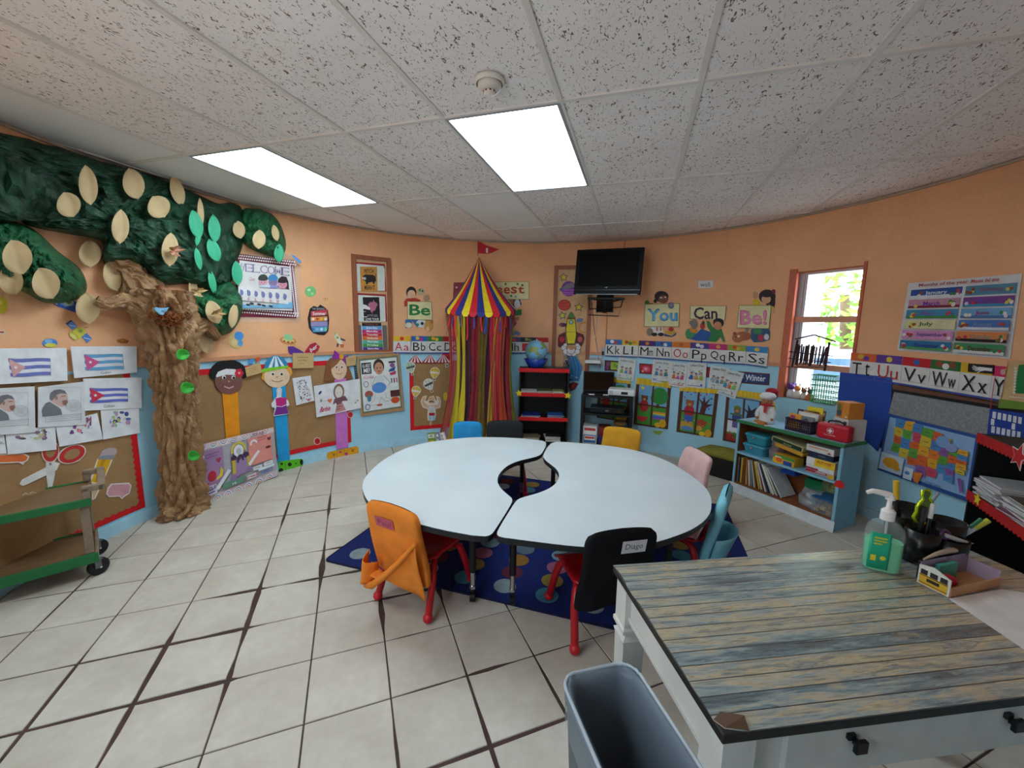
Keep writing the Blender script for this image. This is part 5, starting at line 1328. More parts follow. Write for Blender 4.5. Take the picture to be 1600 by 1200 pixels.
# ------------------------------------------------------------------ paper tree
from mathutils import noise as mn
def crumple(h1, h2, name):
    m, nt, p = newmat(name)
    f = noise(nt, 9., 6, rough=.7, dist=.8)
    nt.links.new(ramp(nt, f, .3, hexc(h1), .7, hexc(h2)), p.inputs['Base Color']); p.inputs['Roughness'].default_value = .45
    bump(nt, p, f, .9, .03)
    return m
KRAFT = crumple('#80593a', '#b58b5f', 'mat_crumpled_kraft'); LEAFG = crumple('#072417', '#1b5234', 'mat_crumpled_green'); LEAFG2 = crumple('#0c4325', '#1d7042', 'mat_crumpled_green_bright')
KARD = M('#cdb083', .7, 0, .04); MINT = M('#3fae84', .6, 0, .03); LIME = M('#3fae3a', .5, 0, .04)
tbase = wp(*pw(284, 800, .14), .14); tbase.z = 0
tree = root('paper_tree', 'crumpled paper tree with brown trunk, green crown and paper leaves on the left wall', 'tree', tbase)
def woff(u, v, off): return wp(*pw(u, v, off), off)-tbase
def ridg(p): return abs(mn.noise(p))
def limb(pts, n, m_, mat, amp, seed=0.):
    """a crumpled paper tube along measured points: (u, v, offset, half width in metres)"""
    P = [woff(u, v, o) for u, v, o, r in pts]; Rr = [r for *_, r in pts]
    def f(a, t):
        k = t*(len(P)-1); i = min(int(k), len(P)-2); s = k-i
        c = P[i].lerp(P[i+1], s); r = Rr[i]+(Rr[i+1]-Rr[i])*s
        ax = (P[i+1]-P[i]).normalized(); out = Vector((CX-c.x-tbase.x, CY-c.y-tbase.y, 0)).normalized(); sd = ax.cross(out).normalized(); out = sd.cross(ax)
        an = 2*pi*a; d = sd*cos(an)+out*sin(an)*.8
        q = Vector((cos(an)*1.5, sin(an)*1.5, t*len(P)*.55+seed))
        fold = .55*ridg(q*1.9)+.5*ridg(q*4.1)+.14*ridg(q*9.5)+.55*abs(sin(an*4+7*mn.noise(q*.8)+2.5*t*len(P)**.5))
        rr_ = r*(1+amp*1.35*(fold-.55))
        return c+d*rr_
    b = MB(); b.grid(f, n, m_, mat, False); return b
part(tree, 'trunk', limb([(290, 806, .17, .165), (288, 785, .15, .145), (286, 740, .14, .135), (282, 680, .14, .135), (277, 620, .14, .135), (272, 570, .14, .145), (266, 530, .14, .165), (258, 490, .14, .185), (252, 455, .13, .19)], 84, 130, KRAFT, .42))
part(tree, 'branch', limb([(250, 500, .14, .09), (222, 485, .13, .07), (195, 470, .12, .05), (165, 475, .10, .035), (150, 468, .08, .03)], 30, 30, KRAFT, .4, 3.))
part(tree, 'branch', limb([(285, 530, .14, .08), (305, 512, .15, .06), (322, 505, .14, .05), (338, 528, .06, .04)], 30, 26, KRAFT, .4, 7.))
part(tree, 'branch', limb([(235, 480, .10, .11), (205, 430, .05, .09), (180, 395, .05, .08)], 30, 24, KRAFT, .4, 9.))
part(tree, 'root_flare', limb([(262, 815, .14, .05), (285, 803, .22, .055), (318, 800, .20, .05), (338, 792, .10, .035)], 30, 26, KRAFT, .6, 5.))
LOBES = [((185, 345), [(-110, 180), (0, 207), (88, 226), (181, 248), (257, 258), (280, 272), (303, 298), (341, 318), (370, 316), (382, 342), (379, 382), (370, 412), (359, 444), (335, 455), (292, 444), (257, 444), (222, 423), (163, 412), (158, 377), (102, 365), (44, 353), (17, 336), (-60, 345), (-120, 300)], .20, LEAFG, 'crown'),
         ((45, 410), [(-40, 352), (0, 343), (48, 355), (90, 392), (125, 420), (136, 450), (120, 468), (75, 474), (40, 458), (0, 440), (-30, 420)], .22, LEAFG2, 'crown_clump'),
         ((412, 362), [(380, 327), (408, 325), (435, 345), (447, 382), (437, 402), (408, 396), (380, 380), (374, 350)], .16, LEAFG2, 'crown_clump'),
         ((340, 484), [(303, 462), (328, 452), (358, 440), (378, 462), (378, 490), (362, 518), (332, 525), (308, 508), (299, 482)], .17, LEAFG2, 'crown_clump')]
def bulge(l, u, v):
    (cu, cv), ol, dp, _, _ = l
    best = None
    a = math.atan2(v-cv, u-cu)
    n = len(ol)
    for i in range(n):
        (x0, y0), (x1, y1) = ol[i], ol[(i+1) % n]
        dx, dy = cos(a), sin(a); ex, ey = x1-x0, y1-y0
        den = dx*ey-dy*ex
        if abs(den) < 1e-9: continue
        t = ((x0-cu)*ey-(y0-cv)*ex)/den; s = ((x0-cu)*dy-(y0-cv)*dx)/den
        if t > 0 and -1e-6 <= s <= 1+1e-6: best = t if best is None else max(best, t)
    if not best: return 0.
    k = math.hypot(u-cu, v-cv)/best
    return dp*max(0, 1-k**3)**.5 if k < 1 else 0.
for li, l in enumerate(LOBES):
    (cu, cv), ol, dp, mat, nm = l
    OL = smooth_loop(ol, 4)
    def f(a, t, OL=OL, cu=cu, cv=cv, dp=dp, li=li):
        k = a*len(OL); i = int(k) % len(OL); s = k-int(k); p, q = OL[i], OL[(i+1) % len(OL)]
        x, y = p[0]+(q[0]-p[0])*s, p[1]+(q[1]-p[1])*s
        u, v = cu+(x-cu)*t, cv+(y-cv)*t
        o = .015+dp*max(0, 1-t**3)**.5
        q_ = Vector((u*.02+li*5, v*.02, 0))
        o += (.06*ridg(q_*1.3)+.055*ridg(q_*2.9)+.03*ridg(q_*6.5)-.06)*(1 if t < .98 else .2)
        th, h = pw(u, v, max(.005, o))
        return wp(th, min(h, HC-.03), max(.005, o))-tbase
    b = MB(); b.grid(f, 96, 30, mat, False); part(tree, nm, b)
def leaf(cu, cv, w_, h_, ang, mat, nm='leaf', proud=.03, curl=.25):
    o = max(bulge(l, cu, cv) for l in LOBES)+proud
    if o < .05: o = proud+.02
    a = rad(ang)
    b = MB()
    def f(s, t):
        y = (t-.5)*h_; ww = w_/2*max(0., 1-abs(2*t-1)**2.2)**.8*(1+.12*(t-.5)); x = (2*s-1)*ww
        X_, Y_ = x*cos(a)-y*sin(a), x*sin(a)+y*cos(a)
        oo = o+curl*.10*((2*s-1)**2)*(ww/(w_/2+1e-6))*(w_/30.)-.02*(2*t-1)**2*.5
        return woff(cu+X_, cv+Y_, max(.01, oo))
    b.grid(f, 4, 10, mat); return part(tree, nm, b, thick=.0015)
Z1 = lambda x, y: (x/3.428, 190+y/3.428)
for x, y, w_, h_, a in [(472, 340, 92, 212, -8), (715, 332, 105, 172, -16), (850, 456, 112, 128, -30), (950, 370, 66, 165, -18), (367, 445, 118, 140, -22), (645, 562, 86, 182, 2), (482, 706, 108, 148, 0), (92, 725, 145, 190, -20), (246, 866, 135, 178, -25), (58, 850, 118, 165, -20), (600, 830, 82, 165, -18), (712, 880, 94, 148, -8), (1075, 484, 32, 150, -4), (1280, 578, 60, 98, -12), (1388, 630, 64, 102, 4), (1475, 596, 36, 88, -12), (1250, 1040, 46, 132, 8), (470, 1000, 118, 165, -8), (1102, 1180, 75, 125, -8)]:
    u, v = Z1(x, y); leaf(u, v, w_/3.428*1.1, h_/3.428*1.03, a, KARD)
for x, y, w_, h_, a in [(1050, 550, 66, 158, -14), (1148, 572, 60, 148, -6), (1145, 688, 62, 132, -22), (1062, 735, 34, 120, -12), (1270, 812, 52, 132, -6), (1137, 858, 36, 132, -12), (1495, 705, 48, 98, 0), (1060, 630, 26, 70, 10)]:
    u, v = Z1(x, y); leaf(u, v, w_/3.428*1.1, h_/3.428*1.03, a, MINT)
for i, (x, y, w_, h_, a, pc) in enumerate([(912, 685, 84, 178, 2, '#cf9a7c'), (835, 890, 86, 172, -14, '#cf9a7c'), (1036, 905, 44, 172, -6, '#d8bc8a'), (1145, 1020, 78, 132, -24, '#c9a877')]):
    u, v = Z1(x, y); q = leaf(u, v, w_/3.428*1.1, h_/3.428*1.03, a, KARD)
    o = max(max(bulge(l, u, v) for l in LOBES), .15)+.045
    b = MB(); c = woff(u+3, v+2, o+.01); rr_ = random.Random(i); pm = M(pc, .8, bmp=.3)
    for k in range(5):                                            # crushed paper petals
        an = 2*pi*k/5+rr_.uniform(-.3, .3); L_ = .05+rr_.uniform(0, .02)
        ex_ = (woff(u+8, v, o)-woff(u, v, o)).normalized(); ez_ = Vector((0, 0, 1)); en_ = ex_.cross(ez_)*-1
        if en_.dot(Vector((CX, CY, 0))-tbase-c) < 0: en_ = -en_
        d_ = ex_*cos(an)+ez_*sin(an)*.7; s_ = -ex_*sin(an)+ez_*cos(an)*.7
        b.grid(lambda s, t: c+d_*(L_*t)+s_*((s-.5)*.045*sin(pi*min(1, t*.8+.15)))+en_*(.012+.03*t*t+.012*sin(6*s+k)), 3, 4, pm, False)
    part(tree, 'paper_flower', b)
for u, v, r_ in [(284, 554, 11), (291, 606, 11.5), (301, 712, 10)]:
    b = MB(); b.grid(lambda s, t: woff(u+r_*.95*cos(2*pi*s)*t+2*t*cos(2*pi*s)**2, v+r_*.8*sin(2*pi*s)*t, .30+.02*t*t), 16, 3, LIME); part(tree, 'green_leaf', b, thick=.0015)
# nest and paper bird
nc = woff(262, 500, .27)+tbase
ns = root('bird_nest', 'rust brown shredded paper nest in the fork of the paper tree', 'nest', nc)
b = MB(); rn = random.Random(8); exn = (woff(270, 500, .27)-woff(262, 500, .27)).normalized(); enn = Vector((-exn.y, exn.x, 0)); enn = -enn if enn.dot(Vector((CX, CY, 0))-nc) < 0 else enn
sm = [M('#8a4a1f', .8), M('#a85f2a', .8), M('#6d3716', .8)]
for k in range(420):
    a = rn.uniform(pi*.95, 2.05*pi); r_ = rn.uniform(.02, .125); c = exn*(r_*cos(a)*1.15)+Vector((0, 0, r_*sin(a)*.75+.045))+enn*(rn.uniform(0, .07)*(1-r_/.2))
    d = Vector((rn.uniform(-1, 1), rn.uniform(-1, 1), rn.uniform(-1, 1))).normalized()*.018; s_ = d.orthogonal().normalized()*.0025
    b.add([c-d-s_, c-d+s_, c+d*.9+s_, c+d*.9-s_+enn*.006], [(0, 1, 2, 3)], sm[k % 3])
o = part(ns, 'shredded_paper', b); o['kind'] = 'stuff'
bd = root('paper_bird', 'pale blue paper bird sitting on the nest in the paper tree', 'bird', woff(252, 486, .34)+tbase)
b = MB(); m = M('#7fb0cc', .6)
b.prism([(-.045, .018), (-.03, .026), (-.012, .02), (.02, .022), (.052, .026), (.036, .008), (.02, -.008), (.004, -.028), (-.014, -.024), (-.03, -.008), (-.045, .006)], -.006, .006, m, lambda x, z, w: tuple(exn*x+enn*w+Vector((0, 0, z)))); part(bd, 'body', b)
b = MB(); b.prism([(-.005, .004), (.02, .012), (.035, .008), (.02, -.004)], .006, .012, M('#6aa0bf', .6), lambda x, z, w: tuple(exn*x+enn*w+Vector((0, 0, z)))); part(bd, 'wing', b)

# ------------------------------------------------------------------ smoke detector
sp = fl(765, 132, HC-.02)
sd = root('smoke_detector', 'white round smoke detector on the ceiling above the nearer light panel', 'detector', (sp.x, sp.y, HC-.002))
b = MB(); b.lathe([(0, 0), (.066, 0), (.068, -.012), (.058, -.02)], M('#d8d2c8', .5), n=28); part(sd, 'base', b)
b = MB(); b.lathe([(.052, -.014), (.052, -.03), (.044, -.04), (.030, -.046), (0, -.047)], M('#cfc8bd', .5), n=28); part(sd, 'cover', b)
b = MB(); b.lathe([(.026, -.046), (.026, -.058), (0, -.06)], M('#ddd6cb', .5), n=20)
part(sd, 'sensor', b)
b = MB()
for k in range(9): a = 2*pi*k/9; b.box((.027*cos(a), .027*sin(a), -.05), (.008, .002, .006), M('#7a2a26', .5), Matrix.Rotation(a+pi/2, 4, 'Z'))
part(sd, 'red_print', b)
# ------------------------------------------------------------------ boarded niches with wooden frames
FRM = wood('#8a4a30', '#a05a3a', 4., .55, (8., 8., 1.))
def niche(name, t0, t1, h0, h1, wt=.95, wh=.045, bottom=True):
    b = MB(); b.grid(lambda u, v: wp(t0+(t1-t0)*u, h0+(h1-h0)*v, .002), 4, 1, M('#d3a67c', .7), False)
    r = struct(name, b)
    def rail(a0, a1, g0, g1):
        b = MB(); pr = [(g0, 0.), (g0, .024), (g1, .024), (g1, 0.)]
        b.grid(lambda u, v: wp(a0+(a1-a0)*u, *pr[min(3, int(v*3+.5))]), max(1, int((a1-a0)/1.5)), 3, FRM, False)
        for a in (a0, a1): b.add([wp(a, g0), wp(a, g0, .024), wp(a, g1, .024), wp(a, g1)], [(0, 1, 2, 3)], FRM)
        part(r, 'frame_rail', b)
    rail(t0, t0+wt, h0, h1); rail(t1-wt, t1, h0, h1); rail(t0+wt, t1-wt, h1-wh, h1)
    if bottom: rail(t0+wt, t1-wt, h0, h0+.02)
    return r
niche('window_4', -40.9, -32.2, 1.20, 2.292)
niche('window_5', 7.8, 17.3, .96, 2.302, bottom=False)

TH_ = lambda th, h, off: wp(th, h, off)
# ------------------------------------------------------------------ bulletin boards
def kraftboard():
    m, nt, p = newmat('mat_kraft_board')
    f = noise(nt, 3.5, 5, rough=.6, dist=.6)
    nt.links.new(ramp(nt, f, .3, hexc('#957048'), .7, hexc('#ac8559')), p.inputs['Base Color']); p.inputs['Roughness'].default_value = .75
    bump(nt, p, f, .5, .02); return m
KB_ = kraftboard(); TRIMR = M('#d71820', .6)
def board(label, t0, t1, h0, h1, sides, bw=.05, sc=True, off=.004):
    A = Art('bulletin_board', label, 'board', off=off, surf=wp)
    A.part('backing_paper'); A.rect(t0, h0, t1, h1, KB_, 2, 3, .004)
    c = wp((t0+t1)/2, (h0+h1)/2); r_ = root('bulletin_board', label, 'board', c)
    part(r_, 'backing_paper', A.cur, off=c)
    wt = math.degrees(bw/RW)
    for s in sides:
        k = int(((h1-h0) if s in 'lr' else rad(t1-t0)*RW)/.045)*4
        A.k += .0008; vs = []
        for i in range(k+1):
            e = .012*abs(sin(pi*i/4)) if sc else 0.
            if s in 'lr':
                h = h0+(h1-h0)*i/k; o, q = (t0, t0+wt-math.degrees(e/RW)) if s == 'l' else (t1, t1-wt+math.degrees(e/RW))
                vs += [wp(o, h, A.k), wp(q, h, A.k)]
            else:
                t = t0+(t1-t0)*i/k; o, q = (h0, h0+bw-e) if s == 'b' else (h1, h1-bw+e)
                vs += [wp(t, o, A.k), wp(t, q, A.k)]
        b = MB(); b.add(vs, [(2*i, 2*i+2, 2*i+3, 2*i+1) for i in range(k)], TRIMR); part(r_, 'border_strip', b, off=c)
board('kraft paper bulletin board with red scalloped border left of the paper tree', -112, -80.4, .105, 1.17, 'rb')
board('kraft paper bulletin board with red border behind the three paper children', -72.2, -42.4, .145, 1.115, 'ltrb', sc=False)
board('kraft paper circus bulletin board with red border beside the tent', -28.3, -15.5, .185, 1.07, 'lb', sc=False)

ZA, ZB, ZC, ZD, ZE, ZF, ZG = (0, 190, 3.428), (0, 500, 2.728), (300, 380, 4), (290, 520, 4.446), (520, 380, 6), (620, 370, 3.75), (780, 370, 6)
ZH, ZI, ZL, ZM, ZN, ZO, ZP, ZQ, ZR = (780, 530, 6.667), (920, 420, 4), (1180, 390, 5.218), (1310, 400, 4), (0, 530, 6.667), (300, 650, 8.572), (450, 540, 8.421), (940, 540, 8), (1000, 440, 7.059)
ZK = (1140, 560, 4.285)
ZT, ZU_, ZV, ZW, ZX, ZY, ZZ = (1420, 540, 4.617), (640, 420, 8.572), (360, 380, 9.233), (540, 390, 7.06), (640, 550, 6.667), (1400, 410, 7.5), (80, 440, 5.714)
PAPER = '#e6e6ea'
def sheet(name, label, cat, z, q, col=PAPER, off=.02, group=None, n=4):
    A = Art(name, label, cat, group, off); A.z(*z); A.q(*q); A.sheet(col, n); A.part('drawing'); return A

# ------------------------------------------------------------------ left wall: drawings, flags, cut-outs
def flag(label, q, fr, red, blue, off, word=None):
    A = sheet('flag_drawing', label, 'drawing', ZN, q, off=off, group='flag colouring sheets')
    f0 = A.f; A.z(*ZN); A.q(*fr); step = [.0, .2, .4, .6, .8, 1.]
    for i in range(5): A.poly([(x/6, step[i]+.03*sin(x)) for x in range(7)]+[((6-x)/6, step[i+1]+.03*sin(6-x)) for x in range(7)], blue if i % 2 == 0 else '#e4e4ee')
    A.poly([(0, 0), (.40, .5), (.06, 1.04)], red); A.star(.15, .5, .055, .12, '#f2f2f2')
    A.line([(0, 0), (1, .02), (1, 1.0), (.06, 1.04), (0, 0)], .006, '#555a7a', .012)
    if word: A.f = f0; A.part('lettering'); A.text(word, *word_box, '#6a6a70')
    return A
word_box = (.42, .86, .58, .94)
flag('purple-blue flag drawing with a pale pink triangle, leftmost above the portraits', [(-60, 95), (655, 90), (665, 430), (-60, 470)], [(35, 200), (480, 200), (485, 375), (60, 390)], '#d9a5a5', '#7279bd', .024).done()
flag('light blue flag drawing with a pink triangle, above the portraits and nearest the tree', [(700, 75), (1395, 72), (1400, 345), (740, 405)], [(838, 158), (1245, 155), (1258, 312), (850, 322)], '#d65d92', '#6aa9d6', .024, 'Cuban').done()
word_box = (.34, .84, .52, .92)
flag('blue flag drawing with a red triangle, lowest of the three flags', [(840, 410), (1452, 398), (1455, 715), (845, 745)], [(903, 508), (1305, 512), (1305, 650), (905, 662)], '#cf3b55', '#6a72c6', .020, 'Cuban').done()
def portrait(label, q, dx, off):
    A = sheet('portrait_sheet', label, 'drawing', ZN, q, '#d9dadd', off)
    A.z(*ZN); f = A.f; A.f = lambda x, y: f(x+dx, y+dx*-.10)
    A.line([(410, 500), (800, 500), (805, 870)], 3, '#a9abae')
    A.poly([(385, 745), (395, 715), (430, 665), (470, 650), (560, 700), (590, 730), (605, 785), (480, 800), (395, 810)], '#74787e')
    A.poly([(470, 650), (510, 610), (590, 690), (585, 720)], '#d6d6da')
    A.poly([(478, 640), (500, 600), (600, 560), (655, 590), (668, 640), (650, 690), (600, 705), (560, 695)], '#d0aca2')
    A.ell(585, 600, 78, 68, '#d0b0a6'); A.poly([(470, 630), (468, 590), (480, 555), (520, 528), (580, 520), (630, 535), (655, 570), (590, 562), (545, 580), (515, 620), (490, 640)], '#77747a')
    A.poly([(600, 640), (650, 630), (665, 655), (640, 690), (610, 680)], '#9a6a64'); A.line([(590, 595), (640, 590)], 6, '#6b4a44'); A.ell(540, 610, 14, 22, '#a57d74')
    A.ring(720, 690, 80, 58, .04, '#8b8d90'); A.ring(720, 690, 66, 44, .03, '#b9bbbd')
    for y in range(5): A.line([(675, 665+12*y), (765, 663+12*y)], 3, '#b2b4b6')
    A.line([(420, 805), (800, 775), (800, 832), (420, 862)], 3, '#777', closed=True)
    for y in range(2): A.line([(440, 820+18*y), (780, 793+18*y)], 3, '#9a9c9e')
    return A
portrait('grey portrait sheet of a man in a dark suit below the flags, right one', [(352, 500), (838, 440), (850, 890), (352, 918)], 0, .026).done()
portrait('brown-toned portrait sheet of a man cut by the left picture edge', [(-200, 520), (312, 490), (322, 968), (-200, 1010)], -560, .026).done()
def scribble(label, q, pal, pts, off, seed):
    A = sheet('colouring_page', label, 'drawing', ZN, q, off=off); A.z(*ZN); r = random.Random(seed)
    for x, y, rx, ry in pts:
        for _ in range(9): A.ell(x+r.uniform(-rx, rx), y+r.uniform(-ry, ry), r.uniform(.12, .3)*rx, r.uniform(.2, .45)*ry, r.choice(pal), 9)
        for _ in range(6):
            px, py = x+r.uniform(-rx, rx), y+r.uniform(-ry, ry); A.line([(px, py), (px+r.uniform(-20, 20), py+r.uniform(-20, 20))], 4, '#5a5560')
    return A
scribble('colouring page with purple and dark shapes hanging below the portraits, left one', [(20, 960), (545, 900), (560, 1150), (50, 1200)], ['#8a6a8a', '#b58aa6', '#5a4a6a', '#c9c29a'], [(290, 990, 150, 45), (430, 990, 50, 40)], .018, 1).done()
scribble('colouring page with red, purple and blue shapes, middle of the lower row', [(545, 880), (985, 770), (1045, 1040), (590, 1120)], ['#c8553a', '#9a4aa0', '#d98a9a', '#7a4a8a'], [(740, 930, 90, 50), (890, 880, 40, 60), (880, 840, 22, 26)], .020, 2).done()
scribble('colouring page of a yellow, green and blue crowd beside the red border', [(1028, 740), (1430, 718), (1440, 975), (1055, 1045)], ['#d8cf4a', '#8ac89a', '#5a6ab0', '#c59ac0', '#4a5a9a'], [(1270, 820, 100, 60), (1170, 850, 50, 50)], .016, 3).done()
scribble('narrow white page cut by the left picture edge under the lower row', [(-80, 1000), (12, 990), (40, 1190), (-80, 1200)], ['#c9c9cc'], [(-20, 1080, 20, 20)], .014, 4).done()
A = Art('speech_bubble', 'orange speech-bubble cut-out on the left board, above the trolley', 'cutout', None, .009); A.z(*ZB); A.part('card_edge'); A.poly([(-20, 572), (95, 568), (118, 580), (112, 600), (100, 605), (92, 618), (75, 608), (-20, 612)], '#e6d6cc', .004); A.part('card_face'); A.poly([(-20, 577), (92, 573), (111, 583), (106, 597), (90, 604), (72, 604), (-20, 607)], '#e0703a'); A.done()
A = Art('speech_bubble', 'pale pink speech-bubble cut-out beside the yellow pencil', 'cutout', None, .009); A.z(*ZB); A.part('card_edge'); A.poly([(455, 715), (470, 697), (545, 693), (556, 705), (548, 740), (530, 750), (515, 763), (505, 752), (460, 755), (448, 742)], '#e8dcdc', .004); A.part('card_face'); A.poly([(460, 717), (472, 702), (543, 698), (551, 707), (544, 737), (527, 746), (516, 757), (508, 748), (463, 750), (453, 740)], '#d79aa4'); A.done()
A = Art('scissors_cutout', 'large paper scissors cut-out with red handles on the left board', 'cutout', None, .009); A.z(*ZB)
A.part('blade'); A.poly([(78, 700), (90, 680), (185, 632), (230, 606), (250, 610), (235, 640), (110, 700), (90, 708)], '#e2dfdc', .004); A.poly([(190, 600), (228, 600), (228, 660), (212, 728), (200, 722), (190, 650)], '#dcd9d6', .004); A.ell(208, 614, 6, 6, '#8a8a8a')
A.part('handle')
for cx, cy, rx, ry, ro in ((208, 560, 34, 44, 8), (300, 572, 58, 34, -22)):
    A.ell(cx, cy, rx*1.1, ry*1.1, '#e6cfca', 22, rot=ro, skirt=.003); A.ell(cx, cy, rx, ry, '#c2322e', 22, rot=ro); A.ell(cx, cy, rx*.62, ry*.6, KB_, 20, rot=ro)
A.done()
A = Art('pencil_cutout', 'large yellow paper pencil cut-out with a grey-pink eraser end', 'cutout', None, .009); A.z(*ZB)
A.part('barrel'); A.poly([(412, 590), (478, 588), (430, 700), (402, 760), (388, 768), (376, 690)], '#e7dfd0', .004); A.poly([(414, 594), (472, 590), (428, 696), (384, 690)], '#e0a812'); A.poly([(430, 593), (445, 592), (405, 690), (395, 692)], '#c98f10'); A.poly([(382, 694), (424, 700), (392, 764)], '#d9b48a')
A.part('eraser'); A.poly([(412, 592), (432, 556), (460, 544), (488, 546), (494, 560), (478, 590)], '#b9a5a8', .004); A.poly([(410, 594), (416, 580), (484, 574), (476, 594)], '#8e9397'); A.done()
A = Art('cloud_cutout', 'small white outlined cloud cut-out low on the left board', 'cutout', None, .009); A.z(*ZB); A.part('outline'); A.line([(88, 748), (100, 738), (118, 742), (128, 733), (142, 736), (156, 742)], 3, '#d8cfc2'); A.poly([(92, 750), (104, 741), (140, 738), (158, 745)], '#b09068'); A.done()
A = Art('ruler_strip', 'narrow dark seam strip between the two portrait sheets', 'strip', None, .006); A.z(*ZN); A.part('strip'); A.poly([(310, 480), (345, 475), (352, 930), (322, 940)], '#4a2d33', .003); A.done()
# stickers on the orange wall
def sticker(name, label, z, fn, off=.004, cat='sticker'):
    A = Art(name, label, cat, None, off); A.z(*z); A.part('shape'); fn(A); return A.done()
sticker('sticker', 'yellow balloon sticker at the left picture edge under the crown', ZA, lambda A: (A.ell(8, 985, 28, 45, '#c9b52c', skirt=.003), A.ell(0, 970, 9, 12, '#e0d060')))
sticker('sticker', 'red and white tag sticker at the far left above the flags', ZA, lambda A: (A.poly([(-10, 1115), (22, 1120), (28, 1135), (10, 1142), (-10, 1138)], '#d8c9c0', .003), A.poly([(-8, 1122), (18, 1124), (14, 1134), (-8, 1132)], '#c2502f')))
sticker('sticker', 'blue fish-like spacecraft sticker under the left crown clump', ZZ, lambda A: (A.poly([(10, 195), (60, 165), (140, 150), (215, 175), (245, 225), (240, 285), (170, 260), (60, 225)], '#3a63b8', .003), A.poly([(60, 190), (120, 168), (190, 185), (200, 215), (120, 222)], '#86a8d8'), A.ell(150, 185, 45, 32, '#b9c8b4'), A.ell(150, 182, 22, 17, '#4f7350'), A.ell(40, 195, 12, 10, '#d7dbe2')))
sticker('sticker', 'yellow and blue satellite sticker above the light blue flag', ZZ, lambda A: (A.poly([(125, 375), (180, 345), (228, 400), (185, 430)], '#5a8fd0', .003), A.poly([(120, 375), (165, 345), (182, 348), (140, 385)], '#4a4a4e'), A.line([(160, 390), (212, 398)], 6, '#cfe0ef'), A.poly([(270, 490), (315, 460), (358, 510), (318, 548)], '#4a80c8', .003), A.line([(285, 500), (345, 515)], 6, '#cfe0ef'), A.poly([(180, 440), (250, 400), (300, 430), (285, 480), (230, 510)], '#c9c04a', .003), A.ell(195, 485, 52, 26, '#b8ae3e', rot=40), A.ell(190, 490, 38, 16, '#d6d07a', rot=40), A.ell(255, 440, 20, 16, '#8a9a4a'), A.line([(285, 415), (320, 405)], 5, '#7a6a3a')))
sticker('sticker', 'small blue and yellow flying-saucer sticker above the leftmost flag', ZN, lambda A: (A.ell(515, 40, 78, 46, '#4a86cf', skirt=.003), A.ell(520, 62, 60, 22, '#d8cf4a'), A.ell(500, 22, 40, 22, '#86b4e0')))
sticker('sticker', 'small brown rocket scrap sticker between the flag and the tree', ZZ, lambda A: (A.poly([(585, 520), (640, 508), (690, 525), (680, 550), (620, 550), (590, 540)], '#a8682c', .003), A.poly([(610, 520), (650, 515), (640, 540)], '#c98a3a')))
sticker('sticker', 'blue and sandy planet sticker beside the lowest tan leaf', ZC, lambda A: (A.ell(275, 605, 50, 52, '#d9b77a', skirt=.003), A.ell(292, 580, 30, 28, '#4a92d8', rot=30), A.ell(300, 625, 16, 20, '#5a9ad8'), A.ell(262, 620, 18, 22, '#e2c78e')))
sticker('sticker', 'green balloon sticker between the welcome poster and the niche', ZC, lambda A: (A.ell(740, 302, 35, 33, '#7cc47a', skirt=.003), A.ell(730, 292, 10, 8, '#cfeecb'), A.ell(752, 314, 9, 8, '#a4d8a0')))
sticker('sticker', 'green and orange flying-saucer sticker above the striped cap', ZC, lambda A: (A.ell(600, 608, 52, 24, '#d88a4a', rot=10, skirt=.003), A.ell(600, 606, 40, 13, '#e4c07a', rot=10), A.ell(600, 588, 30, 20, '#9ad09a', rot=10), A.ell(575, 612, 6, 5, '#7a3a2a'), A.ell(600, 618, 6, 5, '#7a3a2a'), A.ell(625, 620, 6, 5, '#7a3a2a')))
sticker('sticker', 'small white and yellow rocket sticker left of the boarded niche', ZC, lambda A: (A.poly([(885, 560), (905, 565), (935, 605), (940, 640), (915, 625), (890, 590)], '#e0dccb', .003), A.poly([(925, 590), (960, 605), (955, 612), (930, 605)], '#3a3f55'), A.poly([(905, 625), (918, 630), (910, 652), (902, 645)], '#3a3f55'), A.poly([(925, 630), (950, 632), (945, 655), (928, 650)], '#c96a3a'), A.ell(908, 590, 8, 8, '#8aa04a'), A.poly([(885, 560), (898, 562), (895, 580)], '#c8b03a')))
sticker('sticker', 'yellow square outline sticker above the season sign', ZC, lambda A: (A.line([(818, 345), (845, 342), (846, 358), (820, 360)], 4, '#d8a85a', closed=True), A.ell(832, 350, 5, 4, '#b97a3a')))
# welcome poster
A = Art('welcome_poster', 'laminated welcome poster with a dotted maroon border beside the paper tree', 'poster', None, .008); A.z(*ZV)
A.part('laminate'); A.poly([(60, 150), (800, 145), (1000, 230), (1010, 1140), (160, 1140), (60, 700)], sheer('#e8e4e0', .22, .15), .003)
A.part('border'); A.poly([(80, 150), (910, 255), (950, 1080), (60, 1060)], '#7a1d33', .003)
for i in range(26):
    t = i/25
    for (a, b_) in (((95, 175), (890, 275)), ((95, 990), (930, 1055))):
        x, y = a[0]+(b_[0]-a[0])*t, a[1]+(b_[1]-a[1])*t
        A.ell(x, y, 13, 14, '#eddde0', 8); A.ell(x+16, y+40-80*(a[1] > 500), 13, 14, '#eddde0', 8)
    x, y = 855+50*t, 330+700*t; A.ell(x, y, 12, 14, '#eddde0', 8); A.ell(x+36, y+16, 12, 14, '#eddde0', 8)
A.part('sheet'); A.poly([(90, 250), (835, 345), (865, 975), (80, 950)], '#dcd6d4'); f = A.f
A.part('lettering')
A.f = lambda x, y: f(80+x*740, 285+y*115+x*75)
for i, ch in enumerate('WELCOME'):
    A.text(ch, -.02+i*.145, .02, .125+i*.145, 1.02, '#5f6384', True); A.text(ch, .0+i*.145, .10, .107+i*.145, .94, '#e2c7d4')
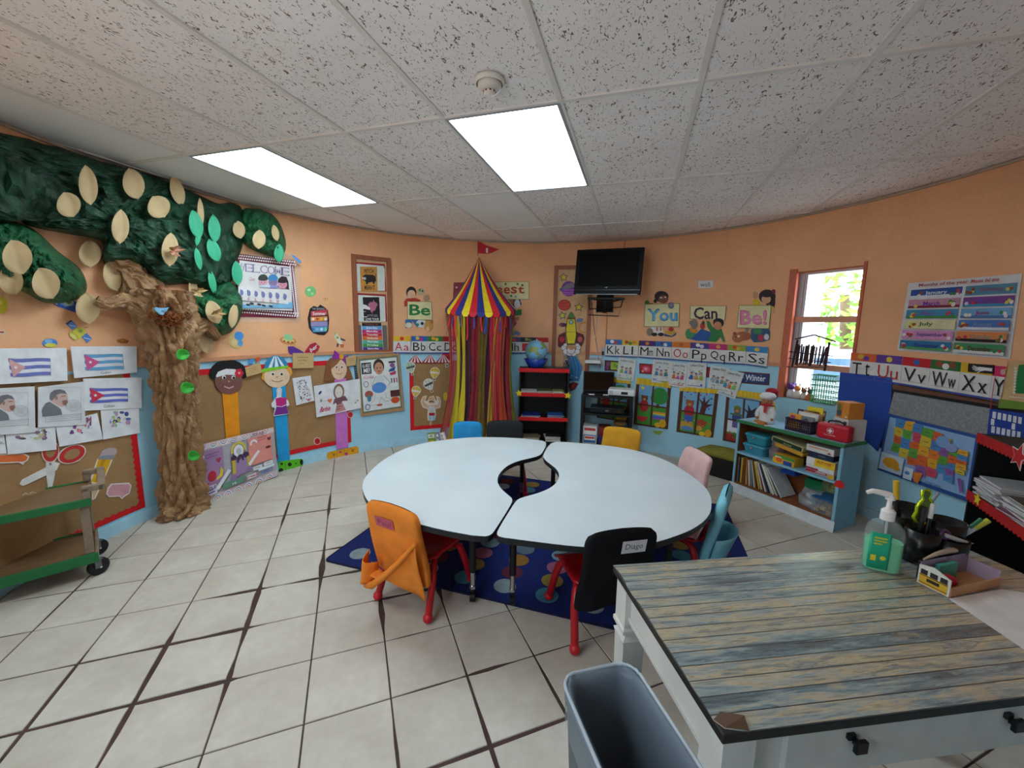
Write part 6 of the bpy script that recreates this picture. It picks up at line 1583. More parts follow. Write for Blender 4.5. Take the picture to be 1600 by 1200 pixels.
A.f = f; A.text('Our', 225, 495, 320, 545, '#c58a9c')
A.f = lambda x, y: f(x, y)
A.part('picture')
for cx, cy, hair, skin in ((430, 540, '#3d3f3a', '#dba0ae'), (575, 540, '#3f82b8', '#8a79a4'), (715, 575, '#2d2026', '#d48f9e')):
    if cx == 715: A.poly([(650, 640), (648, 540), (700, 478), (770, 490), (800, 560), (810, 672), (770, 660)], hair)
    A.ell(cx, cy+25, 66, 62, skin); A.ell(cx, cy-20, 72, 68, hair, 18, 0, 180); A.ell(cx, cy-22, 72, 28, hair)
    for s in (-1, 1): A.ell(cx+s*24, cy+28, 6, 7, '#3a2a30', 8)
    A.ell(cx, cy+50, 12, 5, '#b0586e', 8)
A.poly([(380, 605), (520, 600), (540, 645), (370, 640)], '#c3ccd8'); A.poly([(535, 610), (640, 610), (650, 650), (525, 650)], '#8f8fc8')
A.poly([(95, 880), (400, 905), (860, 850), (865, 940), (500, 935), (90, 935)], '#79b0d2')
for x, y in ((205, 890), (260, 870), (370, 885), (435, 900), (540, 912)): A.ell(x, y, 34, 14, '#2b3142', 10, rot=15)
A.part('sign_strip'); A.poly([(60, 620), (780, 690), (800, 880), (60, 820)], '#e0dada')
for i, ch in enumerate('WELCOME'):
    x = 110+105*i; y = 695+10*i
    A.ell(x, y+20, 26, 42, '#6f72a4', 12); A.poly([(x-26, y+25), (x-18-(10 if i % 2 else 0), y-30), (x-8, y-28), (x-4, y+10)], '#6f72a4'); A.line([(x-8, y-12), (x-6, y+40)], 4, '#9a9cc4'); A.line([(x+6, y-12), (x+7, y+40)], 4, '#9a9cc4')
    if i < 6: A.text(ch, x-16, y+78, x+16, y+118, '#c9525e')
A.part('tape'); A.poly([(830, 165), (880, 190), (975, 265), (985, 295), (940, 290), (850, 200)], '#5b95d8'); A.done()
# season sign
A = Art('season_sign', 'black fruit-shaped season sign reading Summer, right of the welcome poster', 'sign', None, .006); A.z(*ZC)
A.part('card'); A.poly([(735, 410), (760, 392), (785, 400), (800, 384), (825, 398), (848, 420), (856, 480), (850, 550), (825, 575), (790, 572), (755, 560), (730, 530), (722, 470)], '#1b1d20', .004)
A.part('panels'); A.poly([(742, 425), (842, 415), (846, 448), (742, 458)], '#c9414f'); A.poly([(738, 462), (845, 456), (845, 485), (740, 490)], '#e0904a'); A.poly([(740, 492), (845, 488), (846, 518), (742, 520)], '#9a8fc0'); A.poly([(744, 523), (846, 520), (840, 552), (755, 556)], '#5fa3cf')
for i, c in enumerate(['#e8e0d8', '#d64a2f', '#f0c03a', '#e8e4e0', '#4a62b0', '#86c0e0', '#d9e4ec', '#8ad0a0']): A.ell(755+26*(i % 4), 474+34*(i//4)+(30 if i > 3 else 0), 9, 9, c, 10)
A.part('lettering'); A.text('Summer', 752, 428, 835, 450, '#f0dede', True); A.text('THE SEASONS', 750, 405, 825, 416, '#c9c9cc'); A.done()

# ------------------------------------------------------------------ the three paper children and what hangs with them
def child(label, z, strip, col, fn, off=.016):
    A = Art('paper_child', label, 'cutout', None, off); A.z(*z); A.part('body_strip'); A.poly(strip, col, .006); fn(A); return A.done()
def face(A, cx, cy, rx, ry, skin, ang=0., big=1.):
    A.part('head'); A.ell(cx, cy, rx, ry, skin, 26, skirt=.006)
    A.part('face')
    for s in (-1, 1): A.ell(cx+s*rx*.34, cy-ry*.28, rx*.15*big, ry*.15*big, '#ececec', 12); A.ell(cx+s*rx*.34+rx*.02, cy-ry*.25, rx*.10, ry*.11, '#161616', 12)
    A.ell(cx, cy+ry*.02, rx*.07, ry*.08, '#b98a7a', 10)
    A.line([(cx+rx*.45*t, cy+ry*(.46-.16*t*t)) for t in (-1, -.6, -.2, .2, .6, 1)], rx*.05, '#9a3a3a')
def c1(A):
    A.part('hair'); r_ = random.Random(2)
    for k in range(12): a = pi*(.02+k/11*.98); A.ell(290+100*cos(a), 290-72*sin(a), 34, 34, '#17151a', 12, skirt=.005)
    A.ell(290, 275, 92, 78, '#17151a', 22)
    face(A, 290, 335, 96, 92, '#7b5248')
    A.part('headband'); A.poly([(200, 300), (215, 270), (270, 250), (335, 252), (380, 280), (375, 305), (330, 292), (270, 290), (205, 308)], '#e2e2e4', .003)
    A.part('hair'); A.poly([(200, 265), (230, 225), (290, 205), (345, 225), (375, 262), (335, 248), (270, 246), (215, 268)], '#17151a')
    A.part('flower')
    for k in range(6): A.ell(362+18*cos(k), 278+18*sin(k), 14, 14, '#cf2438', 10)
    A.ell(362, 278, 9, 9, '#e8a0a0', 8)
    A.line([(258, 372), (290, 384), (322, 372)], 9, '#d8a0a0')
child('paper child with black hair, white headband and a tall orange body strip', ZD, [(247, 415), (355, 408), (374, 760), (278, 790)], '#ee9414', c1)
def c2(A):
    A.part('hair')
    for x, y in ((545, 285), (540, 310), (556, 322), (710, 255), (716, 275), (708, 290)): A.ell(x, y, 20, 20, '#e2a040', 12, skirt=.005)
    face(A, 628, 305, 90, 75, '#e8c8a8')
    A.part('cap')
    dome = [(538, 250), (545, 210), (570, 175), (605, 156), (640, 158), (675, 178), (698, 205), (705, 232)]
    A.poly(dome, '#2f86b4', .004)
    for x0, x1, a, b_ in ((563, 592, 604, 612), (612, 640, 615, 622), (662, 684, 626, 632)): A.poly([(x0, 252-(x0-540)*.1), (x1, 250-(x1-540)*.1), (b_, 162), (a, 162)], '#e4ecf0')
    A.part('cap_brim'); A.poly([(494, 268), (540, 246), (706, 226), (706, 240), (640, 252), (520, 276), (497, 276)], '#86d02c', .005)
    A.part('shoe'); A.poly([(638, 905), (655, 890), (795, 872), (812, 888), (806, 930), (700, 968), (642, 985)], '#62c322', .008)
    for x, y, rx, ry in ((656, 955, 16, 18), (660, 908, 10, 8), (716, 912, 14, 14), (798, 895, 12, 20), (748, 945, 20, 12), (760, 905, 5, 5)): A.ell(x, y, rx, ry, '#1a2412', 12)
    A.line([(682, 895), (690, 970)], 3, '#2f6a18')
child('paper child in a blue striped cap with a tall blue body strip', ZD, [(597, 368), (688, 358), (719, 882), (637, 895)], '#1f9fdf', c2)
def c3(A):
    A.part('hair'); A.poly([(1000, 175), (1060, 165), (1110, 200), (1145, 270), (1160, 320), (1120, 330), (1100, 300), (1010, 330), (980, 340), (955, 330), (965, 260), (975, 205)], '#8a5634', .005)
    face(A, 1062, 255, 54, 70, '#e6c2a4')
    A.part('fringe'); A.poly([(1005, 250), (1010, 205), (1045, 180), (1072, 184), (1050, 215), (1020, 240)], '#93603c')
    A.part('bow'); A.poly([(1012, 185), (1030, 120), (1075, 158), (1072, 180)], '#8f2a92', .004); A.poly([(1085, 165), (1128, 155), (1105, 215), (1085, 185)], '#8f2a92', .004); A.ell(1078, 165, 16, 18, '#ee9a22', 14)
    A.part('shoe'); A.poly([(976, 850), (985, 828), (1185, 785), (1198, 798), (1197, 832), (1000, 885), (982, 876)], '#eda61c', .008)
    A.line([(1046, 815), (1050, 872)], 3, '#a8701a'); A.line([(1096, 803), (1100, 860)], 3, '#a8701a')
    A.heart(1070, 826, 10, 10, '#c23a8a'); A.ell(1112, 838, 11, 11, '#b8308a', 8); A.line([(1010, 830), (1030, 845), (1018, 850), (1036, 838)], 3, '#5a3a12'); A.line([(1140, 800), (1165, 818), (1148, 822), (1168, 802)], 3, '#5a3a12')
child('paper child with brown hair and purple bow on a pink body strip', ZD, [(1030, 320), (1112, 314), (1126, 792), (1044, 808)], '#cf78cc', c3)
def tagc(label, q, off=.030):
    A = Art('name_tag', label, 'card', None, off); A.z(*ZD); A.q(*q); A.sheet('#c9a672', 2, 'card'); A.part('handwriting')
    for i in range(3): A.line([(.2+.05*i, .3+.2*i), (.45, .28+.2*i), (.75-.1*i, .3+.2*i)], .02, '#8a6a42', .035)
    A.done()
tagc('small tan card between the headband child and the capped child', [(400, 240), (505, 205), (520, 275), (412, 305)])
tagc('tan card below the purple and red paper petals', [(735, 140), (882, 138), (880, 242), (735, 246)])
tagc('tan card tucked beside the purple bow', [(1105, 172), (1180, 148), (1174, 222), (1112, 232)])
A = Art('paper_petals', 'purple and red paper petals behind the middle tan card', 'cutout', None, .020); A.z(*ZD); A.part('purple_petal'); A.poly([(705, 95), (740, 92), (800, 125), (830, 145), (720, 150), (710, 125)], '#5e2f92', .005); A.part('red_petal'); A.poly([(820, 135), (860, 80), (895, 66), (910, 80), (928, 95), (895, 140), (850, 150)], '#b3203a', .005); A.part('lettering'); f = A.f; A.f = lambda x, y: f(x+(y-110)*.3, y-(x-870)*.75); A.text('ber', 858, 100, 908, 128, '#ecdfe0', True); A.done()
sticker('heart_cutout', 'round red heart sticker on the lower red border under the capped child', ZD, lambda A: (A.ell(912, 752, 24, 26, '#ecc9cc', skirt=.003), A.ell(912, 752, 20, 22, '#cc1f2c'), A.heart(912, 752, 11, 11, '#a8141f')), .009)
sticker('heart_cutout', 'round red heart sticker on the side border beside the pink strip', ZD, lambda A: (A.ell(1142, 568, 20, 23, '#ecc9cc', skirt=.003), A.ell(1142, 568, 17, 19, '#cc1f2c')), .009)
sticker('flower_scrap', 'blue and orange paper scrap above the small tan card', ZC, lambda A: (A.poly([(345, 735), (365, 718), (380, 730), (372, 752), (350, 755)], '#4a8fd0', .003), A.poly([(388, 715), (418, 710), (420, 730), (395, 742)], '#d2562a', .003)), .02)
A = Art('doll_cutout', 'paper doll in a pink top and purple skirt on the blue strip', 'cutout', None, .026); A.z(*ZD); A.part('figure'); A.poly([(628, 385), (650, 378), (662, 395), (655, 440), (705, 470), (712, 500), (695, 510), (710, 560), (600, 578), (612, 520), (590, 515), (586, 490), (625, 440), (620, 400)], '#dfe2e6', .003); A.part('dress'); A.poly([(615, 455), (650, 445), (690, 450), (692, 495), (655, 510), (620, 505)], '#c4267a'); A.poly([(622, 510), (655, 514), (692, 500), (707, 558), (603, 572)], '#7a2f8c'); A.part('face'); A.ring(640, 408, 16, 20, .1, '#8a8a8e'); A.done()
A = sheet('dog_drawing', 'white drawing of a spotted dog between the blue and pink strips', 'drawing', ZD, [(735, 315), (862, 296), (888, 470), (762, 502)], off=.022); r_ = random.Random(5)
for k in range(46):
    x, y = r_.gauss(.5, .16), r_.uniform(.1, .9); A.ell(x, y, r_.uniform(.015, .04), r_.uniform(.012, .03), r_.choice(['#2a2a33', '#3d3a52', '#7a4a7a', '#54546a']), 8)
A.line([(.35, .15), (.3, .35), (.2, .6), (.3, .85)], .012, '#5a5a66'); A.line([(.6, .15), (.68, .35), (.78, .55), (.75, .9)], .012, '#5a5a66'); A.ell(.68, .9, .08, .04, '#c05a8a', 8); A.done()
A = sheet('drawing', 'large white drawing of a brown-haired girl over the pink strip', 'drawing', ZD, [(882, 368), (1205, 318), (1212, 520), (902, 585)], off=.028)
A.ell(.53, .32, .12, .27, '#8a6a5c'); A.ell(.53, .33, .085, .2, '#e6dcd4'); A.poly([(.42, .52), (.66, .48), (.72, .66), (.6, .64), (.57, .72), (.47, .74), (.45, .66), (.38, .7)], '#7a5260'); A.poly([(.46, .74), (.6, .7), (.66, .96), (.42, .98)], '#c98a8a')
for k in range(8): A.ell(.47+.025*(k % 5), .8+.08*(k//5), .012, .02, '#8a3a4a', 7)
A.line([(.5, .33), (.5, .35)], .012, '#444'); A.line([(.56, .33), (.56, .35)], .012, '#444'); A.heart(.32, .55, .05, .08, '#e07a3a'); A.ell(.12, .24, .03, .06, '#2f4a8a', 8, rot=30); A.ell(.13, .5, .03, .05, '#9aa4a0', 8); A.line([(.18, .52), (.27, .53)], .01, '#888'); A.ell(.88, .78, .02, .03, '#c9a04a', 8); A.ell(.93, .72, .03, .03, '#aab08a', 8)
A.part('lettering'); A.text('Barbie', .07, .70, .30, .86, '#c9486e', True, .2); A.done()
# all about me poster
A = Art('about_me_poster', 'kraft-edged All About Me poster with a child photo under the boarded niche', 'poster', None, .026); A.z(*ZC); A.q((1025, 705), (1288, 685), (1322, 1042), (1050, 1080)); A.sheet('#b98a5e', 3, 'backing')
A.part('border'); A.poly([(.04, .05), (.97, .04), (.96, .95), (.04, .96)], '#6f7a62'); A.part('sheet'); A.poly([(.075, .085), (.935, .07), (.93, .92), (.075, .93)], '#e3e6e6')
A.part('photo'); A.ell(.5, .20, .13, .125, '#3a2a26'); A.ell(.5, .235, .105, .105, '#c58f74'); A.ell(.46, .225, .014, .012, '#2a1a16', 8); A.ell(.54, .225, .014, .012, '#2a1a16', 8); A.ell(.5, .285, .035, .012, '#a8504a', 8)
A.part('picture'); A.rect(.09, .12, .32, .31, '#26272b'); A.ell(.47, .56, .17, .09, '#5a92d8'); A.rect(.42, .36, .6, .47, '#d4dade')
A.line([(.42, .36), (.3, .52), (.36, .54)], .012, '#9aa0a4'); A.line([(.6, .36), (.74, .5), (.68, .53)], .012, '#9aa0a4'); A.line([(.38, .64), (.34, .76), (.2, .84), (.44, .84), (.5, .72), (.58, .8), (.78, .8), (.62, .74), (.6, .64)], .01, '#b4b8ba')
A.rect(.74, .13, .9, .16, '#333'); A.poly([(.74, .27), (.9, .22), (.86, .3), (.72, .31)], '#2f5a9a'); A.poly([(.74, .33), (.9, .3), (.88, .36), (.76, .37)], '#c9486e'); A.ell(.82, .2, .06, .04, '#8a5a8a', 8)
A.ring(.17, .48, .06, .05, .2, '#55606a'); A.ell(.22, .65, .10, .06, '#a85a4a', 10); A.ell(.22, .72, .05, .06, '#4a8aa0', 8); A.rect(.72, .63, .93, .74, '#5a2f2a'); A.ell(.82, .8, .1, .055, '#d2562a'); A.ring(.17, .86, .06, .05, .25, '#3a4a8a'); A.ell(.45, .85, .07, .02, '#c95a4a', 8)
for k, c in enumerate(['#3a5a4a', '#8a2f3a', '#c9486e']): A.rect(.76+.06*k, .42, .785+.06*k, .5, c)
A.part('lettering'); A.text('ALL ABOUT', .11, .14, .30, .2, '#e6e6e6', True); A.text('ME!', .13, .21, .29, .29, '#e6e6e6', True); A.text('Kaylee', .1, .33, .34, .41, '#d98a9a', False, .2); A.done()
A = Art('bead_strip', 'black beaded strip hanging left of the All About Me poster', 'strip', None, .014); A.z(*ZP); A.part('strip'); A.poly([(862, 255), (888, 235), (945, 690), (912, 710)], '#1f2430', .004)
for k in range(16): A.ell(876+3.4*k, 262+29*k, 7, 9, '#8a95a4', 7)
A.ell(875, 570, 26, 40, '#4a4d52', 9); A.done()
# purple project board
def lean(u, v, k):
    t = (v-(697-.2417*(u-308)))/((790-.369*(u-313))-(697-.2417*(u-308))); o = .035+.112*t+k
    return wp(*pw(u, v, o), o)
A = Art('project_board', 'lilac project board titled Purple with rainbow border leaning on the wall', 'poster', None, .003, lean); A.curved = True; A.z(*ZO); A.q((62, 398), (1092, 150), (1150, 800), (122, 1215)); A.sheet('#a9a5ac', 6, 'board', .005)
A.part('border'); A.rect(0, 0, 1, .10, '#d9c3c6', 8); A.rect(0, .88, 1, 1, '#c9b4b8', 8)
for k in range(7):
    for y0 in (.01, .99):
        x = .08+.135*k; sgn = 1 if y0 < .5 else -1
        for i, c in enumerate(['#e6e2e2', '#6f7fa8', '#e6e2e2', '#c9786a', '#e8c8b0']): A.ell(x, y0, .052*(1-.19*i), .092*(1-.19*i), c, 16, *((180, 360) if y0 < .5 else (0, 180)))
A.part('picture'); A.rect(.06, .12, .33, .72, '#a07da4', 3); A.rect(.66, .10, .96, .62, '#d98a80', 3); A.poly([(.44, .45), (.62, .42), (.68, .68), (.42, .74)], '#9a7ba6'); A.rect(.3, .76, .6, .86, '#5f8a74', 2); A.rect(.0, .72, .22, .88, '#dcd4e0', 2)
A.ring(.53, .25, .10, .14, .28, '#cdb94a', -20, 200); A.ell(.53, .27, .065, .11, '#dedbe0'); A.ell(.53, .28, .03, .06, '#b0b4ba')
for x in (.46, .62): A.ell(x, .38, .035, .055, '#43224f', 12); A.rect(x-.025 if x < .5 else x+.01, .42, x+.02 if x < .5 else x+.045, .66, '#c3a63a')
A.line([(.51, .48), (.53, .36), (.56, .36), (.58, .46)], .022, '#43224f', .03); A.ell(.45, .73, .04, .05, '#8c6f9c', 12); A.ell(.65, .66, .04, .05, '#8c6f9c', 12)
A.ell(.17, .57, .055, .09, '#b8203a'); A.poly([(.29, .46), (.32, .52), (.30, .62), (.22, .67), (.22, .64), (.27, .58)], '#d9c22a'); A.heart(.27, .33, .03, .05, '#b3324a'); A.heart(.11, .68, .02, .03, '#b3324a')
for x0, y0, x1, y1 in ((.0, .18, .09, .28), (.01, .52, .07, .70)): A.poly([(x0, y1), (x1-.02, y0), (x1, y0+.04), (x0+.03, y1+.03)], '#e0dcdf')
A.poly([(.20, .80), (.38, .54), (.42, .58), (.24, .84)], '#d9dade'); A.poly([(.64, .56), (.78, .36), (.80, .40), (.66, .62)], '#e2dadb'); A.ring(.73, .22, .05, .08, .5, '#dfd0d6', 0, 200); A.heart(.93, .2, .025, .04, '#7a2030'); A.ell(.91, .36, .035, .025, '#6a2a24', 10)
for x, y in ((.7, .66), (.84, .64), (.62, .78)): A.rect(x, y, x+.11, y+.07, '#e2e0e0'); A.line([(x+.02, y+.03), (x+.09, y+.03)], .01, '#555')
A.rect(.76, .72, .97, .77, '#cfe0e4'); A.line([(.1, .2), (.28, .19)], .006, '#6f4a78', .01); A.line([(.1, .25), (.26, .24)], .006, '#6f4a78', .01); A.line([(.78, .14), (.9, .13)], .006, '#a84a44', .01); A.line([(.78, .19), (.88, .18)], .006, '#a84a44', .01)
A.line([(.06, .80), (.17, .79)], .01, '#5a4a9a', .02); A.line([(.06, .845), (.19, .835)], .01, '#5a4a9a', .02); A.ell(.03, .84, .02, .03, '#a05aa0', 8)
A.part('lettering'); A.text('PURPLE', .01, .735, .21, .785, '#4a2f72', True); A.text('JUST HAPPY', .57, .80, .77, .85, '#c25a7a', True); A.text('FUNNY', .79, .79, .95, .85, '#6a7ac0', True); A.text('YEAR', .72, .03, .88, .07, '#b05a72', True); A.text('Hi', .42, .80, .47, .85, '#e8e8e8'); A.done()

# ------------------------------------------------------------------ posters in the left niche
def nposter(label, red, white, pic, col, off=.008):
    A = Art('poster', label, 'poster', None, off); A.z(*ZW); A.part('red_backing'); A.poly(red, '#a01f2c', .003); A.part('sheet'); A.poly(white, '#d4d8d2'); A.part('picture'); A.poly(pic, col); A.q(*pic); return A
A = nposter('framed poster of a black animal on orange reading Fetch, top of the niche', [(85, 135), (430, 160), (448, 462), (110, 455)], [(115, 155), (415, 182), (430, 215), (432, 455), (125, 458)], [(155, 188), (345, 190), (352, 460), (165, 458)], '#c58a3a')
A.poly([(.15, .38), (.3, .32), (.75, .33), (.9, .42), (.92, .58), (.84, .62), (.82, .70), (.74, .70), (.7, .62), (.45, .66), (.42, .72), (.32, .72), (.3, .6), (.14, .54)], '#1d1a1c'); A.line([(.86, .42), (.93, .34), (.88, .28)], .035, '#1d1a1c', .03); A.poly([(.06, .47), (.2, .42), (.34, .46), (.3, .54), (.16, .52)], '#c9c4c0'); A.ell(.2, .46, .02, .015, '#111', 8)
A.part('lettering'); A.text('FETCH', .24, .10, .80, .27, '#3a2a22', True); A.text('MEAN IT', .22, .76, .84, .94, '#2a1f1c', True); A.done()
A = nposter('poster of a pink splash on black reading Attitude, middle of the niche', [(105, 478), (442, 495), (458, 795), (130, 795)], [(135, 500), (430, 516), (440, 795), (140, 795)], [(185, 525), (368, 525), (380, 785), (200, 785)], '#17161a')
A.poly([(.3, .3), (.45, .2), (.6, .22), (.64, .1), (.7, .2), (.82, .24), (.9, .3), (.8, .42), (.72, .56), (.55, .6), (.5, .68), (.44, .58), (.34, .44)], '#b56a86'); A.poly([(.0, .3), (.2, .34), (.42, .46), (.4, .54), (.1, .5), (.0, .5)], '#e0d8de'); A.line([(.55, .6), (.54, .72)], .02, '#b56a86'); A.rect(0, .82, .2, .85, '#d8d8d8'); A.rect(0, .60, .15, .62, '#d8d8d8')
A.part('lettering'); A.text('ATTITUDE', .2, .74, .85, .83, '#b8b2b8'); A.text('LOVE', .1, .88, .45, .98, '#e0dde0', True); A.text('TOUR', .5, .88, .92, .98, '#e0dde0', True); A.done()
A = Art('day_chart', 'rainbow chart of weekday names with glossy backing in the niche bottom', 'poster', None, .008); A.z(*ZW); A.part('backing'); A.poly([(128, 830), (450, 835), (462, 1120), (140, 1120)], '#6d655f', .003); A.part('chart'); A.poly([(168, 812), (398, 812), (414, 1118), (186, 1118)], '#d8dad8'); A.q((175, 808), (392, 808), (410, 1112), (190, 1112))
A.part('bands'); A.rect(0, 0, 1, .12, '#2a2024')
for i, (d, c) in enumerate(zip(['Sunday', 'Monday', 'Tuesday', 'Wednesday', 'Thursday', 'Friday', 'Saturday'], ['#5b9fd8', '#c22a7a', '#cc2a36', '#dd6a24', '#4fae9a', '#3f9a4a', '#553a8a'])):
    A.part('bands'); A.rect(0, .125+.125*i, 1, .245+.125*i, c); A.part('lettering'); A.text(d, .22, .145+.125*i, .80, .23+.125*i, '#eef0f2', True)
A.text('Today is', .15, .03, .8, .09, '#b85a5a'); A.done()

# ------------------------------------------------------------------ alphabet strips
def strip(label, q, cells, off=.022):
    A = Art('alphabet_strip', label, 'strip', 'alphabet strips' if False else None, off); A.q(*q); A.sheet('#dcdad8', 8, 'card', .004)
    W_ = sum(c[2] for c in cells); x = 0.
    A.part('picture_band'); xs = []
    for l, c, w_, ink, pic in cells:
        a, b_ = x/W_, (x+w_)/W_; xs.append((a, b_)); A.rect(a, 0, b_, .30, c, 2)
        if pic:
            for k, p in enumerate(pic): A.ell(a+(b_-a)*(.5+.22*(k-(len(pic)-1)/2)), .15+.03*((k % 2)*2-1)*(len(pic) > 1), (b_-a)*.12, .10, p, 10)
        x += w_
    A.part('ruled_lines')
    for a, b_ in xs:
        A.line([(a+.02, .84), (b_-.02, .84)], .004, '#8a8a8c', .012); A.line([(a+.03, .58), (b_-.03, .58)], .003, '#c5b9b4', .008)
    A.rect(0, .94, 1, 1, '#3c4fa0', 6)
    for a, b_ in xs[1:]: A.line([(a, .30), (a, .94)], .003, '#b9b5b2', .008)
    A.part('lettering')
    for (l, c, w_, ink, pic), (a, b_) in zip(cells, xs):
        if l:
            d = b_-a; asp = {'M': .5, 'W': .5, 'L': .34, 'T': .36}.get(l[0], .42)
            A.text(l[0], a+d*.10, .37, a+d*(.10+asp), .84, ink)
            lo = l[1]; tall = lo in 'bdfhklt'; desc = lo in 'gpqyj'
            A.text(lo, a+d*(.60 if asp < .45 else .64), .37 if tall else .55, a+d*(.62+.27*(0.3 if lo in 'l' else .62 if lo in 'tfij' else 1)), 1.02 if desc else .84, ink)
    return A.done()
K_, R_k = '#1c1c1e', '#c02a34'
strip('alphabet strip Aa with a red apple, right of the boarded niche', [(613.5, 525), (641, 525), (641, 552), (613.5, 551.5)], [('Aa', '#e8b62a', 1, R_k, ['#c9252c'])])
strip('alphabet strip Bb to Ee running behind the tent left side', [(642, 525), (741, 526), (741, 552), (642, 552)], [('Bb', '#2a5fb0', 1, K_, ['#d8c23a', '#c2307a']), ('Cc', '#2f7a3a', 1, K_, ['#e0a02c', '#d8b83a']), ('Dd', '#b8242c', 1, K_, ['#e0d8d4']), ('Ee', '#8a2a5a', 1, R_k, ['#d8a04a'])])
strip('alphabet strip Ff and Gg hidden behind the tent streamers', [(741.5, 526), (788.5, 526.5), (788.5, 552), (741.5, 552)], [('Ff', '#c05a2a', 1, K_, ['#3a8a4a']), ('Gg', '#5a2a8a', 1, K_, ['#8ac24a'])])
strip('alphabet strip Hh to Jj between the tent and the globe', [(789, 526.5), (857, 527.5), (857, 552), (789, 552)], [('Hh', '#4a4f88', 1, K_, ['#d2562a', '#c9452a']), ('Ii', '#241f3a', 1, R_k, ['#8a9a4a', '#6a7a3a']), ('Jj', '#b8242c', .8, K_, ['#c92a2a'])])
strip('alphabet strip Kk and Ll right of the television cables', [(947, 530), (998.5, 532), (997, 558.5), (946, 556.5)], [('Kk', '#2a72b8', 1, K_, ['#dfe6ee', '#c9453a']), ('Ll', '#e0b82a', 1, K_, ['#b83a2a', '#3a8a3a', '#d8862a'])])
strip('alphabet strip Mm and Nn above the Labor Day pages', [(999.5, 532), (1050.5, 534), (1049.5, 562), (998, 558.5)], [('Mm', '#4a246a', 1, K_, ['#d8862a']), ('Nn', '#2a6ab0', 1, K_, ['#3a4a8a', '#d8d8e0'])])
strip('alphabet strip Oo with red letters on an orange band', [(1051, 534), (1080, 535), (1078.5, 564.5), (1050, 562)], [('Oo', '#dd7a2a', 1, R_k, ['#b85a2a'])])
strip('alphabet strip Pp Qq Rr under the Can sign', [(1080.5, 535), (1167, 540), (1166.5, 570), (1079, 564.5)], [('Pp', '#4f3a8a', 1, K_, ['#e0e0e8', '#d8d0e0']), ('Qq', '#c22a72', 1, K_, ['#d8a04a']), ('Rr', '#8aa83a', 1, K_, ['#d2452a', '#e0a83a'])])
strip('alphabet strip Ss with a sun on a blue band', [(1167.5, 540.5), (1202, 542.5), (1199.5, 574.5), (1167, 570)], [('Ss', '#3a86c0', 1, K_, ['#e0b83a'])])
strip('alphabet strip Tt and Uu right of the window', [(1332.5, 551), (1414, 557), (1409.5, 601), (1329, 590)], [('Tt', '#d8622a', 1, K_, ['#c9a83a', '#7a3a9a']), ('Uu', '#5f3a92', 1, R_k, ['#e0c03a'])])
strip('alphabet strip Vv to Yy under the months chart', [(1414.5, 557.3), (1600, 575), (1594, 632), (1410, 601)], [('Vv', '#c4202c', 1, K_, ['#2f62b0']), ('Ww', '#2a6a34', 1.08, K_, ['#8a4a2a', '#e2ddd6', '#8a4a2a']), ('Xx', '#dcae22', 1.14, K_, []), ('Yy', '#c92a5e', .95, K_, ['#d8a84a'])])
A = Art('xray_picture', 'black x-ray hand picture above the letters Xx', 'picture', None, .030); A.z(*ZM); A.part('card'); A.poly([(837, 672), (1000, 682), (996, 738), (834, 724)], '#161616', .006); A.part('hand')
for i, (x, y) in enumerate([(868, 690), (862, 700), (866, 712), (880, 722)]): A.line([(915, 703+3*i), (x, y-4)], 5, '#e4e4e4')
A.line([(920, 712), (905, 726), (895, 728)], 5, '#e4e4e4'); A.poly([(905, 692), (950, 698), (992, 702), (990, 722), (945, 716), (912, 722)], '#e0e0e0'); A.done()
# ------------------------------------------------------------------ circus board cut-outs and pennant
A = Art('awning_cutout', 'red and white striped awning cut-out along the top of the circus board', 'cutout', None, .012); A.z(*ZF); A.part('awning')
for cx, w_ in ((108, 48), (192, 48), (270, 44)):
    for k in range(8):
        x0, x1 = cx-w_+2*w_*k/8, cx-w_+2*w_*(k+1)/8; a, b_ = cx-6+12*k/8, cx-6+12*(k+1)/8
        A.poly([(a, 692), (b_, 692), (x1, 738), (x0, 738)], '#b01c34' if k % 2 == 0 else '#e6dcdc')
    A.line([(cx-w_, 738), (cx+w_, 738)], 4, '#8a1626')
A.done()
def balloon(label, cx, cy, r, c1_, c2_, ang=0.):
    A = Art('balloon_cutout', label, 'cutout', 'hot-air balloon cut-outs', .016); A.z(*ZF); a = rad(ang); f = A.f
    A.f = lambda x, y: f(cx+x*cos(a)-y*sin(a), cy+x*sin(a)+y*cos(a))
    A.part('balloon'); A.poly([(r*1.1*cos(t), -r*1.1*sin(t)) for t in [pi*k/10*1.0-.2 for k in range(13)]]+[(-r*.35, r*1.35), (r*.35, r*1.35)], '#e6e0d2', .003)
    A.poly([(r*cos(t), -r*sin(t)) for t in [pi*k/10-.2 for k in range(13)]]+[(-r*.25, r*1.2), (r*.25, r*1.2)], c1_)
    A.poly([(-r, -.1*r), (r, -.1*r), (r*.85, .35*r), (-r*.85, .35*r)], c2_); A.line([(-r*.3, -r*.9), (-r*.3, r)], r*.07, c2_); A.line([(r*.3, -r*.9), (r*.3, r)], r*.07, c2_)
    A.part('basket'); A.rect(-r*.3, r*1.45, r*.3, r*1.95, '#e6e0d2'); A.rect(-r*.2, r*1.52, r*.2, r*1.85, '#6a5a4a'); A.done()
balloon('pale green and white balloon cut-out at the top left of the circus board', 78, 760, 27, '#b9cfb4', '#4d5a4f', -15)
balloon('yellow and red balloon cut-out at the top middle of the circus board', 222, 792, 26, '#d8b22a', '#e2d6c8', 5)
balloon('white and grey balloon cut-out in the middle of the circus board', 184, 860, 28, '#dcdad2', '#4f4a44', -25)
balloon('yellow and white balloon cut-out at the left of the circus board', 112, 900, 26, '#d8b832', '#e4e0da', 10)
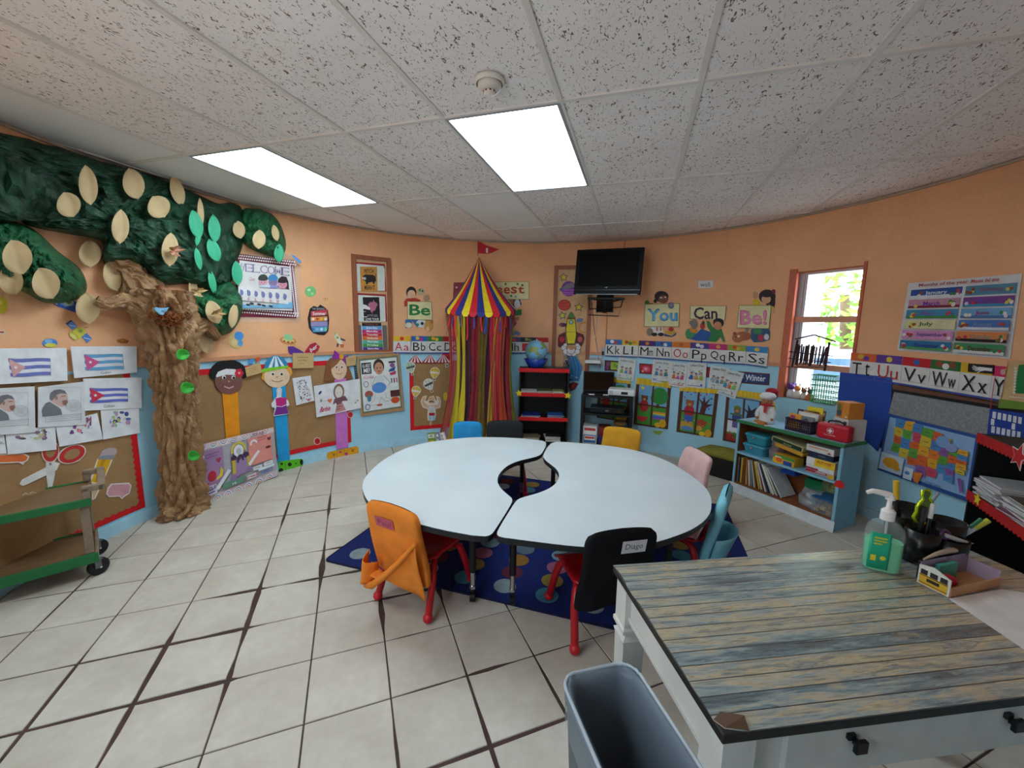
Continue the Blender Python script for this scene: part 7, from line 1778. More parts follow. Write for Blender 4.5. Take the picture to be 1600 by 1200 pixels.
balloon('red balloon cut-out beside the tent at the top of the circus board', 288, 705, 30, '#c42634', '#a31c28', -5)
A = Art('strongman_cutout', 'strongman cut-out flexing both arms low on the circus board', 'cutout', None, .014); A.z(*ZF); A.part('outline'); SKN = '#d8b092'
A.poly([(150, 935), (175, 928), (165, 960), (180, 960), (190, 935), (215, 930), (225, 955), (235, 960), (228, 930), (250, 938), (258, 960), (255, 1000), (225, 1010), (228, 1050), (222, 1075), (180, 1075), (178, 1050), (180, 1010), (150, 1000), (138, 965)], '#e6dccc', .003)
A.part('body'); A.poly([(152, 940), (170, 935), (158, 965), (178, 985), (235, 985), (246, 965), (236, 936), (250, 943), (254, 968), (245, 998), (222, 1005), (216, 1035), (190, 1035), (184, 1005), (158, 995), (144, 968)], SKN); A.poly([(182, 992), (224, 992), (218, 1030), (190, 1030)], '#c9ccd0')
A.part('head'); A.ell(202, 955, 18, 22, SKN); A.line([(188, 968), (202, 962), (216, 968)], 6, '#1d1a1a'); A.ell(195, 948, 2.5, 2.5, '#222', 8); A.ell(209, 948, 2.5, 2.5, '#222', 8)
A.part('trunks'); A.poly([(186, 1030), (222, 1030), (220, 1046), (188, 1046)], '#b02436'); A.poly([(184, 1046), (203, 1046), (200, 1078), (186, 1072)], '#9fc4d8'); A.poly([(205, 1046), (225, 1046), (222, 1072), (208, 1078)], '#9fc4d8'); A.line([(198, 1078), (196, 1100)], 10, SKN); A.done()
A = Art('seal_cutout', 'small yellow cut-out half hidden by the tent streamers', 'cutout', None, .014); A.z(*ZF); A.part('shape'); A.poly([(270, 920), (290, 905), (298, 930), (292, 958), (275, 955)], '#d8b23a', .003); A.done()
A = Art('pennant', 'red pennant numbered 1 pinned above the tent peak', 'flag', None, .012); A.z(*ZF); A.part('cloth'); A.poly([(473, 22), (520, 50), (598, 74), (560, 92), (528, 101), (473, 96)], '#c9242f', .004); A.part('lettering'); A.text('1', 522, 66, 534, 96, '#e8d8d8', True); A.part('pole'); A.line([(473, 22), (474, 112)], 3, '#8a6a4a'); A.done()

# ------------------------------------------------------------------ word signs held by painted children and animals
CREAM = '#dfd8a4'
def sign(label, z, bd, off=.006, col=CREAM):
    A = Art('word_sign', label, 'sign', None, off); A.z(*z); A.part('figure'); A.bd = bd; A.bcol = col; return A
def plate(A):
    A.part('board'); f = A.f; A.poly(A.bd, '#4a4632', .003); c = [sum(p[i] for p in A.bd)/4 for i in (0, 1)]
    A.poly([(c[0]+(x-c[0])*.975, c[1]+(y-c[1])*.965) for x, y in A.bd], A.bcol); A.part('lettering')
A = sign('Be sign in green letters held by a dark-haired boy with pets', ZF, [(60, 378), (203, 380), (208, 488), (62, 486)])
A.ell(84, 326, 30, 34, '#1d1b1c', skirt=.003); A.ell(85, 338, 24, 26, '#e0b494'); A.poly([(42, 380), (55, 362), (110, 358), (140, 372), (130, 382), (44, 410)], '#b8382a', .003); A.ell(142, 322, 22, 22, '#b9ad86', skirt=.003); A.ell(134, 312, 6, 8, '#5a6a4a'); A.ell(150, 318, 5, 6, '#3a3a30'); A.ell(174, 358, 18, 20, '#a8906c', skirt=.003)
A.poly([(48, 485), (128, 485), (150, 520), (118, 530), (88, 492), (86, 530), (50, 535)], '#3a72a8', .003); A.ell(68, 518, 20, 16, '#d8d2c4'); A.ell(142, 508, 30, 24, '#d5d8d8', skirt=.003); A.ell(148, 508, 9, 9, '#18181a'); A.ell(120, 515, 10, 9, '#3a8a6a'); A.ell(186, 522, 26, 34, '#c9934a', skirt=.003); A.ell(180, 540, 10, 14, '#e0bc86'); A.ell(205, 500, 8, 12, '#b07a34')
plate(A); A.text('B', 72, 396, 138, 460, '#1f7a44', True); A.text('e', 138, 416, 196, 462, '#1f7a44', True); A.done()
A = sign('Best sign in red letters above a star-spangled figure beside the tent', ZU_, [(1135, 175), (1600, 170), (1600, 412), (1250, 412)], .005)
A.poly([(1310, 410), (1480, 410), (1500, 480), (1420, 520), (1380, 505)], '#20305e', .003); A.ell(1350, 440, 45, 50, '#a8643c', skirt=.003); A.ell(1440, 470, 40, 60, '#d8d8de'); A.star(1465, 480, 14, 16, '#f0f0f0'); A.poly([(1400, 560), (1500, 540), (1500, 620), (1420, 630)], '#2f7a3a', .003); A.poly([(1370, 660), (1470, 640), (1460, 690), (1380, 695)], '#b07a5a', .003); A.ell(1400, 725, 36, 34, '#b8586a', skirt=.003); A.ell(1395, 722, 16, 14, '#d89aa4')
plate(A)
for i, ch in enumerate('Best'): A.text(ch, 1165+95*i, 250-5*i, 1250+95*i, 340-3*i, '#b33a26', True)
for x, y, c in ((1285, 205, '#3f7a3a'), (1445, 205, '#3f7a3a'), (1510, 222, '#3f5a3a'), (1270, 370, '#4a8fb0'), (1360, 362, '#3f8a3a'), (1420, 375, '#6ab0c8')): A.ell(x, y, 15, 16, c, 10)
A.done()
A = sign('dark red sign corner with a white dot mostly hidden behind the tent', ZU_, [(590, 185), (760, 180), (760, 400), (580, 400)], .005, '#8a3a46'); plate(A); A.ell(628, 250, 14, 14, '#d8c0c4'); A.done()
A = sign('You sign in blue letters with a dark-haired child peeking above', ZR, [(52, 248), (443, 240), (432, 500), (45, 498)])
A.ell(238, 165, 78, 62, '#2b1d1d', skirt=.003); A.ell(258, 195, 56, 45, '#7a4a36'); A.ell(170, 215, 20, 22, '#2b1d1d'); A.ell(235, 178, 14, 8, '#e8dcd4', 10); A.ell(280, 172, 12, 7, '#e8dcd4', 10); A.ell(80, 240, 28, 34, '#4a7a34', skirt=.003); A.ell(128, 248, 22, 12, '#a8502a')
A.poly([(120, 500), (250, 500), (262, 595), (120, 600)], '#e4e0dc', .003); A.ell(110, 555, 38, 45, '#8a7a66'); A.ell(160, 582, 34, 20, '#17171c'); A.ell(232, 582, 34, 20, '#17171c'); A.rect(180, 505, 200, 545, '#b87a5a'); A.rect(222, 505, 242, 545, '#b87a5a'); A.poly([(270, 575), (350, 600), (405, 560), (395, 590), (350, 612), (270, 600)], '#2a4a86', .003); A.poly([(280, 540), (390, 545), (395, 560), (345, 590), (275, 570)], '#c9a03a'); A.ell(345, 525, 30, 24, '#b8282a')
plate(A); A.text('You', 82, 300, 418, 438, '#2f6f9e', True); A.text('You', 92, 312, 408, 428, '#5aa9d8', True); A.part('rosette'); A.star(345, 265, 40, 44, '#5a6a86', 0, .7, 9); A.ell(345, 258, 20, 20, '#8a8a9a'); A.done()
A = sign('Can sign in dark purple letters with a boy in green lying below', ZR, [(556, 268), (958, 268), (940, 430), (552, 410)])
A.poly([(500, 570), (515, 530), (560, 510), (640, 540), (600, 600), (560, 640), (515, 625)], '#3f8a5a', .003); A.poly([(545, 520), (600, 500), (640, 530), (620, 570), (560, 560)], '#d8862a'); A.ell(600, 470, 40, 55, '#7a7674', skirt=.003); A.ell(565, 455, 22, 24, '#7a7674'); A.poly([(560, 635), (680, 520), (790, 560), (800, 660), (620, 650)], '#24589e', .003); A.poly([(735, 430), (770, 440), (800, 500), (900, 520), (945, 660), (920, 665), (890, 610), (840, 665), (750, 660), (790, 570), (745, 500)], '#2f7a44', .003); A.ell(868, 455, 60, 52, '#1d1a1c', skirt=.003); A.ell(860, 485, 44, 48, '#c98a66'); A.ell(692, 490, 28, 34, '#b8342c'); A.ell(700, 455, 18, 22, '#3a5a3a')
plate(A); A.text('Can', 596, 282, 858, 415, '#3f2440', True)
A.part('figure'); A.ell(868, 440, 58, 36, '#1d1a1c'); A.ell(860, 485, 44, 44, '#c98a66'); A.done()
A = sign('Be! sign in pink letters with a waving dark-haired girl', ZR, [(1098, 262), (1455, 262), (1430, 522), (1070, 512)])
A.ell(1405, 165, 92, 78, '#2b1f2a', skirt=.003); A.poly([(1330, 180), (1345, 120), (1480, 120), (1495, 230), (1480, 300), (1440, 300)], '#2b1f2a', .003); A.ell(1395, 195, 52, 48, '#d8a880'); A.ell(1400, 140, 62, 34, '#2b1f2a'); A.ell(1478, 110, 20, 26, '#7a2a3a'); A.ell(1275, 150, 28, 40, '#c9956c', skirt=.003); A.poly([(1250, 195), (1305, 195), (1330, 262), (1255, 265)], '#d8bc2a', .003); A.poly([(1420, 250), (1480, 280), (1490, 340), (1450, 360), (1430, 300)], '#d8bc2a', .003); A.ell(1470, 330, 22, 26, '#d8a880')
A.poly([(1225, 540), (1240, 520), (1420, 515), (1440, 560), (1430, 640), (1360, 665), (1260, 670), (1225, 630)], '#2f5a7a', .003); A.ell(1300, 545, 50, 34, '#3f8a5a'); A.ell(1335, 620, 34, 38, '#b8384a'); A.ell(1400, 610, 28, 34, '#d8d2d8'); A.ell(1140, 600, 90, 50, '#a8603c', skirt=.003); A.ell(1080, 620, 62, 52, '#b06a44', skirt=.003); A.ell(1062, 610, 8, 8, '#2a1a14'); A.ell(1092, 602, 16, 12, '#e8d8c8'); A.ell(1050, 575, 20, 20, '#8a4a30'); A.poly([(1160, 520), (1210, 520), (1180, 580)], '#8a8078')
plate(A); A.text('Be!', 1108, 312, 1408, 478, '#c9628e', True); A.text('Be!', 1120, 322, 1398, 468, '#e08ab0', True); A.done()
A = Art('wall_label', 'small white card lettered wall high on the orange wall', 'card', None, .004); A.z(*ZI); A.part('card'); A.poly([(684, 76), (778, 73), (777, 120), (685, 122)], '#d6d8da', .002); A.part('lettering'); A.text('wall', 697, 84, 758, 112, '#55585e'); A.done()

# ------------------------------------------------------------------ planets, stars and the rocket in the second niche
def stk(name, label, fn, off=.008): return sticker(name, label, ZG, fn, off)
stk('star_sticker', 'yellow star sticker at the top of the space niche', lambda A: (A.star(605, 380, 46, 46, '#5a5a78', 5, .5, 5, .003), A.star(605, 380, 34, 34, '#e4c92a', 5)))
stk('planet_sticker', 'purple striped ringed planet sticker behind the television', lambda A: (A.ell(655, 488, 72, 72, '#7a3a92', skirt=.003), A.poly([(570, 495), (640, 440), (700, 430), (705, 470), (640, 490)], '#7d7a82'), *[A.line([(600, y), (705, y)], 10, '#b05ac0') for y in (500, 522, 540)], A.ell(580, 495, 14, 16, '#5a5aa0')))
stk('planet_sticker', 'red planet sticker with darker bands in the niche', lambda A: (A.ell(612, 640, 60, 52, '#7a2a2a', skirt=.003), A.ell(612, 640, 52, 45, '#cc3f34'), A.line([(570, 625), (650, 618)], 7, '#a82f2a'), A.line([(575, 655), (648, 650)], 7, '#a82f2a')))
stk('star_sticker', 'yellow star sticker right of the red planet', lambda A: (A.star(746, 660, 46, 46, '#5a5a50', -5, .5, 5, .003), A.star(746, 660, 33, 33, '#e0c42a', -5)))
stk('star_sticker', 'yellow star sticker below the red planet', lambda A: (A.star(592, 738, 44, 44, '#4a4a6a', 10, .5, 5, .003), A.star(592, 738, 31, 31, '#d8cc3a', 10)))
stk('planet_sticker', 'small dark red comet sticker left of the rocket', lambda A: (A.poly([(555, 825), (580, 805), (640, 815), (630, 842), (580, 845)], '#4a2030', .003), A.ell(580, 826, 14, 14, '#8a3a5a')))
stk('planet_sticker', 'orange crescent and blue rocket stickers right of the rocket', lambda A: (A.poly([(720, 780), (750, 760), (790, 770), (770, 800), (730, 800)], '#6a7aa8', .003), A.ring(795, 850, 52, 52, .22, '#c9862a', 60, 300)))
A = Art('rocket_cutout', 'large yellow rocket cut-out with green nose and dark red fins', 'cutout', None, .016); A.z(*ZG)
A.part('fin'); A.poly([(620, 890), (560, 920), (550, 960), (552, 1030), (580, 1040), (625, 1000)], '#5a1424', .004); A.ell(588, 962, 24, 28, '#b8283a'); A.poly([(722, 890), (790, 915), (800, 955), (780, 1010), (755, 1045), (720, 1000)], '#5a1424', .004); A.ell(760, 962, 22, 28, '#c05a5a')
A.part('hull'); A.poly([(640, 760), (710, 760), (724, 860), (728, 930), (712, 1010), (640, 1010), (624, 930), (622, 860)], '#3a3418', .006); A.poly([(645, 765), (706, 765), (718, 860), (720, 930), (706, 1000), (645, 1000), (631, 930), (630, 860)], '#dccb22'); A.line([(630, 892), (720, 892)], 4, '#8a7a1a')
A.part('nose'); A.poly([(640, 765), (655, 725), (676, 702), (698, 722), (714, 765)], '#4a7a3a', .006); A.rect(640, 755, 714, 775, '#6a4a2a')
A.part('porthole'); A.ell(676, 800, 24, 22, '#5a7a6a'); A.ell(676, 800, 15, 14, '#a8c0b8')
A.part('smoke')
for x, y, r_ in ((605, 1040, 26), (625, 1075, 28), (660, 1090, 28), (700, 1095, 26), (735, 1075, 26), (745, 1035, 24), (620, 1015, 18), (735, 1015, 18), (675, 1062, 40)): A.ell(x, y, r_, r_, '#5a5a66', 12); A.ell(x, y, r_*.88, r_*.88, '#dcdadc', 12)
A.poly([(640, 1030), (715, 1030), (690, 1060), (665, 1060)], '#c98a6a'); A.done()
A = Art('pleated_flame', 'blue pleated paper flame under the rocket cut-out', 'cutout', None, .014); A.z(*ZH); A.part('pleats')
for k in range(9):
    a, b_ = k/9, (k+1)/9
    A.poly([(700+100*a, 165), (700+100*b_, 165), (735+135*b_-20*(b_ > .6)*0, 290), (735+95*b_, 430), (735+95*a, 430), (690+170*a, 290)], ['#3a86bc', '#2a6aa0'][k % 2])
A.part('tip'); A.poly([(728, 470), (770, 440), (828, 462), (790, 520), (740, 540)], '#7a1f2c'); A.ell(770, 485, 16, 16, '#b83a3a', 10)
for x, y in ((745, 400), (760, 380), (800, 395), (815, 400), (742, 440)): A.ell(x, y, 7, 7, '#c9d8e4', 8)
A.done()
A = Art('cloud_cutout', 'grey-blue paper cloud above the Hh strip', 'cutout', None, .006); A.z(*ZG); A.part('cloud')
for x, y, r_ in ((130, 908, 20), (155, 898, 22), (180, 908, 20)): A.ell(x, y, r_, r_*.9, '#7a8a9e', 12)
A.done()
A = Art('wall_outlet', 'grey wall outlet with a plug left of the Kk strip', 'outlet', None, .018); A.z(*ZG); A.part('plate'); A.poly([(958, 1035), (995, 1030), (996, 1118), (960, 1122)], '#a8b0b4', .014); A.part('plug'); A.poly([(962, 1075), (985, 1072), (986, 1110), (964, 1112)], '#222427', .01); A.done()
A = Art('printed_notice', 'grey printed notice on the wall behind the laptop', 'notice', None, .010); A.z(*ZH); A.part('sheet'); A.poly([(920, 182), (1085, 190), (1090, 280), (920, 275)], '#b4bec4', .003); A.part('lettering')
for y in range(6): A.line([(932, 200+12*y), (1070, 206+12*y)], 5, '#7a858c')
A.done()
rt_ = root('modem', 'white modem on the wall bracket behind the open laptop', 'modem', wp(18.6, 1.085, .10), rad(-18)); b = MB(); b.bx(-.10, .10, -.06, .06, -.01, .03, M('#dde0e2', .35)); part(rt_, 'case', b, bev=.01); b = MB(); b.bx(-.06, .06, -.045, .10, -.024, -.011, KB); part(rt_, 'bracket', b)

# ------------------------------------------------------------------ season posters with name boards, and Labor Day pages
def season(label, q, valq, fn, off=.008):
    A = Art('season_poster', label, 'poster', None, off); A.z(*ZI); A.q(*q); A.part('frame'); A.rect(0, 0, 1, 1, '#55301f', 4, 3, .003); A.part('scene'); A.rect(.09, .02, .91, .55, '#7ab4dc'); A.rect(.09, .5, .91, .96, '#4f9a3c'); fn(A)
    A.part('glazing_bar'); A.rect(.475, 0, .525, 1, '#55301f', 1, 3); A.rect(.09, .49, .91, .525, '#55301f', 3)
    A.z(*ZI); A.q(*valq); A.part('valance'); n = 14
    for k in range(n): A.poly([(k/n, 0), ((k+1)/n, 0), ((k+1)/n, .86), ((k+.5)/n, 1.0), (k/n, .86)], ['#e4c22c', '#d9b424'][k % 2])
    return A.done()
def bear(A, x, y, s, c, sh, pt=None):
    A.ell(x, y+.13*s, .10*s, .11*s, sh); A.ell(x, y, .075*s, .055*s, c); A.ell(x-.055*s, y-.04*s, .025*s, .02*s, c, 8); A.ell(x+.055*s, y-.04*s, .025*s, .02*s, c, 8); A.ell(x, y+.015*s, .035*s, .022*s, '#c9966a', 8)
    if pt: A.rect(x-.085*s, y+.19*s, x+.085*s, y+.30*s, pt)
def sum_(A):
    A.ell(.2, .12, .05, .035, '#f0dc4a'); A.rect(.62, .35, .70, .55, '#6a3a22'); A.ell(.70, .26, .24, .2, '#2f8a3c'); A.ell(.56, .33, .12, .10, '#2f8a3c'); bear(A, .27, .36, 1.3, '#7a4426', '#c02a34'); A.ell(.24, .78, .17, .14, '#4f9a3c', 18, 180, 360); A.ell(.24, .78, .15, .12, '#cc2f3a', 18, 180, 360)
    for k, c in enumerate(['#e8a03a', '#e8d23a', '#5a9ad8', '#4a6ad0', '#9a5ac0']): A.rect(.54, .63+.035*k, .90, .665+.035*k, c)
    A.ell(.62, .87, .06, .05, '#4f9a3c'); A.ell(.70, .93, .09, .06, '#e8b82a'); A.ell(.84, .88, .10, .10, '#e2ac24')
def aut_(A):
    A.poly([(.56, .52), (.6, .3), (.5, .16), (.62, .24), (.66, .08), (.69, .24), (.82, .12), (.74, .28), (.90, .26), (.74, .36), (.70, .52)], '#55262a')
    for x, y, c in ((.2, .08, '#a84a7a'), (.3, .12, '#8a5ab0'), (.4, .06, '#b84a5a'), (.14, .2, '#c05a6a'), (.55, .1, '#b04a7a'), (.7, .06, '#a85aa0'), (.84, .14, '#3a4a9a'), (.8, .38, '#3a4a9a'), (.62, .16, '#9a5ac0')): A.ell(x, y, .025, .02, c, 8)
    bear(A, .29, .32, 1.4, '#9a5a30', '#b8243a', '#3a62b0'); A.poly([(.1, .74), (.4, .72), (.46, .90), (.1, .92)], '#c9a23a'); A.ell(.28, .88, .17, .05, '#5a8ac0'); A.ell(.65, .72, .12, .09, '#a8482a'); A.ell(.6, .84, .09, .06, '#c9a03a'); A.ell(.70, .95, .09, .05, '#e8c42a'); A.ell(.86, .92, .09, .09, '#dca422')
    for k in range(10): A.ell(.12+.08*k % .8+.02, .68+.03*(k % 4), .025, .016, ['#d8622a', '#c9a02a', '#a83a2a'][k % 3], 7)
def win_(A):
    A.rect(.09, .5, .91, .78, '#dfe6ee', 2); A.poly([(.55, .52), (.6, .3), (.45, .2), (.62, .26), (.6, .1), (.7, .24), (.85, .14), (.78, .3), (.95, .32), (.76, .38), (.7, .52)], '#3a2a3a'); bear(A, .33, .28, 1.3, '#8a6a3a', '#3f4a8a', '#6a5a9a'); A.ell(.33, .24, .09, .06, '#6a8a3a', 12, 0, 180); A.rect(.15, .36, .5, .40, '#4f7a4a')
    A.rect(.09, .82, .91, .96, '#a82a2a', 2)
    for k in range(6): A.poly([(.12+.13*k, .9), (.17+.13*k, .74), (.22+.13*k, .9)], ['#b8342c', '#3f7a3a'][k % 2])
season('summer poster of a bear with watermelon in a painted window, above the yellow chair', [(298, 705), (515, 735), (495, 1003), (280, 972)], [(300, 678), (520, 706), (515, 748), (298, 722)], sum_)
season('autumn poster of a bear in red beside a bare tree in a painted window', [(573, 740), (812, 780), (778, 1055), (548, 1018)], [(570, 728), (815, 752), (812, 782), (572, 765)], aut_)
season('winter poster of a bear in a green hat partly hidden by the bookcase', [(862, 790), (1090, 830), (1075, 1120), (838, 1072)], [(925, 755), (1090, 778), (1085, 822), (930, 800)], win_)
season('spring poster mostly hidden behind the media cart, yellow valance showing', [(60, 695), (262, 716), (250, 960), (50, 930)], [(80, 665), (262, 690), (262, 722), (80, 700)], sum_, .006)
def nameboard(label, q, bg, fn, off=.006):
    A = Art('name_board', label, 'sign', None, off); A.z(*ZI); A.q(*q); A.sheet('#5a3226', 2, 'frame'); A.part('panel'); A.rect(.04, .10, .96, .90, bg, 2); fn(A); A.done()
nameboard('spring name board in green partly covered by the first Labor Day page', [(100, 570), (212, 578), (212, 642), (98, 636)], '#4a2a3c', lambda A: (A.ell(.2, .35, .12, .2, '#8a4a7a'), A.ell(.15, .7, .1, .18, '#7a3a6a'), A.rect(.34, .15, .98, .85, '#a8c23a'), A.part('lettering'), A.text('Sp', .48, .28, .84, .72, '#4f7a2a', True)))
nameboard('red name board between the first two Labor Day pages', [(316, 590), (425, 598), (425, 662), (316, 654)], '#b02434', lambda A: (A.ell(.4, .5, .22, .3, '#d8506a'), A.ell(.38, .5, .1, .15, '#e8a0b0'), A.poly([(.75, .1), (1, .1), (.98, .5), (.85, .4)], '#d8a02c'), A.ell(.2, .75, .05, .1, '#e0c0c4', 8)))
nameboard('dark red name board showing between two Labor Day pages', [(735, 612), (790, 618), (790, 685), (735, 678)], '#8a2034', lambda A: A.ell(.5, .5, .2, .2, '#b04a5a'))
nameboard('Winter name board with white letters on dark blue', [(935, 640), (1133, 656), (1128, 728), (930, 712)], '#27407a', lambda A: (A.part('lettering'), A.text('Winter', .24, .2, .88, .72, '#dfe8f2', True), A.part('snow'), [A.ell(.1+.09*k, .2+.1*((k*3) % 7), .012, .04, '#e8eef4', 7) for k in range(9)]))
def labor(label, q, pal, seed, off):
    A = Art('labor_day_page', label, 'drawing', None, off); A.z(*ZI); A.q(*q); A.sheet('#d9dcdc', 2); A.part('drawing'); r = random.Random(seed)
    for k in range(26): A.ell(r.uniform(.12, .88), r.uniform(.28, .9), r.uniform(.02, .07), r.uniform(.012, .035), r.choice(pal+['#a8b4a0', '#c9d0c4']), 8)
    for k, x in enumerate((.25, .5, .75)):
        A.ell(x, .44+.04*(k % 2), .075, .055, '#c99a7e', 12); A.ell(x, .415+.04*(k % 2), .08, .04, ['#3a5a9a', '#4a2f22', '#2f6a7a'][(k+seed) % 3], 12, 0, 180); A.poly([(x-.1, .68), (x-.07, .51+.04*(k % 2)), (x+.07, .51+.04*(k % 2)), (x+.1, .68)], pal[k % len(pal)])
    A.line([(.08, .24), (.92, .24)], .004, '#b5b9b9'); A.line([(.1, .92), (.9, .92)], .02, pal[0], .02)
    A.part('lettering'); A.text('Labor Day', .14, .06, .86, .18, '#2d2f33'); A.done()
labor('Labor Day page full of green and blue, leftmost of the six', [(190, 553), (300, 568), (280, 703), (174, 690)], ['#8ab04a', '#5a8ac0', '#c97a8a'], 1, .016)
labor('Labor Day page with blue hats and pale background, second from the left', [(405, 566), (520, 578), (508, 720), (392, 706)], ['#4a7ab0', '#b08a6a', '#3f8a8a'], 2, .016)
labor('Labor Day page coloured pink and orange, third from the left', [(518, 582), (622, 592), (605, 745), (502, 728)], ['#d86a3a', '#b05ab0', '#c94a7a'], 3, .018)
labor('Labor Day page with yellow-green wash and blue figures, fourth from the left', [(625, 582), (742, 590), (730, 748), (608, 736)], ['#3a5ab0', '#c9924a', '#a8b83a'], 4, .020)
labor('pale mostly uncoloured Labor Day page, second from the right', [(765, 603), (885, 620), (850, 770), (745, 755)], ['#9fb0b8', '#6a8ab0', '#8a8a90'], 5, .016)
labor('tilted Labor Day page with green and orange figures, rightmost of the six', [(868, 628), (978, 652), (918, 815), (806, 776)], ['#3f8ac0', '#d86a3a', '#7ac04a'], 6, .022)
sticker('paper_scrap', 'small yellow-green paper scrap below the summer poster', ZQ, lambda A: A.poly([(635, 1062), (780, 1068), (720, 1115), (670, 1105)], '#9ab04a', .003))

# ------------------------------------------------------------------ months chart, felt board, map and what hangs on the right wall
A = Art('months_chart', 'white months of the year chart with twelve picture bars', 'poster', None, .006); A.z(*ZY); A.q((155, 245), (1490, 130), (1345, 1130), (20, 1030)); A.sheet('#d6d4d6', 8); A.part('bars')
mo = [('January', '#2a4f9a', '#d8dde6'), ('February', '#4f86a0', '#8a5a72'), ('March', '#c08aa0', '#6a3a9a'), ('April', '#7a3f8a', '#5a4aa0'), ('May', '#3f86a8', '#7a5aa8'), ('June', '#6aa0c8', '#8a2f5a'), ('July', '#d8cfa0', '#4a6a34'), ('August', '#4a72b8', '#7a94b8'), ('September', '#cf8ab8', '#5a4a9a'), ('October', '#d8804a', '#8a8a80'), ('November', '#2f72a0', '#2a3f8a'), ('December', '#3f8a5a', '#5a3a22')]
rm = random.Random(6)
for i, (n_, c, ink) in enumerate(mo):
    x0 = .035+.485*(i % 2); y0 = .105+.147*(i//2); x1, y1 = x0+.455, y0+.125
    A.part('bars'); A.rect(x0, y0, x1, y1, c, 4)
    gc_ = {'January': '#d8dce4', 'March': '#7a1f2a', 'April': '#3a86b0', 'May': '#3f8a4a', 'June': '#4a72a8', 'August': '#cfd4e0', 'October': '#15130f', 'November': '#4a9a5a', 'December': '#d0d4d2'}.get(n_)
    if gc_: A.rect(x0, y1-.035, x1, y1, gc_, 4)
    for k in range(7): A.ell(x0+rm.choice([rm.uniform(.02, .10), rm.uniform(.36, .44)]), y0+rm.uniform(.04, .1), .018, .022, rm.choice(['#b8384a', '#d8c04a', '#e0d8d8', '#3f7a4a', '#8a4a2a']), 9)
    A.part('lettering'); A.text(n_, x0+.13, y0+.03, x0+.13+.022*len(n_)+.04, y0+.095, ink, True)
A.text('Months of the year', .12, .025, .56, .085, '#a84a42', True); A.text('Meses del ano', .59, .025, .84, .075, '#a84a42', True); A.done()
A = Art('felt_board', 'grey felt board with a black rounded frame and brown top rail', 'board', None, .020); A.z(*ZM)
A.part('frame'); A.poly([(352, 835), (345, 815), (400, 800), (1200, 955), (1200, 1400), (300, 1230), (268, 1190), (300, 1000)], '#1c1c20', .014); A.part('felt'); A.k += .002; A.poly([(362, 850), (1190, 990), (1190, 1390), (310, 1210), (290, 1180), (318, 1010)], M('#8d9295', .95, 0, .14, 60., .5)); A.part('top_rail'); A.poly([(350, 800), (1060, 915), (1060, 945), (352, 832)], '#6d4a3a', .01); A.done()
def states():
    A = Art('map_poster', 'coloured map of the states on the felt board, blue border', 'map', None, .042); A.z(*ZT); f0 = A.f; g = lambda x, y: (1340+x/3.53, 600+y/3.53); A.f = g; A.q((192, 162), (700, 285), (640, 650), (130, 470)); A.sheet('#2a4f96', 6); A.part('sea'); A.rect(.025, .05, .975, .94, '#8fb2dc', 6); A.part('states'); r = random.Random(12)
    PAL = ['#d8622a', '#e0a42c', '#5fa03c', '#8a5a9a', '#c94a62', '#4a86c0', '#e07a2a', '#d8b83a']
    cols = [(.10, .20), (.20, .30), (.30, .40), (.40, .52), (.52, .63), (.63, .73), (.73, .83), (.83, .95)]
    last = -1
    for ci, (a, b_) in enumerate(cols):
        top = [.05, .03, .05, .07, .10, .16, .28, .26][ci]; bot = [.62, .66, .72, .90, .80, .72, .80, .62][ci]; n = [4, 4, 5, 5, 5, 4, 5, 5][ci]; y = top
        for k in range(n):
            h = (bot-top)/n*r.uniform(.9, 1.1); k_ = r.randrange(8)
            if k_ == last: k_ = (k_+3) % 8
            last = k_; j = lambda: r.uniform(-.014, .014)
            A.poly([(a+j(), y+j()), (b_+j(), y+j()), (b_+j(), y+h+j()), ((a+b_)/2, y+h+j()), (a+j(), y+h+j())], PAL[k_])
            A.line([(a+.03, y+h*.5), (b_-.03, y+h*.5)], .006, '#3a3440', .008); y += h
    A.k += .001; A.ell(.66, .22, .08, .09, '#7aa0d0'); A.ell(.76, .28, .07, .06, '#8a9ac8'); A.poly([(.40, .82), (.50, .80), (.47, .98), (.42, .96)], PAL[6]); A.poly([(.88, .70), (.92, .68), (.96, .86), (.93, .90)], '#8a5a9a')
    A.part('inset'); A.rect(.03, .66, .28, .95, '#c2d4e4', 2); A.ell(.15, .80, .09, .09, '#e0a42c'); A.ell(.22, .86, .04, .04, '#e0a42c'); A.rect(.30, .78, .40, .97, '#cfdce8'); A.ell(.34, .87, .03, .03, '#4a86c0', 8)
    A.part('lettering'); A.text('United States', .54, .88, .72, .92, '#4a5a7a'); A.done()
states()
A = Art('foam_board', 'large blue foam board standing between the cartons and the wall', 'board', None, .024); A.z(*ZK); A.part('board'); A.poly([(752, 92), (1105, 128), (1095, 300), (1040, 530), (1000, 620), (940, 560), (720, 560), (735, 300)], '#2348a4', .014); A.done()
A = Art('notepad_poster', 'tan-edged green notepad poster at the right picture edge', 'poster', None, .034); A.z(*ZT); A.part('ruler_edge'); A.poly([(750, 110), (900, 112), (900, 455), (690, 420), (735, 250)], '#c9a677', .006); A.part('green_sheet'); A.poly([(835, 140), (950, 130), (950, 350), (800, 345)], '#1f7a3a'); A.poly([(690, 385), (950, 420), (950, 470), (684, 450)], '#6a8a2f'); A.part('notches')
for k in range(9): A.ell(812-1*k, 165+22*k, 12, 10, '#d8d4c0', 10)
A.line([(760, 130), (700, 420)], 4, '#8a6a42'); A.line([(770, 370), (950, 385)], 6, '#e0dcd0'); A.done()
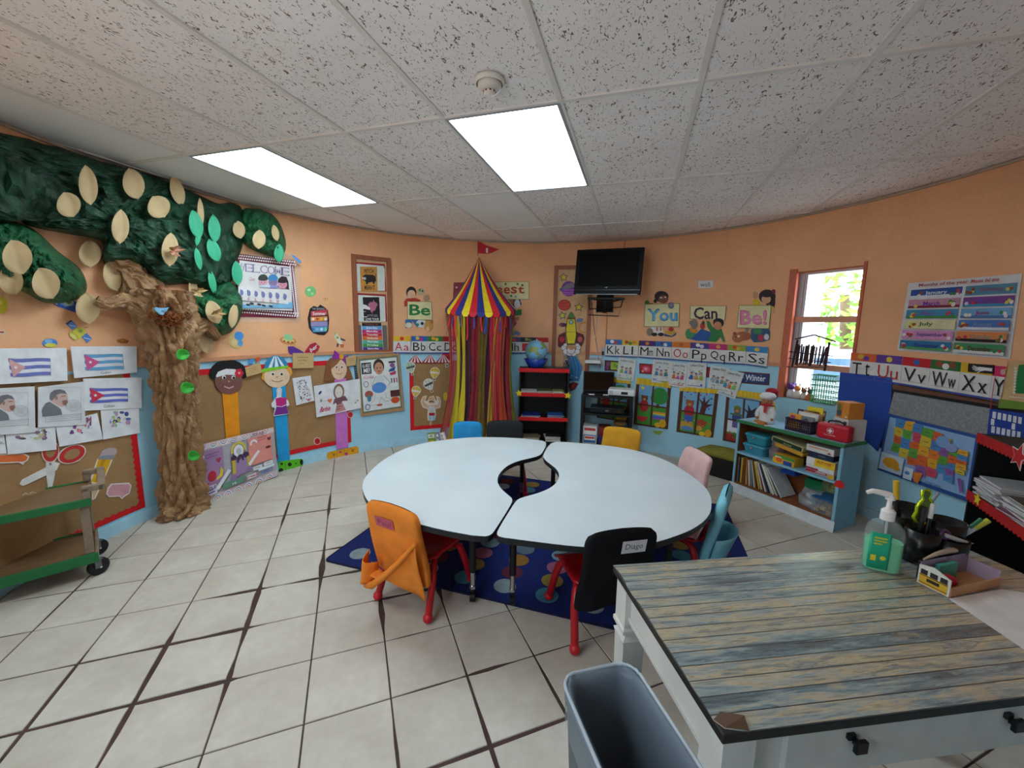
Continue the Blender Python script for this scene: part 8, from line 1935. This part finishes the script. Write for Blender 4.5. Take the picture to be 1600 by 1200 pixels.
A = Art('pocket_chart', 'blue pocket chart with two rows of white cards at the right edge', 'chart', None, .050); A.z(*ZT); A.part('pocket'); A.poly([(640, 455), (950, 500), (950, 730), (620, 640)], '#1f3f9a', .008); A.part('cards')
for k in range(6):
    for y in (0, 105): A.poly([(662-8*(y > 0)+39*k, 475+8*k+y), (688-8*(y > 0)+39*k, 480+8*k+y), (684-8*(y > 0)+39*k, 528+8*k+y), (658-8*(y > 0)+39*k, 522+8*k+y)], '#d5d9e0')
for x, y in ((654, 527), (810, 560)): A.poly([(x, y), (x+26, y+6), (x+22, y+50), (x-4, y+44)], '#d5d9e0')
A.done()
A = Art('red_ribbon', 'thin red ribbon hanging from the alphabet strip beside the pocket chart', 'ribbon', None, .040); A.z(*ZT); A.part('ribbon'); A.line([(668, 225), (650, 330), (632, 460)], 6, '#c9354a'); A.part('flower'); A.ell(725, 190, 20, 22, '#cf9aa0', 12); A.done()

# ------------------------------------------------------------------ window sill things, hanging hut, and the yard outside
def sill(th, h=.885, off=-.03): return wp(th, h, off)
b = MB(); b.grid(lambda u, v: wp(59.6+10.4*u, .883, -.155+.155*v), 6, 1, M('#d9a080', .6)); struct('trim_4', b)
def toy(label, th, body, head, s=1., kind=0):
    p = sill(th); r = root('toy_figure', label, 'toy', p); b = MB(); b.lathe([(0, 0), (.022*s, 0), (.026*s, .02*s), (.016*s, .05*s), (0, .055*s)], M(body, .5), n=14); part(r, 'body', b); b = MB(); b.ball((0, 0, .068*s), .02*s, M(head, .5), 12); q = part(r, 'head', b); b = MB()
    for sx in (-1, 1): b = MB(); b.ball((sx*.014*s, 0, (.085+.008*kind)*s), .009*s, M(body if kind else head, .5), 8, (1, .6, 1.4)); part(q, 'ear', b)
toy('purple and white toy figure on the sill behind the plush toy', 60.6, '#d8cfd4', '#6a2f8a', 1.5)
toy('white toy figure with orange ears on the sill', 61.7, '#ded6cc', '#d8863a', 1.4, 1)
toy('brown and white toy figure on the window sill beside the basket', 62.8, '#c9bfb2', '#8a5a3a', 1.2)
toy('orange toy figure nearest the green basket on the sill', 63.8, '#d8692a', '#3a3430', 1.2, 1)
gb_ = root('basket', 'green plastic mesh basket on the window sill', 'basket', sill(66.3, .885, -.02), rad(-66)); b = MB(); GM = M('#1f7a3f', .4)
for z in (0, .05, .10, .15, .20, .245):
    for sy in (-1, 1): b.bx(-.10, .10, sy*.05-.002, sy*.05+.002, z, z+.008, GM)
    for sx in (-1, 1): b.bx(sx*.10-.002, sx*.10+.002, -.05, .05, z, z+.008, GM)
for i in range(11):
    for sy in (-1, 1): b.bx(-.10+.02*i-.002, -.10+.02*i+.002, sy*.05-.002, sy*.05+.002, 0, .25, GM)
for i in range(6):
    for sx in (-1, 1): b.bx(sx*.10-.002, sx*.10+.002, -.05+.02*i-.002, -.05+.02*i+.002, 0, .25, GM)
part(gb_, 'lattice', b); b = MB(); b.bx(-.10, .10, -.05, .05, 0, .004, GM); part(gb_, 'base', b)
HF = Fr(wp(60.6, 1.21, .045), math.atan2((wp(69, 0)-wp(60.6, 0)).y, (wp(69, 0)-wp(60.6, 0)).x))
STK = M('#3d211c', .75, 0, .15)
hut = HF.root('stick_hut', 'dark brown craft-stick hut hanging against the window', 'ornament', 0, 0, 0)
hp = lambda u, v: (lambda q: (q[0], q[1]))(HF.hit(1180+u/5.218, 390+v/5.218, 0))
def stick(nm, u0, v0, u1, v1, w_=.007, y=0.):
    (x0, z0), (x1, z1) = hp(u0, v0), hp(u1, v1); d = Vector((x1-x0, 0, z1-z0)); L_ = d.length; d.normalize(); b = MB(); n_ = Vector((-d.z, 0, d.x))*w_/2; a, c = Vector((x0, y, z0)), Vector((x1, y, z1)); t_ = Vector((0, .003, 0))
    vs = [a-n_, c-n_, c+n_, a+n_]; b.add([p-t_ for p in vs]+[p+t_ for p in vs], [(3, 2, 1, 0), (4, 5, 6, 7), (0, 1, 5, 4), (1, 2, 6, 5), (2, 3, 7, 6), (3, 0, 4, 7)], STK); part(hut, nm, b)
stick('roof_stick', 325, 730, 482, 695, .012); stick('roof_stick', 480, 695, 655, 752, .012, .007)
stick('post', 350, 735, 305, 955, .018, -.007); stick('post', 610, 755, 568, 990, .018, -.007)
for a in ((285, 832, 640, 868), (278, 885, 625, 922), (265, 955, 560, 960)): stick('rail', *a, .008, -.014)
rh = random.Random(3)
for k in range(17):
    u = 352+15*k
    if k in (11,): continue
    t = 775+rh.uniform(-12, 18)+6*(k > 11); stick('paling', u+rh.uniform(-3, 6)*(1 if k < 12 else 3), t, u-22+rh.uniform(-4, 4), 930+rh.uniform(-10, 22), .0125, .001*(k % 3))
# outside
b = MB(); b.grid(lambda u, v: (3.4+16*u, -4+16*v, -.12), 2, 2, M('#b9b4ab', .9)); struct('ground_yard', b)
LF = [M('#7fb02f', .7), M('#5f9428', .7), M('#a3c648', .7)]
tr_ = root('tree', 'leafy sunlit tree outside beyond the window', 'tree', (6.9, 8.6, -.12)); b = MB(); b.tube([(0, 0, 0), (.1, 0, 1.2), (0, .1, 2.4)], [.16, .12, .08], M('#6d5844', .9), 10); part(tr_, 'trunk', b); b = MB(); r9 = random.Random(4)
for k in range(2600):
    d = Vector((r9.gauss(0, 1), r9.gauss(0, 1), r9.gauss(0, 1))).normalized()*r9.uniform(.5, 1)**.5; c = Vector((d.x*1.5, d.y*2.6, 3.0+d.z*1.7)); e = Vector((r9.uniform(-1, 1), r9.uniform(-1, 1), r9.uniform(-1, 1))).normalized()*.13; g = e.orthogonal().normalized()*.055
    b.add([c-e, c+g, c+e, c-g], [(0, 1, 2, 3)], LF[k % 3])
o = part(tr_, 'foliage', b); o['kind'] = 'stuff'
fw = root('garden_wall', 'low tan garden wall with white posts outside the window', 'wall', (5.9, 7.4, -.12), rad(-38)); b = MB(); b.bx(-3, 3, -.08, .08, 0, 1.2, M('#c9a482', .9)); part(fw, 'wall_body', b); b = MB(); b.bx(-3, 3, -.11, .11, 1.2, 1.27, M('#dcd2c8', .8)); part(fw, 'coping', b)
for k in range(12): b = MB(); b.bx(-2.8+.5*k, -2.72+.5*k, -.04, .04, 1.27, 1.75, M('#d8d8d8', .5)); part(fw, 'post', b)
cr = root('car', 'silver car parked outside behind the window', 'car', (4.9, 5.9, -.12), rad(-30)); CP = M('#b9c2cc', .25, .3, .03); b = MB()
side = [(-1.9, .35), (-1.95, .75), (-1.3, .95), (-.8, 1.35), (.6, 1.38), (1.1, .98), (1.85, .85), (1.95, .4)]
b.prism(side, -.8, .8, CP, lambda x, z, w: (x, w, z)); part(cr, 'car_body', b, bev=.06); b = MB(); b.prism([(-1.15, .98), (-.75, 1.29), (.55, 1.31), (.95, 1.0)], -.812, .812, M('#3f5566', .1), lambda x, z, w: (x, w, z)); part(cr, 'side_window', b)
for x in (-1.25, 1.25):
    for y in (-.75, .75): b = MB(); b.cyl((x, y-.1, .31), (x, y+.1, .31), .31, BLACK, n=20); q = part(cr, 'wheel', b); b = MB(); b.cyl((x, y-.11, .31), (x, y+.11, .31), .19, CHROME, n=16); part(q, 'hubcap', b)
for y in (-.55, .55): b = MB(); b.box((-1.94, y, .72), (.05, .3, .12), M('#b8202a', .3)); part(cr, 'lamp', b)
